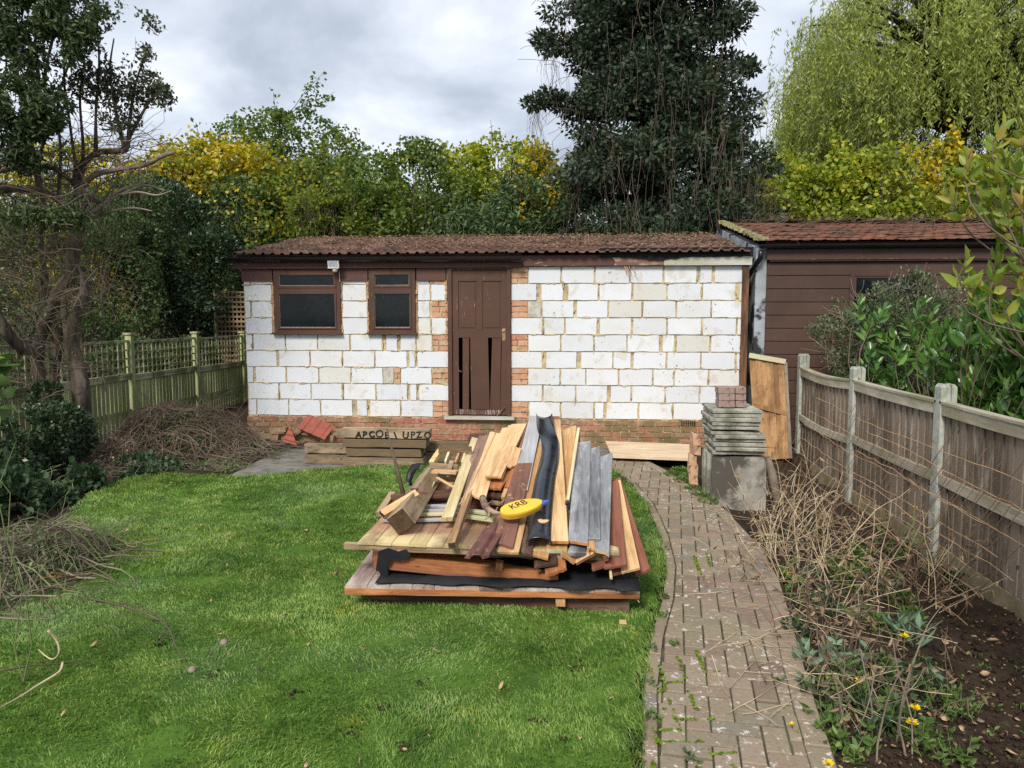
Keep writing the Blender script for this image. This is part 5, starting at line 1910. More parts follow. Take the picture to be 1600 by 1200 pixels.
# orange frame (third layer), tilted down to one side
g = empty('framed_hatch', (PX(727, 4.55), 4.55, .26)); g.rotation_euler = (0, R(4.2), 0)
tag(g, 'orange stained timber frame tilting under the pale deck panel', 'frame')
fw = PX(871, 4.55) - PX(583, 4.55)
q = MB(); q.box((0, .30, -.025), (fw, .60, .016)); q.build('back_board', M['orange'], g)
q = MB(); q.box((0, .0, -.030), (fw, .03, .05), None, jit=.002); q.build('front_rail', M['orange'], g)
q = MB(); q.box((0, .012, -.066), (fw - .02, .06, .020), None, jit=.002); q.build('lower_lip', M['redpaint'], g)
for xx in (-fw / 2 + .17, fw / 2 - .36):
    q = MB(); q.box((xx, -.012, .022), (.042, .05, .052), None, jit=.003); q.build('spacer_block', M['orange'], g)
q = MB(); q.box((-fw / 2 + .01, .25, -.01), (.05, .5, .09), None, jit=.006); q.build('end_rail', M['rotten'], g)
q = MB(); q.box((fw / 2 - .02, .3, -.03), (.04, .6, .07), None, jit=.004); q.build('end_rail', M['orange'], g)
# torn felt flap on the frame corner
q = MB()
pts = [(0, 0), (.06, .02), (.12, .0), (.17, .015), (.20, -.02), (.17, -.05), (.12, -.055), (.08, -.05), (.05, -.10), (.06, -.15), (.02, -.16), (.0, -.13), (-.02, -.12), (-.01, -.06)]
x0_ = PX(592, 4.5)
q.prism([(x0_ + a, .345 + b) for a, b in pts], 4.50, 4.512)
o = q.build('torn_felt', M['felt']); shift(o, (x0_, 4.5, .32)); tag(o, 'torn black felt flap hanging at the end of the orange frame', 'felt scrap')
# dark filling between frame and deck
q = MB(); q.box((0, 0, 0), (1.35, 1.7, .10)); o = q.build('waste_board', M['rotten']); o.location = (PX(800, 5.5) + .05, 5.62, .245)
bvm = o.modifiers.new('b', 'BEVEL'); bvm.width = .01
tag(o, 'dark stack of boards hidden in the middle of the pile', 'board', PG)
# pale deck
DW = PX(968, 4.55) - PX(560, 4.55)
sd = sheet('boarding_sheet', PX(560, 4.55), PX(968, 4.55), 4.55, 6.95, .375, .018, M['deck'], 'big pale tongued board panel, yellow along its front edge, carrying the loose planks', 15,
           [(.004, .04, .036, -DW / 2 - .09, DW / 2), (1.1, .05, .05, -DW / 2, DW / 2), (2.2, .05, .05, -DW / 2, DW / 2)], M['old'], ry=1.0)

# ---- supports hidden under the high far ends
for i, (y, z) in enumerate(((5.5, .44), (5.9, .50), (6.3, .57), (6.6, .64), (6.75, .70))):
    plank(['first', 'second', 'third', 'fourth', 'fifth'][i] + ' dark crosswise board under the sloping planks, counted from the front', ((735), 800, 'Y', y), ((905), 800, 'Y', y), .22, z - .37, M['rotten'])
    o = bpy.data.objects[-1] if 0 else None
for o in [o for o in bpy.data.objects if o.get('label', '').endswith('counted from the front')]:
    o.location.z = {'first': .44, 'second': .50, 'third': .57, 'fourth': .64, 'fifth': .70}[o['label'].split()[0]] + .02

EG = M['endgrain_shaded']
P = plank
# left side pieces lying on the deck
P('thick square timber at the edge of the pile, its dark sawn end towards the camera', (616, 802, 'z', .53), (672, 726, 'z', .52), .135, .135, M['old'], roll=38, endm=EG, name='square_timber', cat='timber', bevel=.004)
P('pale batten beside the thick square timber', (648, 800, 'z', .44), (676, 751, 'z', .50), .055, .045, M['green_pale'], roll=8, endm=M['old'], name='batten', cat='batten')
P('weathered batten crossing over the thick square timber', (597, 801, 'z', .47), (652, 768, 'z', .57), .055, .04, M['raw'], roll=-30, endm=EG, name='batten', cat='batten')
P('short board under the crossing batten at the pile edge', (606, 812, 'z', .42), (640, 785, 'z', .44), .09, .02, M['greyprime'], jag=.01)
P('broken dark rail end poking out over the lawn', (592, 800, 'z', .34), (613, 768, 'z', .42), .05, .04, M['old'], name='rail', cat='rail')
P('short crosspiece joined to the poking rail end', (613, 772, 'z', .42), (632, 772, 'z', .43), .05, .04, M['rotten'], name='rail', cat='rail')
P('rotten grey offcut hanging over the panel edge', (588, 822, 'z', .36), (606, 812, 'z', .36), .07, .05, M['bark'], jag=.012)
# crosswise pale short boards
for i, (v, lab) in enumerate(((811, 'pinkish pale lath lying crosswise nearest the camera'), (802, 'second crosswise pale lath, cracked along its length'), (796, 'third crosswise lath, grey white'), (789, 'fourth crosswise lath, furthest of the four'))):
    P(lab, (652 + i * 4, v, 'z', .41 + i * .006), (724 + i * 3, v - 3 + i, 'z', .42 + i * .006), .052, .018, [M['greyprime'], M['pale'], M['greyprime'], M['greyprime']][i], jag=.006, name='lath', cat='lath', roll=4)
P('green tinged lath running under the rough stick', (716, 803, 'z', .43), (772, 810, 'z', .44), .05, .02, M['green_pale'], jag=.008, name='lath', cat='lath')
P('second green tinged lath beside the broken branch', (718, 794, 'z', .44), (766, 800, 'z', .45), .05, .02, M['green_pale'], jag=.008, name='lath', cat='lath')
P('thin split strip leaning in the gap left of the long pale batten', (683, 745, 'z', .58), (713, 762, 'z', .52), .02, .012, M['raw'], name='lath', cat='lath')
P('dark board in the hollow left of the long pale batten', (668, 772, 'z', .45), (712, 768, 'z', .46), .16, .02, M['rotten'], jag=.01)
# ladder like wooden frame
g = empty('slatted_rack', q3((700, 720, 'z', .56)))
tag(g, 'small weathered slatted wooden frame tipped up on the far end of the pile', 'frame')
def brd(name, p0, p1, w_, t_, m):
    q = MB(); bar(q, q3(p0), q3(p1), w_, t_, jit=.003); o = child(q, name, m, g); return o
brd('rail', (671, 743, 'z', .54), (717, 746, 'z', .54), .075, .035, M['old'])
brd('rail', (672, 727, 'z', .62), (716, 730, 'z', .61), .035, .045, M['old'])
brd('rail', (685, 702, 'z', .72), (737, 702, 'z', .72), .045, .03, M['old'])
brd('side_rail', (674, 724, 'z', .63), (688, 704, 'z', .70), .03, .035, M['raw'])
brd('side_rail', (700, 742, 'z', .58), (706, 722, 'z', .64), .03, .03, M['old'])
for i, (u0, u1) in enumerate(((696, 704), (712, 719), (722, 728))):
    brd('slat', (u0, 726, 'z', .62), (u1, 706, 'z', .69), .075 if i == 0 else .05, .015, M['pale'] if i != 1 else M['raw'])
brd('slat', (676, 736, 'z', .60), (714, 738, 'z', .60), .02, .07, M['raw'])
# long pieces of the left half
P('long pale yellow batten running up the pile, leftmost of the long pieces', (699, 808, 'z', .47), (744, 684, -.01), .072, .032, M['pale'], roll=-10, endm=M['pale'], name='batten', cat='batten', slant=.5)
P('purplish bark edged slab up behind the pale yellow batten', (722, 772, -.02), (757, 680, .02), .09, .03, M['bark'], jag=.012, name='bark_slab')
P('second purplish bark slab, right against the first one', (738, 752, -.03), (764, 678, .0), .07, .03, M['bark'], jag=.012, name='bark_slab')
P('rough rounded batten reaching down over the deck, its end grain showing', (705, 848, 'z', .42), (744, 735, .02), .046, .036, M['rough'], roll=12, endm=EG, name='batten', cat='batten', jag=.004)
P('knotty split batten lying against the rough rounded one', (722, 785, .03), (772, 676, .05), .038, .03, M['rough'], roll=25, name='batten', cat='batten', jag=.006)
P('wide fresh yellow board with a jagged near end above the broken branch', (745, 776, .03), (777, 676, .05), .125, .018, M['raw'], slant=-1.0, jag=.014, roll=-6)
P('narrow fresh board edge beside the jagged yellow board', (757, 762, .01), (790, 668, .03), .06, .018, M['raw'], jag=.01)
P('topmost short yellow board with square near end and chipped far end', (770, 743, .09), (811, 662, .10), .125, .018, M['raw'], roll=-4, slant2=.4, jag=.004)
P('short yellow board directly under the topmost short one', (772, 745, .065), (806, 665, .075), .125, .018, M['raw'], roll=-4, slant=.15)
P('orange inner face of a broken board under the short yellow boards', (770, 762, .02), (795, 728, .03), .12, .02, M['orange'], jag=.008)
P('dark splintered board end below the orange broken board', (768, 775, -.03), (800, 735, -.02), .13, .02, M['rotten'], jag=.014)
P('dark splintered board, lower of the splintered ends beside the branch', (775, 785, -.07), (800, 750, -.06), .10, .02, M['old'], jag=.014)
P('slim orange sided strip left of the painted plank', (786, 776, .03), (814, 700, .05), .03, .02, M['raw'], name='lath', cat='lath')
P('second slim strip left of the painted plank', (792, 760, .05), (824, 672, .07), .035, .018, M['orange'], name='lath', cat='lath')
P('broken tan board tip sticking up beside the painted plank', (797, 728, .08), (806, 698, .11), .09, .016, M['raw'], jag=.02, roll=-12)
# brown painted and grey plank with the board under it
P('long plank, brown painted at the near end and grey primed at the far end', (786, 850, .055), (838, 652, .085), .125, .020, M['painted'], slant=-.35, roll=-5)
P('raw yellow board just under the long painted plank', (793, 862, .03), (846, 655, .06), .135, .018, M['raw'], slant=.1, roll=-4)
P('grey primed board between the painted plank and the black trough', (848, 738, .03), (858, 664, .06), .12, .016, M['greyprime'], roll=-4, slant=-.3)
P('second brown painted board seen through the gap left of the black trough', (832, 800, .02), (855, 700, .03), .12, .016, M['painted'])
P('flaking brown board with striped bark like face under the black trough', (815, 862, .005), (842, 780, .02), .12, .018, M['bark'], slant=-.35, jag=.006)
P('raw board end showing under the flaking brown board', (840, 868, -.015), (855, 800, .0), .13, .018, M['raw'], slant=-.4)
P('greenish sawn board end below the wide blond board', (870, 858, .01), (872, 790, .02), .125, .03, M['raw'], endm=M['green_pale'], slant=0)
P('short greyed board end tucked beneath the grey weathered boards', (902, 863, .0), (905, 800, .01), .10, .03, M['greywood'])
# grey part of the painted plank
P('grey primer coated upper face lying on the far half of the painted plank', (812, 762, .062), (838, 650, .092), .115, .004, M['greyprime'], roll=-5, slant=-.5, bevel=0)
# black trough
def trough():
    path_px = [(842, 843, .075), (845, 800, .085), (852, 745, .10), (859, 715, .105), (860, 690, .11), (853, 672, .115), (850, 650, .12)]
    pts = [q3(p) for p in path_px]
    # smooth
    fine = []
    for i in range(len(pts) - 1):
        p0 = pts[max(i - 1, 0)]; p1 = pts[i]; p2 = pts[i + 1]; p3 = pts[min(i + 2, len(pts) - 1)]
        for k in range(5):
            t = k / 5
            fine.append(.5 * ((2 * p1) + (-p0 + p2) * t + (2 * p0 - 5 * p1 + 4 * p2 - p3) * t * t + (-p0 + 3 * p1 - 3 * p2 + p3) * t ** 3))
    fine.append(pts[-1])
    g_ = MB(); ns = 12; vs, fs = [], []
    for i, p in enumerate(fine):
        t = (fine[min(i + 1, len(fine) - 1)] - fine[max(i - 1, 0)]).normalized()
        side = t.cross(Vector((0, 0, 1))).normalized(); up = side.cross(t)
        tt = i / len(fine)
        w_ = .080 - .014 * tt
        inv = 1 if tt < .55 else 1 - 1.9 * min(1, (tt - .55) / .35)    # hump near, trough at the far end
        for k in range(ns + 1):
            a_ = pi * k / ns
            vs.append(p + side * cos(a_) * -w_ + up * (sin(a_) * .045 * inv - .03 * inv))
    for i in range(len(fine) - 1):
        for k in range(ns):
            q = i * (ns + 1) + k; fs.append((q, q + 1, q + ns + 2, q + ns + 1))
    g_.add(vs, fs)
    o = g_.build('plastic_channel', M['gloss'], smooth=True)
    shift(o, fine[0])
    o.modifiers.new('t', 'SOLIDIFY').thickness = .003
    tag(o, 'twisted length of glossy black plastic lying along the top of the pile', 'plastic sheet')
trough()
q = MB(); p0 = onpile(849, 812, .135)
poly = [(-.035, .0), (-.028, -.018), (-.01, -.030), (.01, -.028), (.028, -.014), (.036, .0), (.02, .003), (-.005, .001), (-.015, .008)]
q.add([(x, y, 0) for x, y in poly] + [(x, y, -.006) for x, y in poly], [tuple(range(9)), tuple(range(17, 8, -1))] + [(i, i + 9, (i + 1) % 9 + 9, (i + 1) % 9) for i in range(9)])
o = q.build('wood_chip', M['raw']); o.location = p0; o.rotation_euler = (R(24), 0, 0)
tag(o, 'half moon wood chip resting on the black plastic', 'wood chip')
# right half
P('wide blond board right of the black plastic, full length', (873, 845, .06), (865, 655, .10), .118, .022, M['raw'], endm=M['orange'])
P('red brown painted plank edge beside the black plastic, behind the blond board', (868, 700, .075), (869, 650, .10), .06, .03, M['redpaint'])
P('blond board fanning out behind the wide blond one', (882, 770, .02), (889, 668, .06), .12, .018, M['raw'], slant2=.7, roll=6)
P('grey board sunk beneath the thin yellow batten', (893, 800, .01), (897, 690, .03), .12, .018, M['greywood'])
P('thin pale yellow batten with a black tip', (887, 780, .085), (904, 668, .115), .022, .022, M['pale'], name='batten', cat='batten')
q = MB(); q.box((0, 0, 0), (.022, .05, .022), None, jit=.004); o = q.build('tar_lump', M['black']); o.location = onpile(886, 786, .07); tag(o, 'black tarry stub beneath the thin pale yellow batten', 'tar lump')
P('grey weathered board with scratched face, leftmost of the three grey ones', (903, 846, .05), (911, 690, .06), .122, .022, M['greywood'], slant=-.3, slant2=.3, roll=2, endm=M['orange'])
P('narrow middle grey weathered board between two others', (921, 842, .045), (924, 700, .05), .13, .018, M['greywood'], roll=4, slant2=.6)
P('grey weathered board furthest right, splintered at its near end', (934, 860, .03), (943, 712, .04), .135, .020, M['greywood'], roll=6, slant=-.8, slant2=.7, jag=.012, endm=M['raw'])
P('orange edged red brown board lining the grey weathered boards', (946, 870, .0), (953, 718, .03), .03, .03, M['redpaint'], roll=10)
P('splintered raw strip hanging between the grey weathered boards', (925, 858, .03), (919, 800, .045), .04, .02, M['raw'], jag=.03, name='lath', cat='lath')
P('red brown painted board, first of the fanned boards', (961, 884, -.05), (954, 752, .0), .135, .018, M['redpaint'], roll=12, wf=.11)
P('raw backed board in the fan between two red brown boards', (985, 890, -.09), (960, 752, -.03), .115, .018, M['raw'], roll=18, wf=.09)
P('outermost red brown board of the fan, over the grass', (1004, 893, -.14), (962, 748, -.05), .095, .022, M['redpaint'], roll=28, wf=.07)
P('second red brown board hiding under the raw backed one', (972, 893, -.11), (956, 770, -.05), .12, .018, M['redpaint'], roll=18)
# V shaped board ends
P('raw board on edge, left half of the v shape at the front of the pile', (889, 872, -.03), (889, 800, -.01), .10, .020, M['raw'], roll=-38)
P('raw board on edge, right half of the v shape at the front of the pile', (913, 872, -.03), (908, 800, -.01), .13, .020, M['raw'], roll=34, endm=M['redpaint'])
P('dark broken board end in the shadow under the greenish board end', (852, 882, -.055), (852, 800, -.06), .14, .02, M['rotten'], roll=14, jag=.01)
P('orange brown splintered board lying low at the front of the pile', (868, 892, -.075), (862, 830, -.07), .13, .022, M['orange'], roll=20, jag=.014)
P('narrow raw peg sticking out under the fanned boards', (955, 902, -.10), (953, 880, -.09), .016, .016, M['pale'], name='peg', cat='peg')
P('red brown board end wedged under the first fanned board', (940, 884, -.07), (935, 800, -.06), .13, .02, M['redpaint'], roll=24)
q = MB(); q.tube([at(970, 908, Y=4.65), at(999, 941, Y=4.45)], .003, 4); o = q.build('wire', M['straw']); shift(o, at(985, 925, Y=4.5)); tag(o, 'thin stiff wire slanting down off the pile', 'wire')

# brown profiled piece of ridge
g = MB(); n = 14; vs = []; fs = []
prof_ = [(-.10, .0), (-.06, .006), (-.03, .028), (.0, .034), (.03, .028), (.05, .006), (.10, .004)]
for i in range(n + 1):
    for lay in (0, -.016):
        for x, h in prof_:
            vs.append((x + random.uniform(-.002, .002), -.17 + .34 * i / n + (random.uniform(-.015, .012) if i in (0, n) else 0), h + lay))
c_ = len(prof_)
for i in range(n):
    for k in range(c_ - 1):
        q_ = i * 2 * c_ + k
        fs += [(q_, q_ + 1, q_ + 1 + 2 * c_, q_ + 2 * c_), (q_ + c_ + 1, q_ + c_, q_ + 3 * c_, q_ + 3 * c_ + 1)]
    q_ = i * 2 * c_
    fs += [(q_, q_ + 2 * c_, q_ + 3 * c_, q_ + c_), (q_ + c_ - 1, q_ + 2 * c_ - 1, q_ + 4 * c_ - 1, q_ + 3 * c_ - 1)]
for k in range(c_ - 1):
    fs.append((k, k + c_, k + c_ + 1, k + 1)); q_ = n * 2 * c_ + k; fs.append((q_, q_ + 1, q_ + 1 + c_, q_ + c_))
g.add(vs, fs)
o = g.build('roof_tile_piece', M['tilefrag']); o.location = at(760, 846, z=.43); o.rotation_euler = (R(3), R(-6), R(-6)); o.scale = (.70, 1.5, 1)
tag(o, 'broken brown clay roof tile piece lying on the deck beside the painted plank', 'broken tile')

# yellow boat shaped plastic piece with a blue tip and black marker letters
g = empty('plastic_float', onpile(815, 790, .16))
tag(g, 'yellow boat shaped plastic float with marker letters and a blue tip', 'float')
def flt(x0, x1, f, name, m, zt=.0, zb=-.045):
    q = MB(); n = 24; top = []; bot = []
    for i in range(n + 1):
        x = x0 + (x1 - x0) * i / n
        top.append((x, f(x)))
    outl = top + [(x, -y) for x, y in top[::-1][1:-1]]
    k = len(outl)
    rows = [(.93, zb + .0), (1.0, -.016), (.985, -.007), (.95, -.001), (.90, .0)]
    vs = []
    for s_, z_ in rows:
        for x, y in outl:
            vs.append((x * (.5 + .5 * s_), y * s_, z_))
    fs = []
    for r_ in range(len(rows) - 1):
        for i in range(k):
            j = (i + 1) % k
            fs.append((r_ * k + i, r_ * k + j, (r_ + 1) * k + j, (r_ + 1) * k + i))
    fs.append(tuple(range((len(rows) - 1) * k, len(rows) * k))); fs.append(tuple(range(k))[::-1])
    q.add(vs, fs)
    o = q.build(name, m, g)
    bm = bmesh.new(); bm.from_mesh(o.data); bmesh.ops.recalc_face_normals(bm, faces=bm.faces); bm.to_mesh(o.data); bm.free()
    return o
LH = .15
shape = lambda x: .066 * max(0.0, 1 - (abs(x) / LH) ** 2.6) ** .5 * (1 - .25 * max(0, x) / LH)
flt(-LH, LH, shape, 'float_body', M['yellow'])
q = MB()
q.add([(.118, -.033, -.030), (.118, .033, -.030), (.205, .0, -.030), (.118, -.033, -.012), (.118, .033, -.012), (.205, .0, -.016)], [(2, 1, 0), (3, 4, 5), (0, 1, 4, 3), (1, 2, 5, 4), (2, 0, 3, 5)])
q.build('float_tip', M['blue'], g)
g.rotation_euler = (R(20), R(-8), R(30))
cu = bpy.data.curves.new('lettering', 'FONT'); cu.body = 'KRB'; cu.size = .07; cu.extrude = .0004; cu.offset = .0003
to = bpy.data.objects.new('tmp', cu); col.objects.link(to); bpy.context.view_layer.update()
me = bpy.data.meshes.new_from_object(to.evaluated_get(bpy.context.evaluated_depsgraph_get())); bpy.data.objects.remove(to); me.materials.clear()
lo_ = link('lettering', me, M['ink'], g); lo_.location = (-.075, -.012, .0012); lo_.rotation_euler = (0, 0, R(8))

# rod, strap, branch
q = MB()
pr_ = [at(630, 772, Y=5.3), at(621, 735, Y=5.33), at(612, 700, Y=5.36), at(604, 669, Y=5.4)]
q.tube(pr_, [.018, .014, .009, .004], 7); q.tube([at(622, 742, Y=5.33), at(626, 735, Y=5.32)], [.004, .002], 4)
o = q.build('stake', M['twig'], smooth=True); shift(o, pr_[0]); tag(o, 'dark tapering stake standing slanted at the edge of the pile', 'stake')
q = MB(); sp_ = [at(641, 759, Y=5.9), at(638, 752, Y=5.95), at(641, 740, Y=6.0), at(650, 726, Y=6.05), at(657, 724, Y=6.1), at(663, 726, Y=6.15)]
vs, fs = [], []
for i, p in enumerate(sp_):
    w_ = [.012, .02, .03, .034, .022, .012][i]
    vs += [p + Vector((-w_, 0, .004)), p + Vector((w_, .03, -.004))]
fs = [(2 * i, 2 * i + 1, 2 * i + 3, 2 * i + 2) for i in range(5)]
q.add(vs, fs); o = q.build('rubber_strap', M['black'], smooth=True); shift(o, sp_[0]); o.modifiers.new('t', 'SOLIDIFY').thickness = .005
tag(o, 'bent black rubber strap curling out over the lawn', 'strap')
q = MB()
bp = [onpile(754, 778, .05), onpile(758, 790, .05), onpile(764, 797, .06), onpile(773, 801, .07), onpile(783, 802, .08)]
q.tube(bp, [.024, .026, .022, .016, .008], 8); q.tube([bp[2], onpile(764, 806, .06), onpile(758, 812, .06)], [.012, .007, .003], 5); q.tube([bp[3], onpile(778, 792, .10)], [.008, .003], 4); q.tube([bp[1], onpile(768, 784, .09)], [.009, .003], 4)
o = q.build('broken_branch', M['bark'], smooth=True); shift(o, bp[0]); tag(o, 'short gnarled broken branch stuck between boards left of the yellow float', 'branch')
for i, (u, v) in enumerate([(648, 765), (662, 771), (612, 836)]):
    q = MB()
    p = at(u, v, z=.56 if i < 2 else .43)
    for k in range(6):
        a_ = k * 1.1; q.box(p + Vector((.018 * cos(a_), .018 * sin(a_), .003)), (.02, .012, .008), Matrix.Rotation(a_, 3, 'Z'), jit=.003)
    if i < 2:
        o = q.build('leaf_crumb', M['tilefrag']); shift(o, p); tag(o, ['curled dead leaf bit on the thick square timber', 'second curled dead leaf bit, lower on the thick square timber'][i], 'leaf')

# ------------------------------------------------------------ trees and shrubs


def localise(o, g):
    o.data.transform(Matrix.Translation(-Vector(g.location)))
    o.parent = g
    return o


def lumpy(P, amp, s, rng_off=0):
    """push points about by a smooth field, so that a crown gets an uneven outline"""
    q = np.stack([fbm(P[:, 0] + P[:, 2], P[:, 1], s, rng_off), fbm(P[:, 1] + P[:, 2], P[:, 0], s, rng_off + 3), fbm(P[:, 2], P[:, 0] - P[:, 1], s, rng_off + 6)], -1) - .5
    return P + q * amp * 2


def stems_tree(label, x, y, n, h, spread, m, nleaf, LL, LW, z0=.6, seed=1, name='hazel_tree', cat='tree', group='hazel trees behind the buildings', r0=.035, tip=.16, mid=.45, two=False, bark='twig', base_r=.55, bend=.05, droop=.3, up=0.5, sub=4, fill=.40):
    h = h * 1.05
    rng = np.random.default_rng(seed); rnd = random.Random(seed)
    g = empty(name, (x, y, 0))
    tag(g, label, cat, group)
    tr = MB()
    cps, crs = [], []
    for i in range(n):
        a = rnd.uniform(0, 2 * pi)
        rr = rnd.random() ** .6
        b = Vector((x + base_r * rr * cos(a), y + base_r * rr * sin(a), -.05))
        hh = h * rnd.uniform(.72, 1.0) * (1 - .22 * rr)
        tgt = Vector((x + spread[0] * rr * cos(a), y + spread[1] * rr * sin(a), hh))
        pts = []
        k = 9
        off = Vector((rnd.gauss(0, bend), rnd.gauss(0, bend), 0))
        for j in range(k + 1):
            t = j / k
            p = b.lerp(tgt, t)
            p.x += (tgt.x - b.x) * (.25 * sin(pi * t)) + off.x * sin(pi * t) * h * .4 + rnd.gauss(0, .015 * h / 4)
            p.y += off.y * sin(pi * t) * h * .4 + rnd.gauss(0, .015 * h / 4)
            pts.append(p)
        tr.tube(pts, taper(k + 1, r0 * rnd.uniform(.6, 1.1), .006), 5, cap=False)
        allp = [pts]
        for s_ in range(sub):
            j = rnd.randint(3, k - 1)
            d = Vector((rnd.gauss(0, .7), rnd.gauss(0, .7), rnd.uniform(.4, 1.2)))
            q = wander(pts[j], d, h * rnd.uniform(.10, .26), 5, .12, .03, rnd)
            tr.tube(q, taper(6, r0 * .35, .004), 4, cap=False)
            allp.append(q)
        for q in allp:
            q = np.array([tuple(p) for p in q])
            t = rng.random(max(8, int(nleaf / n / (sub + 1) * (2.0 if q is allp[0] else 1))))
            f = t * (len(q) - 1); i0 = np.minimum(f.astype(int), len(q) - 2); fr = (f - i0)[:, None]
            c = q[i0] * (1 - fr) + q[i0 + 1] * fr
            zt = np.clip(c[:, 2] / h, 0, 1)
            rad = tip + (mid - tip) * (1 - zt) ** .7
            ok = c[:, 2] > z0
            cps.append(c[ok]); crs.append(rad[ok])
    c = np.concatenate(cps); r_ = np.concatenate(crs)
    k = rng.choice(len(c), nleaf); c, r_ = c[k], r_[k]
    fm = rng.random(nleaf) < fill
    nf = int(fm.sum()); aa = rng.uniform(0, 2 * pi, nf); q_ = rng.random(nf) ** .35
    zz_ = rng.random(nf)
    wz_ = np.sqrt(np.clip(1 - np.clip((zz_ - .35) / .65, 0, 1) ** 2.4, 0, 1))
    c[fm] = np.stack([x + spread[0] * q_ * wz_ * np.cos(aa), y + spread[1] * q_ * wz_ * np.sin(aa), z0 + (h * .90 - z0) * zz_], -1); r_[fm] = .28
    off = rdirs(nleaf, rng) * (rng.random((nleaf, 1)) ** .6) * r_[:, None]
    off[:, 2] *= .75
    P = c + off
    P = lumpy(P, .30, 1.3, seed % 7)
    P = P[~((fbm(P[:, 0] * 1.1, P[:, 2], 1.7, seed % 11) < .40) & (rng.random(len(P)) < .75))]
    P = P[P[:, 2] > .05]
    D = unit(unit(off[:len(P)]) * .8 + rdirs(len(P), rng) * .8 + np.array([0, 0, up - droop * 2]))
    V, Fa = (leaf_arrays if two else quad_leaves)(P, D, LL, LW, rng=rng)
    cr = np_obj('crown', V, Fa, m); localise(cr, g)
    t_ = tr.build('trunk', M[bark], None, True); localise(t_, g)
    return g


def blob_shrub(label, ells, m, nleaf, LL, LW, seed=1, name='shrub', cat='shrub', group=None, two=False, shell=.28, lump=.3, ls=1.2, stemn=14, bark='twig', sr=.03, up=.3, base=None, part='foliage', flat=0.0, gapk=.0, droop=.2, gs=2.2):
    """leaf mass over several ellipsoids (cx, cy, cz, rx, ry, rz)"""
    rng = np.random.default_rng(seed); rnd = random.Random(seed)
    bx, by = base or (ells[0][0], ells[0][1])
    g = empty(name, (bx, by, 0))
    tag(g, label, cat, group)
    E = np.array(ells, float)
    wgt = (E[:, 3] * E[:, 4] + E[:, 4] * E[:, 5] + E[:, 3] * E[:, 5]); wgt /= wgt.sum()
    k = rng.choice(len(E), int(nleaf * (1 + gapk)), p=wgt)
    n = len(k)
    d = rdirs(n, rng)
    rad = 1 - shell * rng.random(n) ** 1.4
    rad[rng.random(n) < .12] *= .7
    P = E[k, :3] + d * E[k, 3:] * rad[:, None]
    P = lumpy(P, lump, ls, seed % 5)
    if gapk:
        dn = fbm(P[:, 0] + P[:, 1] * .7, P[:, 2] + P[:, 1] * .3, gs, seed % 9)
        ok = dn > np.quantile(dn, gapk / (1 + gapk) * .95)
        P, d = P[ok], d[ok]
    ok = P[:, 2] > -.05
    P, d = P[ok], d[ok]
    n = len(P)
    D = unit(d * 1.0 + rdirs(n, rng) * .9 + np.array([0, 0, up]))
    V, Fa = (leaf_arrays if two else quad_leaves)(P, D, LL, LW, rng=rng)
    o = np_obj(part, V, Fa, m); localise(o, g)
    tr = MB()
    for i in range(stemn):
        e = ells[rnd.randrange(len(ells))]
        dd = rdirs(1, rng)[0]; dd[2] = abs(dd[2])
        tgt = Vector((e[0] + e[3] * .85 * dd[0], e[1] + e[4] * .85 * dd[1], e[2] + e[5] * .85 * dd[2]))
        b = Vector((bx + rnd.gauss(0, .15), by + rnd.gauss(0, .15), -.1))
        pts = []
        for j in range(8):
            t = j / 7
            p = b.lerp(tgt, t) + Vector((rnd.gauss(0, .04), rnd.gauss(0, .04), .15 * sin(pi * t)))
            pts.append(p)
        tr.tube(pts, taper(8, sr, sr * .2), 5, cap=False)
    if stemn:
        t_ = tr.build('stems', M[bark], None, True); localise(t_, g)
    return g


def W(u, Y): return at(u, 488, Y=Y).x
def Zt(v, Y): return at(905, v, Y=Y).z


HG = 'hazel trees behind the buildings'
# behind, from the left. (label, u, Y, top v, spread, n, leaves, material)
stems_tree('tall green hazel, highest of the trees left of the vine hung evergreen', W(440, 19), 19, 26, Zt(138, 19), (3.0, 1.6), M['l_green'], 38475, 0.101, 0.076, z0=2.0, seed=21, mid=.6)
stems_tree('golden yellow hazel standing behind the left end of the white building', W(330, 17), 17, 24, Zt(185, 17), (2.7, 1.3), M['l_yellow'], 38475, 0.101, 0.084, z0=2.2, seed=22, mid=.55)
stems_tree('yellow hazel with green patches above the left third of the tiled roof', W(500, 16.5), 16.5, 18, Zt(225, 16.5), (1.5, 1.0), M['l_mix'], 23085, 0.092, 0.076, z0=2.0, seed=23, mid=.5)
stems_tree('yellowing hazel seen through the gnarled garden tree', W(120, 19), 19, 22, Zt(190, 19), (3.0, 1.5), M['l_yellow'], 30780, 0.109, 0.084, z0=1.5, seed=24, mid=.6)
stems_tree('upright green hazel of thin shoots above the middle of the roof', W(645, 15.8), 15.8, 24, Zt(205, 15.8), (1.45, .9), M['l_green'], 33345, 0.084, 0.071, z0=1.6, seed=25, mid=.33, tip=.10)
stems_tree('yellow green hazel between the thin green one and the dark evergreen', W(775, 17), 17, 24, Zt(198, 17), (1.9, 1.1), M['l_lime'], 35910, 0.092, 0.076, z0=1.8, seed=26, mid=.45)
stems_tree('small golden hazel spray close beside the dark evergreen', W(838, 16), 16, 8, Zt(215, 16), (.55, .5), M['l_yellow'], 8208, 0.092, 0.076, z0=3.0, seed=27, mid=.3)
stems_tree('green hazel filling the gap between the golden one and the thin shoots', W(575, 18), 18, 18, Zt(215, 18), (1.6, 1.0), M['l_green'], 25650, 0.092, 0.076, z0=1.6, seed=28, mid=.5)
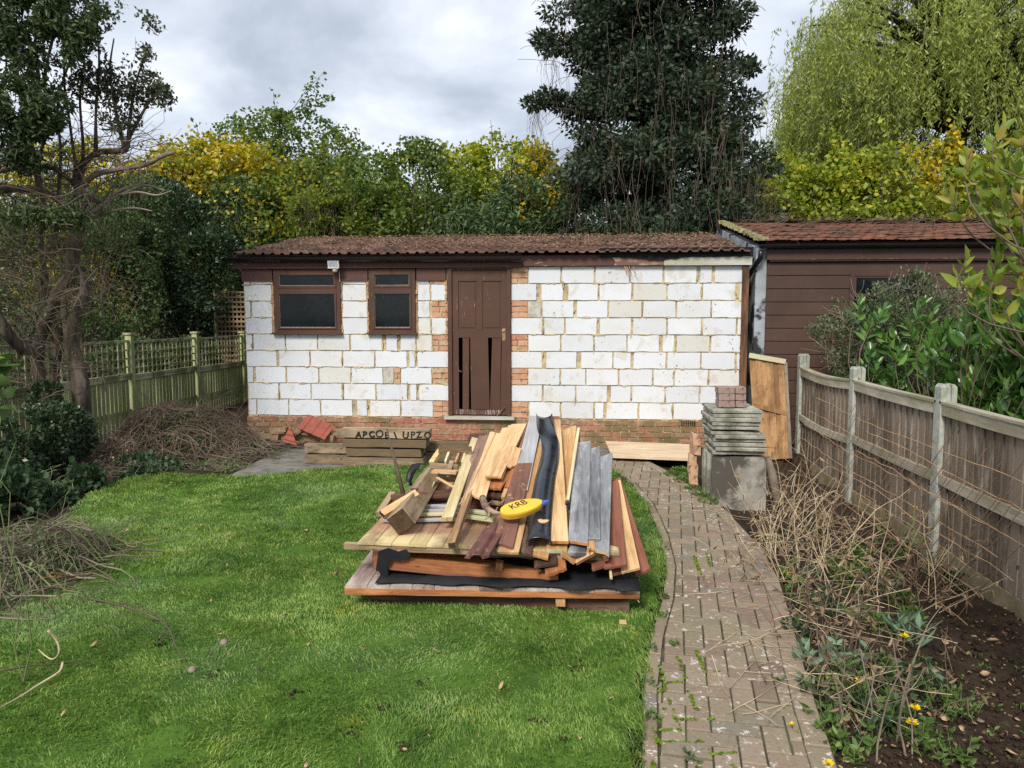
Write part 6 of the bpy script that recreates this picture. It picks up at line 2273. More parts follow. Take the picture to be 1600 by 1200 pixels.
# right row behind the brown shed
for i, (u, Y, v, sp, mm, lab) in enumerate(((1225, 17, 225, 1.2, 'l_lime', 'lime green hazel next to the dark evergreen, over the gap between the sheds'), (1330, 16.6, 222, 1.5, 'l_lime', 'yellow green hazel under the left part of the willow'),
                                           (1430, 17, 218, 1.6, 'l_lime', 'brightest yellow hazel of the row under the willow'), (1530, 16.6, 235, 1.6, 'l_lime', 'yellow green hazel near the reddish shrub, last in the row under the willow'), (1650, 17, 225, 1.7, 'l_mix', 'hazel continuing the row beyond the edge of the view'))):
    stems_tree(lab, W(u, Y), Y, 20, Zt(v, Y), (sp, 1.0), M[mm] if i != 2 else M['l_yellow'], 26000, .10, .088, z0=2.0, seed=40 + i, mid=.42, tip=.16, fill=.36)
# lower greyer shrubs
def ell(u, v, Y, ru, rv, ry):
    s = Y / F
    return (W(u, Y), Y, Zt(v, Y), ru * s, ry, rv * s)
stems_tree('dark blue green buddleia thicket over the left end of the tiled roof', W(385, 16.4), 16.4, 26, Zt(252, 16.4), (1.35, .6), M['l_bluegreen'], 26000, .12, .034, z0=1.2, seed=51, name='buddleia_bush', cat='bush', group='buddleias behind the white building', mid=.5, tip=.16, base_r=.5, droop=.45, fill=.5)
stems_tree('narrow part of the dark thicket beside the left roof edge', W(300, 16.4), 16.4, 14, Zt(290, 16.4), (.8, .6), M['l_bluegreen'], 11000, .12, .034, z0=.8, seed=57, name='buddleia_bush', cat='bush', group='buddleias behind the white building', mid=.45, tip=.16, base_r=.4, droop=.45, fill=.5)
stems_tree('blue green leafy shrub above the roof just left of the dark evergreen', W(800, 15), 15, 20, Zt(262, 15), (.85, .6), M['l_bluegreen'], 15000, .125, .036, z0=1.6, seed=52, name='buddleia_bush', cat='bush', group='buddleias behind the white building', mid=.4, tip=.14, base_r=.4, droop=.45, fill=.45)
stems_tree('lower blue green shrub peeping over the middle of the roof', W(715, 15), 15, 14, Zt(300, 15), (.6, .5), M['l_bluegreen'], 8000, .12, .034, z0=1.6, seed=58, name='buddleia_bush', cat='bush', group='buddleias behind the white building', mid=.35, tip=.14, base_r=.4, droop=.45, fill=.45)
blob_shrub('olive green bramble thicket with bare brown stems at the left of the roof ridge', [ell(560, 330, 15.6, 75, 42, .6), ell(500, 320, 15.6, 45, 40, .6)], M['l_mix'], 7000, .08, .05, seed=53, name='bramble_thicket', cat='thicket', lump=.35, base=(W(540, 15.6), 15.6), stemn=80, gapk=.3)
# hedge of dark evergreens beyond the trellis fence
blob_shrub('dense dark holly hedge beyond the trellis fence, right next to the white building', [ell(330, 430, 15.4, 55, 90, 1.0), ell(270, 400, 15.6, 70, 110, 1.1), ell(370, 400, 16.2, 40, 90, .7), ell(250, 330, 15.8, 55, 60, .9)], M['l_dark'], 30000, .075, .045, seed=54, name='holly_hedge', cat='hedge', lump=.35, ls=1.4, base=(W(300, 15.6), 15.6), gapk=.1)
blob_shrub('mid green small leaved hedge beyond the trellis fence, behind the gnarled tree', [ell(180, 420, 13.8, 75, 120, 1.1), ell(100, 400, 14.2, 80, 130, 1.1), ell(20, 410, 14.0, 80, 130, 1.1), ell(210, 340, 15, 60, 70, .9), ell(-60, 400, 14, 80, 140, 1.1)], M['l_tree'], 34000, .07, .04, seed=55, name='mixed_hedge', cat='hedge', lump=.4, ls=1.3, base=(W(120, 14), 14), gapk=.25, stemn=40)
blob_shrub('low shade loving undergrowth showing through the trellis', [ell(60, 590, 11.8, 90, 50, .5), ell(200, 570, 12.5, 60, 45, .5), ell(300, 560, 14, 50, 40, .5)], M['l_tree'], 9000, .07, .045, seed=56, name='undergrowth_bush', cat='bush', lump=.25, base=(W(150, 12.5), 12.5))


# the big dark evergreen behind the roof, hung with dead vines
def big_evergreen():
    Y0 = 15.2
    x0 = W(1015, Y0)
    g = empty('holly_tree', (x0, Y0, 0))
    tag(g, 'huge dark evergreen hung with dead brown vines behind the roof', 'tree')
    rng = np.random.default_rng(77); rnd = random.Random(77)
    tr = MB()
    H = 10.2
    tops = [(x0 - .25, Y0, H), (x0 + .65, Y0 + .2, H - .4)]
    for (tx, ty, tz), r0 in zip(tops, (.17, .12)):
        pts = [Vector((x0, Y0, -.1)).lerp(Vector((tx, ty, tz)), t / 10) + Vector((rnd.gauss(0, .04), rnd.gauss(0, .04), 0)) for t in range(11)]
        tr.tube(pts, taper(11, r0, .03), 8, cap=False)
    # silhouette half widths read off the photo: (v, left u, right u)
    sil = [(-120, 905, 1100), (-60, 885, 1120), (0, 870, 1135), (30, 870, 1148), (60, 855, 1132), (90, 862, 1125), (110, 898, 1132), (150, 885, 1146), (165, 850, 1150), (200, 884, 1160), (250, 880, 1178), (300, 868, 1200), (350, 872, 1210), (420, 870, 1210)]
    sz = [Zt(v, Y0) for v, a, b in sil][::-1]; sl_ = [W(a, Y0) for v, a, b in sil][::-1]; sr_ = [W(b, Y0) for v, a, b in sil][::-1]
    Ps, Ds, ends = [], [], []
    nb = 380
    for i in range(nb):
        z = 1.4 + (H - 1.4) * rnd.random() ** 1.35
        m_ = .30 if z > 4.6 else .06
        l, r = float(np.interp(z, sz, sl_)) + m_, float(np.interp(z, sz, sr_)) - m_
        hw = (r - l) / 2; cx_ = (l + r) / 2
        a = rnd.uniform(0, 2 * pi)
        rr = rnd.uniform(.55, 1.0)
        tgt = Vector((cx_ + hw * rr * cos(a), Y0 + hw * .9 * rr * sin(a), z))
        st = Vector((x0, Y0, max(.5, z - rnd.uniform(.2, .9))))
        pts = [st.lerp(tgt, t / 5) + Vector((rnd.gauss(0, .05), rnd.gauss(0, .05), .12 * sin(pi * t / 5))) for t in range(6)]
        tr.tube(pts, taper(6, .045, .01), 5, cap=False)
        ends.append((tgt, (tgt - st).normalized()))
        n = int(430)
        R_ = rnd.uniform(.28, .55)
        c = np.array(tgt)
        d = rdirs(n, rng)
        P = c + d * (R_ * (rng.random((n, 1)) ** .45)) * np.array([1.15, 1.15, .62])
        Ps.append(P); Ds.append(d)
        # leaves along the limb
        n2 = 60; t = rng.random(n2)[:, None]
        Ps.append(np.array(st) * (1 - t) + c * t + rng.normal(0, .14, (n2, 3))); Ds.append(rdirs(n2, rng))
    # protruding sprays at the edges
    for (u, v, n, r_) in [(868, 20, 260, .30), (862, 65, 420, .32), (850, 60, 200, .22), (890, 72, 300, .28), (858, 78, 150, .18), (840, 160, 260, .22), (860, 150, 260, .24), (830, 163, 90, .16), (880, 160, 300, .28), (1152, 20, 260, .28), (1160, 12, 140, .2), (1140, 45, 300, .28), (1160, 102, 280, .26), (1172, 108, 120, .18), (1140, 95, 260, .26), (1165, 155, 320, .28), (1150, 175, 260, .26), (1172, 190, 160, .2), (1110, 55, 300, .3), (1185, 235, 260, .28), (1198, 260, 240, .26), (1140, 130, 200, .26)]:
        c = np.array(at(u, v, Y=Y0 - .2 + rnd.uniform(-.3, .3)))
        d = rdirs(n, rng)
        Ps.append(c + d * (r_ * (rng.random((n, 1)) ** .5)) * np.array([1.2, 1, .6])); Ds.append(d)
        p1 = Vector(c); p0 = Vector((x0 + (p1.x - x0) * .35, Y0, p1.z - .3))
        tr.tube([p0, p0.lerp(p1, .5) + Vector((0, 0, .08)), p1], [.03, .02, .006], 4, cap=False)
    P = np.concatenate(Ps); d = np.concatenate(Ds)
    D = unit(d + rdirs(len(P), rng) * .7 + np.array([0, 0, -.05]))
    V, Fa = quad_leaves(P, D, .098, .052, rng)
    localise(np_obj('crown', V, Fa, M['l_holly']), g)
    localise(tr.build('trunk', M['darktrunk'], None, True), g)
    # hanging dead vines
    vn = MB()
    for i in range(300):
        if i < 120:
            # free hanging ones at the edges
            e = rnd.choice([(868, 55), (862, 60), (856, 62), (875, 40), (850, 64), (838, 165), (845, 160), (832, 166), (1150, 30), (1160, 110), (1165, 160), (1188, 240), (1198, 262), (1205, 280), (880, 5), (885, 0)])
            s = at(e[0] + rnd.gauss(0, 5), e[1] + rnd.gauss(0, 5), Y=Y0 + rnd.gauss(0, .25)); ln = rnd.uniform(.4, 1.5); r_ = .0026
        else:
            z = rnd.uniform(3.0, 8.0) if rnd.random() < .35 else rnd.uniform(3.0, 5.5)
            l, r = float(np.interp(z, sz, sl_)), float(np.interp(z, sz, sr_))
            a = rnd.uniform(pi * 1.02, pi * 1.98); hw = (r - l) / 2
            s = Vector(((l + r) / 2 + hw * .95 * cos(a), Y0 + hw * .93 * sin(a), z)); ln = rnd.uniform(.6, 2.6); r_ = .0032
        pts = [s]
        k = 7; dx_ = rnd.gauss(0, .10); ph = rnd.random() * 6
        for j in range(k):
            p = pts[-1] + Vector((dx_ * ln / k + rnd.gauss(0, .035), rnd.gauss(0, .03), -ln / k * rnd.uniform(.4, 1.4)))
            pts.append(p)
        pts = [p for p in pts if p.z > .1]
        if len(pts) > 2:
            vn.tube(pts, r_ * rnd.uniform(.6, 1.5), 3, cap=False)
    for i in range(46):   # stiff arcs reaching out of the crown
        side = rnd.choice((-1, 1)); z = rnd.uniform(3.6, 9.2)
        l, r = float(np.interp(z, sz, sl_)), float(np.interp(z, sz, sr_))
        s = Vector((r - .1 if side > 0 else l + .1, Y0 + rnd.gauss(0, .4), z))
        vn.tube(wander(s, (side * 1.0, 0, rnd.uniform(-.2, .7)), rnd.uniform(.3, .9), 6, .16, -.16, rnd), .005, 3, cap=False)
    localise(vn.build('hanging_vine', M['vine'], None), g)


big_evergreen()


# weeping willow, far behind
def willow(x0, y0, R0, ztop, zbot, nstr, label, seed, lean=0.0, trunk=True):
    rng = np.random.default_rng(seed); rnd = random.Random(seed)
    g = empty('willow_tree', (x0, y0, 0)); tag(g, label, 'tree', 'willows far behind the shed')
    tr = MB()
    if trunk:
        pts = [Vector((x0 + .12 * j * rnd.uniform(-.3, .6), y0, j * ztop / 12)) for j in range(11)]
        tr.tube(pts, taper(11, .42, .10), 9, cap=False)
    Ps, Ds = [], []
    tw = MB()
    for b in range(int(nstr / 22)):
        # a limb end carries a bunch of hanging strands
        a = rnd.uniform(0, 2 * pi); rr = rnd.random() ** .5
        zz = zbot + (ztop - zbot) * (1 - rr ** 2.6 * .72) * rnd.uniform(.06, 1.0)
        c = Vector((x0 + R0 * rr * cos(a), y0 + R0 * rr * sin(a), zz))
        st = Vector((x0 + .2 * cos(a), y0 + .2 * sin(a), min(zz - .3, zbot + (zz - zbot) * .55)))
        lp_ = [st.lerp(c, t / 5) + Vector((0, 0, .5 * sin(pi * t / 5))) for t in range(6)]
        tr.tube(lp_, taper(6, .11, .02), 5, cap=False)
        for s_ in range(22):
            s = c + Vector((rnd.gauss(0, .42), rnd.gauss(0, .42), rnd.gauss(0, .30)))
            ln = rnd.uniform(.9, 2.5)
            k = 8; pts = [s]
            out = Vector((s.x - x0, s.y - y0, 0)); out = out.normalized() if out.length > .01 else Vector((1, 0, 0))
            for j in range(k):
                pts.append(pts[-1] + Vector((out.x * .16 * max(0, 1 - j / 2.5) + rnd.gauss(0, .035), out.y * .16 * max(0, 1 - j / 2.5) + rnd.gauss(0, .035), -ln / k * (.3 if j == 0 else 1))))
            q = np.array([tuple(p) for p in pts])
            n = int(ln * 19)
            f = rng.random(n) * k; i0 = np.minimum(f.astype(int), k - 1); fr = (f - i0)[:, None]
            P = q[i0] * (1 - fr) + q[i0 + 1] * fr + rng.normal(0, .03, (n, 3))
            Ps.append(P); Ds.append(np.stack([rng.normal(0, .6, n), rng.normal(0, .6, n), -np.ones(n) * .8], -1))
            if s_ % 4 == 0: tw.tube(pts[::2], .009, 3, cap=False)
    P = np.concatenate(Ps); D = np.concatenate(Ds)
    V, Fa = quad_leaves(P, D, .17, .042, rng)
    localise(np_obj('crown', V, Fa, M['l_willow']), g)
    localise(tr.build('trunk', M['darktrunk'], None, True), g)
    localise(tw.build('twigs', M['twig_green'], None), g)


wY = 27
willow(W(1470, wY), wY, 4.95, Zt(-210, wY), Zt(225, wY), 4400, 'great weeping willow with yellow green hanging strands rising over the brown shed', 91)
willow(W(1262, wY + 3), wY + 3, 1.15, Zt(120, wY + 3), Zt(245, wY + 3), 520, 'smaller willow crown standing left of the great willow', 92)
willow(W(1720, wY + 3), wY + 3, 4.2, Zt(-160, wY + 3), Zt(220, wY + 3), 1500, 'second great willow at the far edge, beyond the first one', 93)

# far treeline closing the horizon
blob_shrub('far dark wood closing the view behind the gardens', [(x, 42 + 6 * sin(x), 2.5, 6, 3, 3.2 + 1.0 * sin(x * .7)) for x in range(-60, 64, 7)], M['l_tree'], 26000, .7, .5, seed=99, name='far_wood', cat='wood', lump=2.5, ls=.2, stemn=0)
bpy.data.objects['far_wood']['kind'] = 'stuff'

# ------------------------------------------------------------ gnarled garden tree on the left
TY = 8.4


def pl_(pts, Y=TY):
    return [at(p[0], p[1], Y=Y + (p[2] if len(p) > 2 else 0)) for p in pts]


def smooth_path(pts, k=5):
    out = []
    for i in range(len(pts) - 1):
        p0 = pts[max(i - 1, 0)]; p1 = pts[i]; p2 = pts[i + 1]; p3 = pts[min(i + 2, len(pts) - 1)]
        for j in range(k):
            t = j / k
            out.append(.5 * ((2 * p1) + (-p0 + p2) * t + (2 * p0 - 5 * p1 + 4 * p2 - p3) * t * t + (-p0 + 3 * p1 - 3 * p2 + p3) * t ** 3))
    out.append(pts[-1])
    return out


def limb(mb, px, r_px, Y=TY, sides=10, rough=.08):
    pts = smooth_path(pl_(px, Y)); n = len(pts)
    rr = np.interp(np.linspace(0, len(r_px) - 1, n), range(len(r_px)), r_px)
    rad = [r * .80 * Y / F * (1 + random.gauss(0, rough)) for r in rr]
    n0 = len(mb.v)
    mb.tube(pts, rad, sides)
    # fluted, knotty skin
    for i in range(n0, len(mb.v)):
        c = pts[min((i - n0) // sides, n - 1)]
        v_ = Vector(mb.v[i]); d = v_ - c
        k = 1 + .22 * (mnoise.noise(Vector((v_.x * 9, v_.y * 9, v_.z * 2.5)))) + .10 * mnoise.noise(v_ * 24)
        mb.v[i] = tuple(c + d * k)
    return pts


tb = at(95, 735, z=0)
T = empty('gnarled_tree', (at(100, 700, Y=TY).x, TY, 0))
tag(T, 'old gnarled tree with dark twisted trunks and bare dead limbs at the lawn edge', 'tree')
tk = MB()
limb(tk, [(112, 730, -.1), (120, 680), (128, 630), (122, 580), (112, 540), (118, 500), (132, 455), (128, 420, .1)], [22, 21, 18, 16, 14, 14, 11, 9])
limb(tk, [(100, 730), (80, 680), (66, 630), (62, 590), (58, 555), (50, 540)], [17, 15, 13, 12, 12, 12], rough=.05)
limb(tk, [(60, 560), (62, 530), (85, 470), (108, 430), (116, 380), (118, 330), (128, 285)], [13, 12, 13, 13, 12, 11, 8], rough=.04)
limb(tk, [(60, 555, -.1), (35, 545, -.3), (10, 520, -.5), (-20, 470, -.6), (-60, 420, -.7), (-90, 330, -.7), (-80, 240, -.7), (-100, 140, -.7), (-90, 40, -.7)], [10, 11, 12, 12, 11, 9, 7, 4, 2])
limb(tk, [(95, 725, .2), (100, 660, .25), (85, 600, .3), (92, 540, .3), (75, 480, .3), (68, 420, .3), (62, 370, .3)], [9, 9, 8, 8, 8, 7, 5])
limb(tk, [(132, 455, .1), (126, 430, .2), (115, 410, .2), (112, 385, .2)], [9, 7, 7, 5])
limb(tk, [(102, 440), (100, 470), (104, 520), (110, 560)], [6, 6, 6, 5])
limb(tk, [(118, 335), (90, 312), (60, 296, .0), (0, 297, -.1), (-60, 305, -.3)], [7, 6, 6, 7, 8])
limb(tk, [(118, 345), (140, 312), (160, 318), (170, 300)], [6, 5, 4, 2])
limb(tk, [(125, 300), (120, 270), (150, 240), (195, 235), (200, 222)], [8, 7, 6, 5, 3])
limb(tk, [(120, 290), (80, 262), (30, 262), (0, 268), (-40, 280)], [5, 5, 5, 5, 5])
limb(tk, [(62, 370, .3), (70, 330, .3), (60, 260, .3), (75, 190, .2), (70, 120, .2), (85, 40, .2), (80, -40, .2)], [5, 5, 4, 4, 3, 3, 2])
for a_ in ([(200, 225), (205, 170), (215, 120), (232, 80)], [(195, 235), (180, 170), (172, 110), (178, 60)], [(190, 240), (215, 190), (240, 150), (262, 130)], [(150, 240), (150, 170), (155, 100), (150, 30)], [(120, 270), (110, 200), (100, 120), (105, 30), (100, -50)],
           [(128, 285), (130, 230), (125, 150), (135, 60), (130, -30)], [(30, 262), (35, 180), (25, 90), (40, 0)], [(60, 296), (50, 220), (62, 140), (55, 40), (60, -40)], [(0, 268), (-5, 180), (10, 100), (0, 0)], [(90, 312), (95, 240), (90, 160), (112, 90)]):
    limb(tk, a_, [4, 3, 2, 1.2, .8][:len(a_)], sides=6)
tko = tk.build('trunk', M['barkm'], None, True); localise(tko, T)
dw = MB()
limb(dw, [(120, 305, -.05), (145, 275, -.1), (185, 265, -.15), (225, 258, -.2), (255, 243, -.22), (273, 238, -.25)], [6.20, 5.58, 4.65, 4.34, 4.34, 3.10], sides=9, rough=.05)
limb(dw, [(263, 240, -.22), (257, 230, -.22), (249, 225, -.22)], [2.48, 1.86, 1.24], sides=6)
limb(dw, [(128, 345), (148, 330, -.1), (165, 315), (185, 305), (215, 292), (235, 280)], [4.34, 3.72, 3.72, 2.48, 1.86, 1.24], sides=7)
limb(dw, [(165, 312), (200, 292), (232, 290), (258, 298)], [3.72, 3.10, 2.48, 1.55], sides=7)
limb(dw, [(185, 305), (215, 300), (245, 305), (270, 300)][:3] + [(268, 298)], [2.48, 2.48, 1.86, 1.24], sides=6)
limb(dw, [(140, 345), (175, 330), (210, 325), (238, 330)], [3.10, 2.48, 1.86, 1.24], sides=6)
limb(dw, [(125, 360), (150, 345), (170, 300), (182, 262), (205, 250)], [3.72, 3.10, 1.86, 1.86, 1.24], sides=6)
limb(dw, [(128, 350), (145, 312), (158, 280)], [2.48, 1.86, 1.24], sides=6)
limb(dw, [(135, 310), (148, 345), (155, 362)], [1.55, 1.24, 0.74], sides=5)
limb(dw, [(200, 325), (203, 305), (210, 298)], [0.99, 0.74, 0.50], sides=5)
dwo = dw.build('dead_limb', M['deadwood'], None, True, ); localise(dwo, T); dwo['label'] = 'bleached bare dead limbs reaching over to the hedge'
# fine twigs
tw = MB(); rnd = random.Random(5)
for i in range(850):
    u, v = rnd.choice([(40, 540), (90, 470), (110, 400), (120, 330), (60, 300), (20, 300), (130, 440), (80, 600), (30, 450), (10, 400), (60, 400), (150, 240), (195, 235), (100, 262)])
    s = at(u + rnd.gauss(0, 22), v + rnd.gauss(0, 28), Y=TY + rnd.gauss(0, .35))
    tw.tube(wander(s, (rnd.gauss(0, 1), rnd.gauss(0, .5), rnd.gauss(.1, .8)), rnd.uniform(.25, 1.0), 6, .28, -.02, rnd), taper(7, rnd.uniform(.003, .007), .0015), 3, cap=False)
localise(tw.build('twigs', M['twig'], None), T)


def leaf_cloud(specs, Y, n_scale, LL, LW, m, seed, name='crown', two=True, droop=-.35, parent=T, twm=None):
    rng = np.random.default_rng(seed); Ps, Ds = [], []
    for (u, v, ru, rv, n) in specs:
        n = int(n * n_scale)
        d = rdirs(n, rng) * (rng.random((n, 1)) ** .45)
        c = np.array(at(u, v, Y=Y))
        P = c + d * np.array([ru * Y / F, .55 * (ru * Y / F) + .12, rv * Y / F])
        Ps.append(P); Ds.append(d)
    P = np.concatenate(Ps); P = lumpy(P, .14, 2.2, seed % 5)
    dn = fbm(P[:, 0] * 1.2 + P[:, 1], P[:, 2] * 1.2, 3.2, seed % 6)
    P = P[dn > np.quantile(dn, .34)]
    n = len(P)
    D = unit(rdirs(n, rng) * .8 + np.array([0, 0, droop]))
    V, Fa = (leaf_arrays if two else quad_leaves)(P, D, LL, LW, rng=rng)
    o = np_obj(name, V, Fa, m)
    if parent: localise(o, parent)
    return o


leaf_cloud([(20, 60, 80, 70, 2600), (75, 20, 60, 60, 2000), (15, 170, 70, 70, 2600), (70, 180, 60, 60, 2200), (105, 215, 40, 40, 1300), (30, 240, 60, 30, 1300), (-60, 100, 70, 120, 2400), (120, 60, 25, 50, 900), (-50, 260, 60, 60, 1300), (135, 20, 25, 30, 500), (40, -60, 110, 60, 2600), (60, 330, 60, 22, 500), (110, 330, 40, 30, 350)], TY - .6, 1.15, .070, .026, M['l_gtree'], 3)
o = leaf_cloud([(232, 85, 14, 40, 520), (215, 140, 22, 40, 520), (178, 70, 20, 55, 900), (172, 140, 22, 45, 620), (245, 140, 20, 28, 380), (262, 150, 12, 22, 200), (150, 40, 22, 60, 1000), (190, 190, 40, 25, 420), (130, 110, 30, 80, 1200), (100, 60, 35, 90, 1400), (232, 45, 8, 16, 110), (210, 210, 30, 18, 240)], TY, 1.0, .055, .026, M['l_purple'], 4, two=False, droop=.2)
o['label'] = 'thin upright sprays with purplish leaves'
leaf_cloud([(178, 20, 16, 20, 260), (232, 40, 10, 16, 160), (60, 470, 60, 80, 700), (130, 560, 20, 60, 300), (60, 420, 60, 60, 600), (240, 145, 12, 14, 120)], TY + .1, 1.0, .045, .028, M['l_coto'], 6, two=False, droop=.1)

# ivy and small shrub at the foot of the tree
blob_shrub('dark ivy covered bush at the foot of the gnarled tree', [ell(55, 700, 7.7, 52, 60, .35), ell(95, 690, 8.0, 40, 50, .3), ell(15, 720, 7.4, 45, 60, .35), ell(62, 640, 8.1, 22, 40, .2)], M['l_dark'], 9000, .05, .034, seed=61, name='ivy_bush', cat='bush', lump=.12, ls=2.5, base=(W(50, 7.7), 7.7), up=.1, gapk=.1)
blob_shrub('ragged bramble patch with pale veined leaves along the left lawn edge', [ell(50, 790, 6.7, 45, 16, .30), ell(5, 790, 6.3, 45, 34, .35), ell(125, 765, 7.3, 30, 10, .25), ell(80, 755, 7.0, 22, 18, .2), ell(-40, 790, 6.2, 50, 50, .35)], M['l_bramble'], 2000, .075, .06, seed=62, sr=.006, name='bramble', cat='bramble', lump=.22, ls=3.5, gapk=.4, base=(W(40, 6.6), 6.6), two=True, up=.4, stemn=26, bark='twig_green')
blob_shrub('low ground ivy trailing between tree foot and brushwood heap', [ell(165, 752, 7.9, 30, 7, .18), ell(215, 742, 8.2, 26, 7, .16), ell(262, 745, 8.4, 22, 5, .14), ell(120, 775, 7.4, 26, 7, .15)], M['l_bramble'], 1000, .07, .055, seed=63, sr=.004, name='ground_ivy', cat='ivy', lump=.16, ls=4, gapk=.4, base=(W(200, 8), 8), two=True, up=.6, stemn=10, bark='twig_green')
blob_shrub('big bright green leaves hanging in at the left edge below the dark limb', [ell(-22, 630, 3.2, 18, 50, .06), ell(-18, 580, 3.2, 12, 20, .06)], M['l_weed'], 40, .10, .07, seed=64, name='big_leaved_plant', cat='plant', lump=.05, base=(W(-75, 3.2), 3.2), two=True, stemn=2, sr=.004, bark='twig_green')


# ------------------------------------------------------------ brushwood heaps
def brush_heap(label, cx_, cy_, rx, ry, h, n, m_names, leafm, nleaf, seed, name='brushwood_heap', thick=.006, ln=(.4, 1.4), lsz=(.04, .02)):
    rnd = random.Random(seed); rng = np.random.default_rng(seed)
    g = empty(name, (cx_, cy_, 0)); tag(g, label, 'brushwood heap')
    for k, mn in enumerate(m_names):
        mb = MB()
        for i in range(n // len(m_names)):
            a = rnd.uniform(0, 2 * pi); r = rnd.random() ** .55
            hz = h * (1 - r ** 1.8) * rnd.random() ** .6 * (.55 + .9 * float(vnoise(cos(a) * r * 2 + seed, sin(a) * r * 2, 1.0)))
            s = Vector((cx_ + rx * r * cos(a), cy_ + ry * r * sin(a), max(.01, hz)))
            d = Vector((rnd.gauss(0, 1.0), rnd.gauss(0, .8), rnd.gauss(0, .28)))
            L_ = rnd.uniform(*ln) * (.5 if rnd.random() < .4 else 1)
            wild = rnd.random() < .07
            if wild: d.z = abs(d.z) + 1.0
            pts = wander(s - d.normalized() * L_ * .4, d, L_, 7, .27, -.02, rnd)
            for p in pts:
                rr = math.hypot((p.x - cx_) / rx, (p.y - cy_) / ry)
                p.z = min(p.z, h * max(.08, 1 - rr ** 1.8) * (.75 + .7 * float(vnoise(p.x * 3, p.y * 3))) + (.35 if wild else .05)) if rr < 1.3 else min(p.z, .10)
                p.z = max(p.z, .012)
            r0 = rnd.uniform(.35, 1.25) * thick
            mb.tube(pts, taper(8, r0, r0 * .35), 4 if r0 > .005 else 3, cap=False)
            for _k in range(rnd.choice((0, 1, 1, 2, 3))):
                q = rnd.choice(pts[2:-1])
                sp = wander(q, (rnd.gauss(0, 1), rnd.gauss(0, 1), rnd.uniform(0, .6)), L_ * .3, 4, .2, 0, rnd)
                mb.tube(sp, taper(5, r0 * .5, r0 * .2), 3, cap=False)
        localise(mb.build('twigs', M[mn], None), g)
    if nleaf:
        a = rng.uniform(0, 2 * pi, nleaf); r = rng.random(nleaf) ** .5
        z = h * (1 - r ** 1.8) * rng.random(nleaf) ** .35
        P = np.stack([cx_ + rx * r * np.cos(a), cy_ + ry * r * np.sin(a), np.maximum(z, .01)], -1)
        P = lumpy(P, .06, 2, 3); P[:, 2] = np.maximum(P[:, 2], .01)
        V, Fa = quad_leaves(P, rdirs(nleaf, rng) + np.array([0, 0, .2]), lsz[0], lsz[1], rng)
        localise(np_obj('leaves', V, Fa, M[leafm]), g)
    return g


brush_heap('tall heap of cut brown brushwood in front of the trellis fence', W(275, 9.3), 9.35, 1.08, .75, .62, 1200, ('twig', 'twig', 'vine'), 'l_tree', 6500, 31)
brush_heap('low dry heap of twigs and clippings at the foot of the white building', W(340, 9.4), 9.3, .75, .55, .26, 420, ('twig_grey', 'vine'), 'l_coto', 1800, 32, ln=(.25, .8), thick=.004)
brush_heap('tangled dry weeds between the ivy bush and the tall brushwood heap', W(165, 8.3), 8.3, .42, .4, .42, 420, ('vine', 'twig_grey'), 'l_litter', 500, 33, ln=(.2, .6), thick=.0035)
brush_heap('heap of fresh pruned leafy twigs at the left edge of the lawn', W(22, 4.75), 4.75, .38, .80, .36, 460, ('twig', 'twig_grey', 'twig_green'), 'l_coto', 3600, 34, ln=(.35, 1.3), thick=.0055, lsz=(.032, .016))
brush_heap('thin scatter of clippings on the lawn by the low heap', W(335, 8.5), 8.55, .35, .3, .07, 110, ('twig_grey',), 'l_weed', 350, 35, ln=(.15, .4), thick=.003)
# soil scattered litter near the building corner
# long single twigs on the lawn
def lone(label, px, r_, m, sub=0, seed=0):
    rnd = random.Random(seed)
    pts = smooth_path([at(p[0], p[1], z=.02 + p[2]) for p in px], 4)
    q = MB(); q.tube(pts, taper(len(pts), r_, r_ * .35), 5)
    for i in range(sub):
        s = pts[rnd.randrange(len(pts) // 3, len(pts))]
        q.tube(wander(s, (rnd.gauss(0, 1), rnd.gauss(0, 1), .35), rnd.uniform(.08, .3), 4, .2, -.1, rnd), taper(5, r_ * .5, .0008), 3)
    o = q.build('fallen_twig', M[m], smooth=True); shift(o, pts[0]); tag(o, label, 'twig', 'long twigs lying on the lawn')
lone('dark forked twig arching over the lawn toward the middle', [(140, 935, .15), (195, 948, .10), (235, 962, .10), (262, 980, .08), (275, 1010, .04), (290, 1035, .01)], .006, 'twig', 5, 1)
lone('thin dark twig running beside the arching forked one', [(150, 940, .12), (215, 948, .08), (255, 968, .06), (270, 1000, .02)], .004, 'twig', 3, 2)
lone('brown twig pointing right out of the pruned heap, uppermost', [(80, 895, .2), (110, 900, .12), (145, 898, .06)], .006, 'orange', 2, 3)
lone('long thin twig rising in a curve behind the pruned heap', [(88, 868, .15), (120, 872, .12), (150, 888, .06), (178, 905, .02)], .004, 'twig_grey', 1, 4)
lone('pale bare stick reaching to the lower left corner of the lawn', [(98, 1035, .05), (92, 1050, .04), (60, 1070, .03), (20, 1095, .02), (-30, 1120, .02)], .007, 'straw', 0, 5)
lone('green looping stem below the pruned heap', [(100, 985, .10), (125, 965, .15), (150, 960, .12), (190, 985, .02)], .003, 'twig_green', 3, 6)
lone('second green stem sprawling across the grass', [(85, 1000, .08), (120, 990, .10), (160, 975, .06), (195, 988, .02)], .003, 'twig_green', 3, 7)
lone('wispy grey stem lying towards the middle of the lawn', [(120, 925, .08), (160, 918, .05), (210, 910, .03), (250, 907, .01)], .003, 'twig_grey', 4, 8)
lone('thick curved pale stem looping at the front of the pruned heap', [(75, 985, .22), (88, 1000, .16), (92, 1020, .10), (80, 1030, .05), (60, 1015, .06)], .007, 'straw', 0, 9)
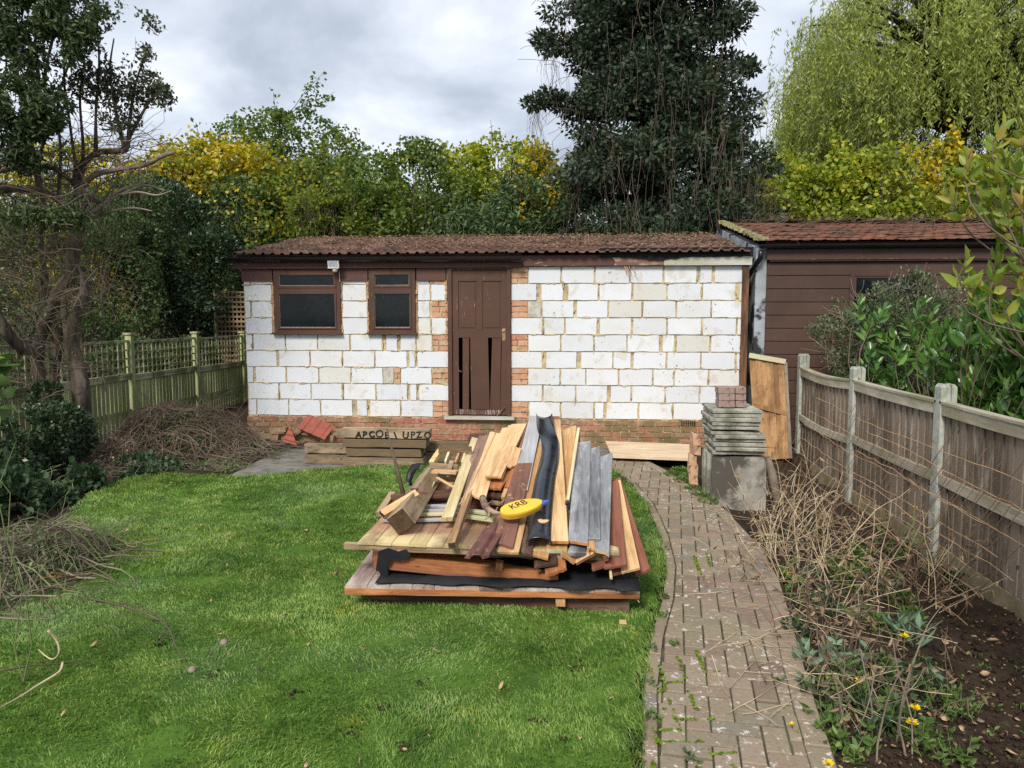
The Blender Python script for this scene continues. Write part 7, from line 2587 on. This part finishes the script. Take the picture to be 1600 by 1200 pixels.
lone('grey bare stick lying low in the pruned heap front', [(0, 965, .12), (45, 968, .12), (88, 966, .10)], .006, 'twig_grey', 0, 10)
lone('dark stem along the lower rim of the pruned heap', [(0, 1048, .05), (50, 1040, .05), (108, 1036, .03)], .006, 'twig', 2, 11)

# fallen leaves, chips
def fallen(u, v, s_=.045, col_=None, z=.04):
    P = np.array([tuple(at(u, v, z=z))]); a = random.uniform(0, 2 * pi)
    rg = np.random.default_rng(int(u * 7 + v))
    V, Fa = leaf_arrays(P, np.array([[cos(a), sin(a), random.uniform(0, .5)]]), s_, s_ * random.uniform(.25, .5), fold=random.uniform(.1, .8), droop=random.uniform(-.4, .3), rng=rg)
    o = np_obj('fallen_leaf', V, Fa, M['l_fallen']); shift(o, P[0]); o.modifiers.new('t', 'SOLIDIFY').thickness = .001
    tag(o, 'single pale dry leaf fallen on the lawn grass', 'leaf', 'fallen leaves on the lawn')
for (u, v) in [(672, 1148), (675, 1100), (630, 1014), (785, 993), (780, 1078), (886, 1040), (650, 1000), (770, 1115), (702, 1183), (628, 1170), (485, 1190), (230, 1096), (300, 1046), (340, 992), (346, 1005), (375, 856), (320, 822), (290, 850), (195, 830), (180, 890), (270, 755), (165, 762), (200, 815), (355, 885), (95, 1120), (25, 870), (330, 940), (578, 762), (845, 988), (1010, 1050), (560, 1010), (690, 1020), (480, 1010), (410, 880), (450, 960), (520, 900), (480, 830), (560, 790), (240, 880), (140, 1010), (905, 1150), (950, 1090)]:
    fallen(u, v, random.uniform(.030, .055), z=.036)
# gravel-free wood chips by the pile
# windfall apples
for i, (u, v, lab) in enumerate([(300, 1047, 'small brown windfall fruit at the end of the dark arching twig'), (350, 1004, 'small pale windfall fruit on the lawn right of the pruned heap')]):
    q = MB(); c = at(u, v, z=.035)
    q.tube([c + Vector((0, 0, z)) for z in (-.02, -.016, -.006, .006, .016, .019)], [.004, .014, .021, .021, .013, .004], 10)
    o = q.build('windfall_fruit', M['stone'], smooth=True); shift(o, c); tag(o, lab, 'fruit')

# ------------------------------------------------------------ shrubs beyond the panel fence
cY = 9.5
blob_shrub('rounded small leaved grey green bush before the brown shed window', [ell(1372, 510, cY, 60, 62, .5), ell(1430, 494, cY, 62, 46, .5), ell(1326, 545, cY, 36, 46, .35), ell(1480, 512, cY, 50, 60, .5), ell(1390, 600, cY, 70, 50, .5)], M['l_coto'], 26000, .042, .020, seed=71, name='cotoneaster_bush', cat='bush', lump=.42, ls=2.2, base=(W(1390, cY), cY), up=.3, stemn=60, gapk=.12)
g = bpy.data.objects['cotoneaster_bush']
q = MB(); rnd = random.Random(8)
for i in range(60):
    a = rnd.choice([(1290, 520), (1310, 500), (1300, 560), (1340, 470), (1370, 455), (1430, 450), (1280, 540), (1460, 460)])
    s = at(a[0] + rnd.gauss(8, 8), a[1] + rnd.gauss(8, 8), Y=cY - .3)
    q.tube(wander(s, (rnd.uniform(-1, .2) if a[0] < 1350 else rnd.gauss(0, .4), -.1, rnd.uniform(.1, 1)), rnd.uniform(.1, .32), 5, .15, 0, rnd), .0025, 3, cap=False)
localise(q.build('bare_shoots', M['twig_grey'], None), g)


def rosette_bush(label, tips, m, LL, LW, seed, name, cat='bush', base=None, nper=13, stem='twig', spread=.9, group=None, tl=.30, sway=.4, r0=.009):
    """leafy shoots: leaves spiral along the last part of each stem"""
    rng = np.random.default_rng(seed); rnd = random.Random(seed)
    g = empty(name, (base[0], base[1], 0)); tag(g, label, cat, group)
    st = MB(); Ps, Ds, Ls = [], [], []
    if base[2] is not None:
        for k_ in range(3):
            a_ = k_ * 2.1
            st.tube([Vector((base[0] + .1 * cos(a_) * (.4 + j / 8), base[1] + .12 * sin(a_) * (.4 + j / 8), -.1 + 2.9 * j / 8)) for j in range(9)], taper(9, .022, .006), 7, cap=False)
    for t in tips:
        t = Vector(t)
        b = Vector((base[0] + rnd.gauss(0, .12), base[1] + rnd.gauss(0, .12), -.1)) if base[2] is None else Vector((base[0] + rnd.gauss(0, .05), base[1] + rnd.gauss(0, .05), max(.3, t.z - rnd.uniform(.25, .7))))
        d = Vector((rnd.gauss(0, sway), rnd.gauss(0, sway), 1)).normalized()
        ctrl = t - d * (t - b).length * .5
        pts = []
        for j in range(9):
            s = j / 8
            pts.append(b * (1 - s) ** 2 + ctrl * 2 * s * (1 - s) + t * s * s)
        st.tube(pts, taper(9, r0, .003), 5, cap=False)
        ax = (pts[-1] - pts[-3]).normalized()
        side = ax.orthogonal().normalized(); up = ax.cross(side)
        for k in range(nper):
            s = k / nper
            p = t - ax * tl * (1 - s) ** 1.2
            a = k * 2.4 + rnd.random() * .5
            dd = (side * cos(a) + up * sin(a)) * spread * (1.15 - .75 * s) + ax * (.55 + .9 * s)
            Ps.append(tuple(p)); Ds.append(tuple(dd)); Ls.append(LL * (1.1 - .4 * s))
    P = np.array(Ps); D = np.array(Ds); Ls = np.array(Ls)
    V, Fa = leaf_arrays(P, D, Ls, Ls * LW / LL, fold=.3, droop=.18, rng=rng)
    localise(np_obj('leaves', V, Fa, m), g)
    localise(st.build('stems', M[stem], None, True), g)
    return g


rnd = random.Random(12)
tips = []
lY = 6.4
for i in range(560):
    u = rnd.uniform(1395, 1780); 
    top = np.interp(u, [1395, 1450, 1490, 1540, 1600, 1700, 1780], [560, 515, 475, 445, 462, 445, 465])
    v = rnd.uniform(top, 700)
    Y = lY + rnd.uniform(-1.0, .8)
    p = at(u, v, Y=Y)
    if p.x < FENCE_X + .22: p.x = FENCE_X + .22 + rnd.random() * .3
    if p.z > .2: tips.append(p)
for (u, v) in [(1345, 470), (1360, 500), (1375, 520), (1385, 480), (1400, 545), (1412, 500), (1425, 520), (1392, 575), (1440, 560), (1405, 590), (1380, 600), (1420, 610), (1450, 500), (1470, 520), (1360, 540), (1350, 570), (1372, 560), (1430, 540), (1450, 550), (1410, 560), (1395, 520), (1440, 590), (1400, 610), (1460, 480), (1445, 470)]:
    tips.append(at(u, v, Y=8.6))
rosette_bush('large glossy cherry laurel overhanging the nearest fence panel', tips, M['l_laurel'], .145, .054, 81, 'laurel_bush', base=(FENCE_X + .9, 6.6, None), nper=13, spread=.8, tl=.26)
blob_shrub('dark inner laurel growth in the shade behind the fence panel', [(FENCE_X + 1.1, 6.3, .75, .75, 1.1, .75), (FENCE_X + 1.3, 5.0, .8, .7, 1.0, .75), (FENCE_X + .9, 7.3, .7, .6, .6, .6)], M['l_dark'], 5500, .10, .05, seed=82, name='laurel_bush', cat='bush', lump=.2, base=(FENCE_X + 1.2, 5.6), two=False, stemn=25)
blob_shrub('low weeds with orange nasturtium tints in the corner behind the first fence posts', [ell(1352, 600, 9.2, 22, 18, .2), ell(1392, 598, 9.0, 28, 20, .25), ell(1320, 596, 9.6, 14, 12, .15)], M['l_weed'], 1500, .05, .04, seed=83, name='weed_clump', cat='weeds', lump=.1, base=(W(1350, 8.5), 8.5), two=True)

# reddish young leaves of the shrub at the near edge
tips = []
for (u, v, y) in [(1568, 195, 3.0), (1512, 242, 3.0), (1535, 262, 3.0), (1522, 288, 3.0), (1548, 240, 3.1), (1590, 250, 3.0), (1598, 300, 3.0), (1510, 405, 2.9), (1560, 390, 3.0), (1590, 380, 3.0), (1560, 420, 3.0), (1590, 430, 3.0), (1555, 460, 3.0), (1540, 300, 3.1),
                  (1575, 330, 3.0), (1610, 200, 3.0), (1640, 260, 3.0), (1650, 340, 2.9), (1630, 420, 3.0), (1670, 200, 3.1), (1620, 460, 3.0), (1585, 290, 3.2), (1562, 305, 2.9), (1592, 215, 3.1), (1700, 300, 3.0), (1720, 400, 3.0)]:
    tips.append(at(u, v, Y=y))
rosette_bush('spindly shrub with lime and pinkish young leaves leaning in at the right edge', tips + [t_ + Vector((random.gauss(.10, .05), random.gauss(0, .1), random.gauss(-.02, .06))) for t_ in tips] + [Vector((rnd.uniform(1.95, 2.6), rnd.uniform(2.5, 3.5), rnd.uniform(1.1, 3.0))) for _ in range(70)], M['l_photinia'], .070, .029, 84, 'photinia_shrub', cat='shrub', base=(2.12, 2.9, 0), nper=10, spread=1.0, tl=.12, sway=.25, stem='vine', r0=.0042)

# ------------------------------------------------------------ border bed
def gp(u, v):
    """ground point in the bed under pixel (u, v)"""
    z = -.05
    for _ in range(6):
        p = at(u, v, z=z); z = float(gz(p.x, p.y)) - .01
    return Vector((p.x, p.y, z))


# rusty reinforcing mesh leaning on the fence
def mesh_panel(label, ya, yb, za, zb, xt, xb, seed, droop=.0, nh=7, zlow=-.12, sp=.17):
    rnd = random.Random(seed)
    q = MB()
    nv = int((ya - yb) / sp)
    def pt(t, s):       # t along 0..1, s bottom 0..1 top
        y = ya + (yb - ya) * t
        zt_ = za + (zb - za) * t - droop * sin(pi * t)
        return Vector((xb + (xt - xb) * s + .02 * sin(t * 9 + seed), y - .22 * s * 1.0, zlow + (zt_ - zlow) * s))
    for i in range(nh):
        s = i / (nh - 1)
        k = 22; j0 = rnd.uniform(-.012, .012)
        st, en = rnd.uniform(-.02, .03), 1 + rnd.uniform(-.0, .07)
        q.tube([pt(st + (en - st) * j / k, s) + Vector((rnd.gauss(0, .004), 0, j0 + rnd.gauss(0, .005))) for j in range(k + 1)], .0032, 4, mi=1)
    for i in range(nv + 1):
        t = i / nv; dt = rnd.gauss(0, .004)
        k = 7; e = rnd.uniform(.06, .16)
        q.tube([pt(t + dt + (.012 * j / k), -.05 + (1.0 + e + .05) * j / k) + Vector((.006 + rnd.gauss(0, .003), rnd.gauss(0, .004), 0)) for j in range(k + 1)], .0026, 4)
    o = q.build('rusty_mesh_sheet', [M['rust'], M['rust_lit']]); shift(o, pt(.5, 0)); tag(o, label, 'wire mesh', 'rusty mesh sheets leaning on the fence')


mesh_panel('rusty wire mesh leaning against the far fence panels', 9.5, 5.2, .80, .74, 2.76, 2.42, 1, droop=.03)
mesh_panel('second rusty wire mesh, nearer the camera, its loose ends sticking out', 7.6, 4.95, .70, .60, 2.72, 2.38, 5, nh=5, droop=.0, sp=.19)


def stalks(label, u, v, n, h, lean, spread, thick=.0034, m='straw', seed=1, leafn=0, leafm='l_litter', base_r=.07, bend=.10, kink=.25, side=.6, group='dead stalk clumps in the border', z0=0.0):
    rnd = random.Random(seed); rng = np.random.default_rng(seed)
    c = gp(u, v)
    g = empty('dead_stalk_clump', c); tag(g, label, 'dead plant', group)
    q = MB(); ends = []
    n = int(n * .72)
    for i in range(n):
        b = c + Vector((rnd.gauss(0, base_r), rnd.gauss(0, base_r), -.02 + z0))
        d = Vector((lean[0] + rnd.gauss(0, spread), lean[1] + rnd.gauss(0, spread), max(.12, 1 + rnd.gauss(0, .25)))).normalized()
        L_ = h * rnd.uniform(.45, 1.1)
        pts = wander(b, d, L_, 7, bend, -.02, rnd)
        if rnd.random() < kink:       # snapped stalk
            k = rnd.randint(3, 6); p = pts[k]
            pts = pts[:k + 1] + wander(p, (rnd.gauss(0, 1), rnd.gauss(0, 1), rnd.uniform(-.9, -.1)), L_ * .4, 3, .05, 0, rnd)[1:]
        r0 = thick * rnd.uniform(.5, 1.25)
        q.tube(pts, taper(len(pts), r0, r0 * .5), 5, cap=True)
        for _ in range(rnd.randint(0, 3)):
            if rnd.random() < side:
                s = rnd.choice(pts[2:])
                q.tube(wander(s, (rnd.gauss(0, 1), rnd.gauss(0, 1), rnd.uniform(.1, 1)), L_ * rnd.uniform(.1, .3), 4, .15, 0, rnd), taper(5, r0 * .5, r0 * .2), 3, cap=False)
        ends.append(pts)
    localise(q.build('stalks', M[m], None), g)
    if leafn:
        P = np.array([tuple(rnd.choice(rnd.choice(ends)[1:])) for _ in range(leafn)])
        V, Fa = leaf_arrays(P, rdirs(leafn, rng) + np.array([0, 0, -.5]), .05, .014, fold=.4, droop=.5, rng=rng)
        localise(np_obj('dead_leaves', V, Fa, M[leafm]), g)
    return g


stalks('upright pale cut stalks right before the stained slab', 1172, 792, 16, .52, (.05, .1), .16, seed=1, leafn=20, kink=.4, base_r=.09)
stalks('short bare stalks beside the clay pipe', 1200, 790, 14, .45, (.1, .1), .35, seed=2, leafn=30, m='twig_grey')
stalks('tall pale stalks leaning to the fence, behind the slab stack', 1232, 815, 24, .85, (.35, .35), .28, seed=3, leafn=50, base_r=.15)
stalks('big straw coloured fan of fallen stalks in the middle of the border', 1232, 872, 42, .85, (.1, .35), .45, seed=4, leafn=120, base_r=.18, thick=.004)
stalks('pale stalks bent over toward the path', 1215, 905, 26, .55, (-.45, .1), .45, seed=5, leafn=60, base_r=.12)
stalks('dense tangle of pale stalks under the rusty mesh', 1300, 880, 36, .8, (.2, .2), .6, seed=6, leafn=120, base_r=.18)
stalks('brown stalks at the foot of the far mesh', 1290, 835, 28, .6, (.1, .3), .5, seed=7, leafn=110, m='vine', base_r=.22, thick=.0035)
stalks('stalks crossing above the green leaves in the border centre', 1300, 950, 30, .75, (-.1, .2), .6, seed=8, leafn=90, base_r=.20)
stalks('bundle of straight brown stems halfway along the border', 1262, 985, 20, .62, (-.10, .25), .22, seed=9, leafn=60, m='vine', base_r=.1)
stalks('dark arching stems beside the last visible concrete post', 1415, 935, 24, .62, (.1, .0), .5, seed=10, leafn=130, m='vine', base_r=.14, thick=.003)
stalks('dry stems spilling to the fence foot near the dark soil', 1450, 945, 18, .7, (.6, -.1), .5, seed=11, leafn=60, base_r=.12, thick=.0035)
stalks('tall brown stalks standing at the near end of the border', 1375, 1165, 13, .62, (-.05, .12), .10, seed=12, leafn=20, m='twig_grey', base_r=.09, thick=.006)
stalks('thin dead stems around the yellow flowers at the near end', 1355, 1110, 26, .42, (.0, .1), .5, seed=13, leafn=60, m='vine', base_r=.16, thick=.0028)
stalks('wiry dark stems leaning over the edge of the path', 1300, 1090, 18, .48, (-.7, .3), .3, seed=14, leafn=20, m='twig', base_r=.12, thick=.0028)
stalks('thin stems and dead leaves between the grey leaved plant and the path', 1290, 1010, 24, .42, (-.3, .1), .6, seed=15, leafn=90, m='vine', base_r=.16, thick=.003)
stalks('one tall straw standing against the nearest fence panel', 1490, 925, 2, 1.15, (.02, .1), .05, seed=16, kink=0, bend=.04, base_r=.02, side=.1)
stalks('zigzag broken straws before the nearest concrete post', 1440, 890, 7, .62, (.25, .1), .35, seed=17, kink=.7, base_r=.08)
stalks('brown stems in front of the grey green sprigs', 1340, 1010, 16, .5, (0, .15), .25, seed=18, leafn=50, m='twig', base_r=.14)

# scattered straws, lying flat
q = MB(); rnd = random.Random(44)
for i in range(230):
    u = rnd.choice((rnd.uniform(1130, 1330), rnd.uniform(1180, 1420))); v = rnd.uniform(800, 1120)
    p = gp(u, v)
    if p.x > FENCE_X - .1: continue
    onp = p.x < float(pathR(p.y))
    if onp and rnd.random() < .55: continue
    a = rnd.uniform(0, 2 * pi); L_ = rnd.uniform(.08, .5)
    pts = wander(p + Vector((0, 0, .04 if onp else .05 + rnd.random() * .08)), (cos(a), sin(a), 0), L_, 5, .07, 0, rnd)
    for k_ in pts: k_.z = max(k_.z, .036 if k_.x < float(pathR(k_.y)) else float(gz(k_.x, k_.y)) + .015)
    r0 = rnd.uniform(.0009, .0024)
    q.tube(pts, r0, 4, cap=False)
tag(q.build('straw_litter', M['straw']), 'loose dry straws and broken stems strewn over the border and path edge', 'straw', kind='stuff')
# dead leaves and crumbs on the soil
rng = np.random.default_rng(9)
n = 1500
u = rng.uniform(1120, 1600, n); v = rng.uniform(770, 1260, n)
pts = [gp(a, b) for a, b in zip(u, v)]
P = np.array([(p.x, p.y, p.z + .022) for p in pts if pathR(p.y) < p.x < FENCE_X - .05])
V, Fa = leaf_arrays(P, rdirs(len(P), rng) * np.array([1, 1, .25]), .022, .010, fold=.6, droop=-.1, rng=rng)
tag(np_obj('dead_leaf_litter', V, Fa, M['l_litter']), 'small curled dead leaves and bits lying over the border soil', 'leaf litter', kind='stuff')
q = MB()
for i in range(2600):
    p = gp(rnd.uniform(1380, 1640), rnd.uniform(960, 1300)) if i % 2 else gp(rnd.uniform(1100, 1500), rnd.uniform(770, 1250))
    if not (pathR(p.y) < p.x < FENCE_X - .03): continue
    s_ = abs(rnd.gauss(.006, .006)) + .003
    q.box(p + Vector((0, 0, .013)), (s_, s_ * 1.3, s_ * .8), Matrix.Rotation(rnd.random() * 3, 3, 'Z') @ Matrix.Rotation(rnd.random(), 3, 'X'), jit=s_ * .2)
tag(q.build('soil_crumbs', M['soil']), 'crumbly clods of bare dark soil in the border', 'soil', kind='stuff')


def weed(label, u, v, n, h, LL, LW, m, seed, r=.08, name='weed', cat='weed', stems=6, leaf_up=.6, group='green plants in the border', grow=0.0, ground=gp):
    rnd = random.Random(seed); rng = np.random.default_rng(seed)
    c = ground(u, v); g = empty(name, c); tag(g, label, cat, group)
    q = MB(); Ps, Ds = [], []
    for i in range(stems):
        d = Vector((rnd.gauss(0, r * 3), rnd.gauss(0, r * 3), 1))
        pts = wander(c + Vector((rnd.gauss(0, r * .5), rnd.gauss(0, r * .5), -.01)), d, h * rnd.uniform(.6, 1.05), 6, .12, 0, rnd)
        q.tube(pts, taper(7, .0025, .0012), 4, cap=False)
        for k in range(max(2, n // stems)):
            s = rnd.random() ** (1 - grow * .5)
            p = pts[int(s * 6)]
            Ps.append(tuple(p)); a = rnd.uniform(0, 2 * pi)
            Ds.append((cos(a), sin(a), leaf_up))
    P = np.array(Ps); D = np.array(Ds)
    V, Fa = leaf_arrays(P, D, LL, LW, fold=.25, droop=.25, rng=rng)
    localise(np_obj('leaves', V, Fa, M[m]), g)
    localise(q.build('stems', M['twig_green'], None), g)
    return g


weed('leafy bright green clump beneath the rusty mesh centre', 1345, 890, 130, .26, .055, .026, 'l_weed', 1, .11)
weed('green leafy plant in the tangle of straw, middle of the border', 1310, 915, 90, .28, .06, .03, 'l_weed', 2, .10)
weed('tall flowering weed before the mesh at the concrete post', 1402, 872, 70, .42, .05, .026, 'l_weed', 3, .05, stems=5)
weed('green leaves growing at the edge of the path by the small yellow bloom', 1238, 905, 60, .14, .05, .028, 'l_weed', 4, .09)
weed('grey green sage like tuft with broad drooping leaves', 1420, 1005, 42, .20, .11, .026, 'l_sage', 5, .05, name='sage_plant', cat='plant', leaf_up=.9)
weed('grey leaved sprigs left of the sage like tuft', 1315, 1035, 50, .22, .065, .026, 'l_sage', 6, .09, name='sage_plant', cat='plant')
weed('small grey sprigs at the path edge, under the leaning stalks', 1262, 1040, 34, .14, .075, .026, 'l_sage', 7, .06, name='sage_plant', cat='plant', leaf_up=.8)
weed('lime green feathery clump on the bare dark soil', 1486, 1112, 420, .15, .022, .013, 'l_weed', 8, .10, stems=34)
weed('green weed with small leaves between the two lower flowers', 1400, 1085, 150, .22, .035, .018, 'l_weed', 9, .12, stems=10)
weed('toothed green leaves behind the paired yellow flowers', 1300, 1085, 60, .12, .07, .03, 'l_weed', 10, .08)
weed('sprawling green stems at the very near end of the border', 1440, 1165, 90, .16, .045, .022, 'l_weed', 11, .12)
weed('dark green leaves at the foot of the nearest concrete post', 1490, 920, 90, .20, .06, .034, 'l_bramble', 12, .10)
weed('green leaves beside the weathered stone', 1395, 1120, 60, .10, .06, .03, 'l_weed', 13, .08)
weed('low seedlings at the near edge of the bed beneath brown stalks', 1330, 1175, 60, .10, .05, .022, 'l_weed', 14, .1)
weed('leafy weed hiding at the base of the tall pale stalks', 1260, 830, 50, .15, .045, .022, 'l_bramble', 15, .10)
weed('small green weed at the tip of the path edge by the slabs', 1195, 842, 26, .06, .035, .02, 'l_weed', 16, .05)
for i, (u, v) in enumerate([(1470, 1045), (1500, 1060), (1525, 1025), (1545, 1045), (1470, 1165), (1535, 1175), (1560, 1110), (1590, 1105), (1590, 1045), (1505, 1200), (1545, 1150), (1450, 1135), (1575, 1190), (1440, 1030), (1600, 1150)]):
    g = weed('tiny green seedling on the bare dark border soil', u, v, 9, .035, .024, .014, 'l_weed', 60 + i, .03, name='seedling', cat='seedling', stems=3, group='seedlings on the bare soil')

rn_ = random.Random(91)
more = [(1335, 960, 'leafy weed among the fallen straw, nearer than the bright clump'), (1372, 935, 'weed with toothed leaves between the straw and the last concrete post'), (1290, 965, 'green weed behind the small grey sprigs at the path edge'), (1250, 945, 'weed leaning out of the border beside a dry stem bundle'),
        (1360, 1045, 'dark green weed in front of the sage like tuft'), (1385, 1140, 'leafy weed beneath the largest yellow bloom'), (1440, 1075, 'weed between the brown stone and the tall brown stalks'), (1320, 1060, 'low weed between the two low yellow blooms'), (1265, 1095, 'weed creeping over the paver edge near the wiry stems'),
        (1360, 985, 'grey green weed half buried in straw behind the sage like tuft'), (1235, 860, 'weed in the shade of the big straw fan'), (1450, 900, 'weed climbing the foot of the near mesh'), (1340, 1120, 'sprawling weed in front of the low yellow pair'), (1410, 950, 'leafy weed below the last concrete post'), (1470, 1190, 'small weed on dark soil at the bottom of the view')]
for i, (u, v, lab) in enumerate(more):
    weed(lab, u, v, rn_.randint(50, 110), rn_.uniform(.10, .24), rn_.uniform(.035, .06), rn_.uniform(.016, .026), rn_.choice(('l_weed', 'l_bramble', 'l_coto', 'l_weed')), 200 + i, rn_.uniform(.08, .14), stems=8)

spots_ = [(1240, 1000), (1275, 1020), (1345, 1100), (1310, 1140), (1370, 1075), (1405, 1060), (1425, 1150), (1285, 1140), (1380, 900), (1270, 900), (1325, 870), (1420, 975), (1355, 1160), (1290, 1165)]
words_ = ['beside the wiry stems', 'near the path edge tuft', 'before the taller near blooms', 'at the foot of thin brown stems', 'behind the low yellow pair', 'by the brown flat stone', 'behind the small bottom weed', 'at the paver edge low in the view', 'under the mesh wires', 'against the stalks bent to the path', 'deep in the pale tangle', 'behind the grey drooping leaves', 'under the tall brown stalks', 'at the lowest corner by the path']
for i, ((u, v), wd_) in enumerate(zip(spots_, words_)):
    weed('small leafy green sprout ' + wd_, u, v, rn_.randint(40, 90), rn_.uniform(.06, .16), rn_.uniform(.03, .05), rn_.uniform(.015, .024), rn_.choice(('l_weed', 'l_weed', 'l_bramble')), 300 + i, rn_.uniform(.08, .13), stems=9)


def ground0(u, v): return at(u, v, z=.03)
pw = [(1036, 862, 'weed in the path edge gap, furthest from the camera'), (1037, 905, 'weed in the path edge gap level with the orange panel batten'), (1042, 935, 'leafy weed in the path edge gap by the pile corner'), (1036, 962, 'fullest pale leafed weed in the path edge gap'),
      (1020, 1068, 'dark leafed weed in the corner moss at the path edge'), (1052, 1008, 'small grass tuft between the pavers above the moss lines'), (1022, 1015, 'weed trailing from the lawn onto the path edge'), (1020, 1120, 'little weed under the corner moss'), (1078, 1190, 'grass tuft at the bottom of the moss lines'), (1148, 770, 'sprig of green at the path edge by the slabs')]
for i, (u, v, lab) in enumerate(pw[:9]):
    weed(lab, u, v, 26, .035, .026, .014, 'l_weed' if i % 2 else 'l_coto', 90 + i, .035, name='path_weed', cat='weed', stems=5, group='weeds in the path joints', ground=ground0)
blob_shrub('low green ground cover between the path and the slab stack', [(*at(u, v, z=.02), .10, .12, .035) for u, v in ((1052, 742), (1068, 752), (1082, 765), (1096, 775), (1060, 735), (1104, 784), (1078, 745))], M['l_weed'], 2200, .028, .016, seed=86, name='ground_cover_plant', cat='ground cover', lump=.03, ls=4, stemn=0, two=False, up=.6)


# yellow flowers
fl = [(1413, 995, .10, 'yellow dandelion like bloom over the sage like tuft'), (1298, 1064, .10, 'yellow bloom, left of the pair low in the border'), (1343, 1066, .10, 'yellow bloom, right of the pair low in the border'), (1430, 1108, .12, 'smaller yellow bloom just above the largest'),
      (1425, 1131, .10, 'largest fully open yellow bloom at the near end'), (1295, 1195, .08, 'yellow bloom at the bottom edge beside the path'), (1431, 793, .62, 'yellow bloom on the tall weed, rightmost at its top'), (1411, 803, .60, 'yellow bloom on the tall weed, upper left'), (1424, 809, .57, 'yellow bloom on the tall weed, lowest of its three'),
      (1231, 899, .12, 'tiny yellow bloom in the green leaves at the path edge'), (1237, 1133, .06, 'tiny yellow bloom lying over the path')]
for i, (u, v, hz, lab) in enumerate(fl):
    b = gp(u, v + 4)
    k = (.35 if hz > .3 else .13)
    p = at(u, v, z=-.09 + hz + .03) if hz < .3 else at(u, v, Y=gp(1402, 872).y)
    if 1230 < u < 1240: p = at(u, v, z=.05)
    g = empty('yellow_flower', (p.x, p.y, p.z)); tag(g, lab, 'flower', 'yellow flowers in the border')
    big = i in (0, 1, 2, 3, 4, 5)
    n = 30 if big else 14; R_ = .024 if big else .015
    if i == 4: R_ = .028
    rng2 = np.random.default_rng(i)
    a = np.arange(n) * 2.4
    P = np.zeros((n, 3)); P[:, 2] = .002
    el = np.linspace(.1, 1.2, n)[:, None]
    D = np.stack([np.cos(a), np.sin(a), el[:, 0]], -1)
    V, Fa = leaf_arrays(P, D, R_, R_ * .38, fold=.1, droop=.1, rng=rng2)
    o = np_obj('petals', V, Fa, M['petal'], g)
    q = MB(); zg = min(-.03, -(p.z - float(gz(p.x, p.y)))) if p.x > pathR(p.y) else -.02
    q.tube([(0, 0, 0), (.004, .006, zg * .5), (.01, .015, zg)], .0022, 5); q.tube([(0, 0, -.006), (0, 0, .002)], [.003, .006], 7)
    q.build('stem', M['twig_green'], g)

# stones and leaves in the bed
for i, (u, v, s_, lab) in enumerate([(1455, 1055, .09, 'flat brown stone beside the lime feathery clump'), (1532, 1128, .035, 'small round pebble on the bare soil'), (1458, 1083, .05, 'crumpled pale seed head or stone by the flat brown stone')]):
    q = MB(); c = gp(u, v); q.box((0, 0, 0), (s_ * 1.3, s_, s_ * .5), None, jit=s_ * .12)
    o = q.build('stone', M['stone']); o.location = c + Vector((0, 0, s_ * .2)); o.rotation_euler = (0, .1, random.random())
    sb_ = o.modifiers.new('s', 'SUBSURF'); sb_.levels = 2; sb_.render_levels = 2
    tag(o, lab, 'stone')
for i, (u, v) in enumerate([(1475, 1015), (1540, 1008), (1382, 1033), (1420, 1100), (1450, 1115), (1350, 1085), (1300, 1150), (1500, 1150), (1480, 1125), (1590, 1190), (1345, 1140), (1515, 1005), (1320, 1120), (1530, 1060)]):
    P = np.array([tuple(gp(u, v) + Vector((0, 0, .03)))]); a = random.uniform(0, 2 * pi)
    V, Fa = leaf_arrays(P, np.array([[cos(a), sin(a), .1]]), .06, .032, fold=.5, droop=-.15, rng=np.random.default_rng(i))
    o = np_obj('fallen_leaf', V, Fa, M['l_fallen']); shift(o, P[0]); o.modifiers.new('t', 'SOLIDIFY').thickness = .001
    tag(o, 'curled tan dead leaf lying on the border soil', 'leaf', 'fallen leaves on the border soil')
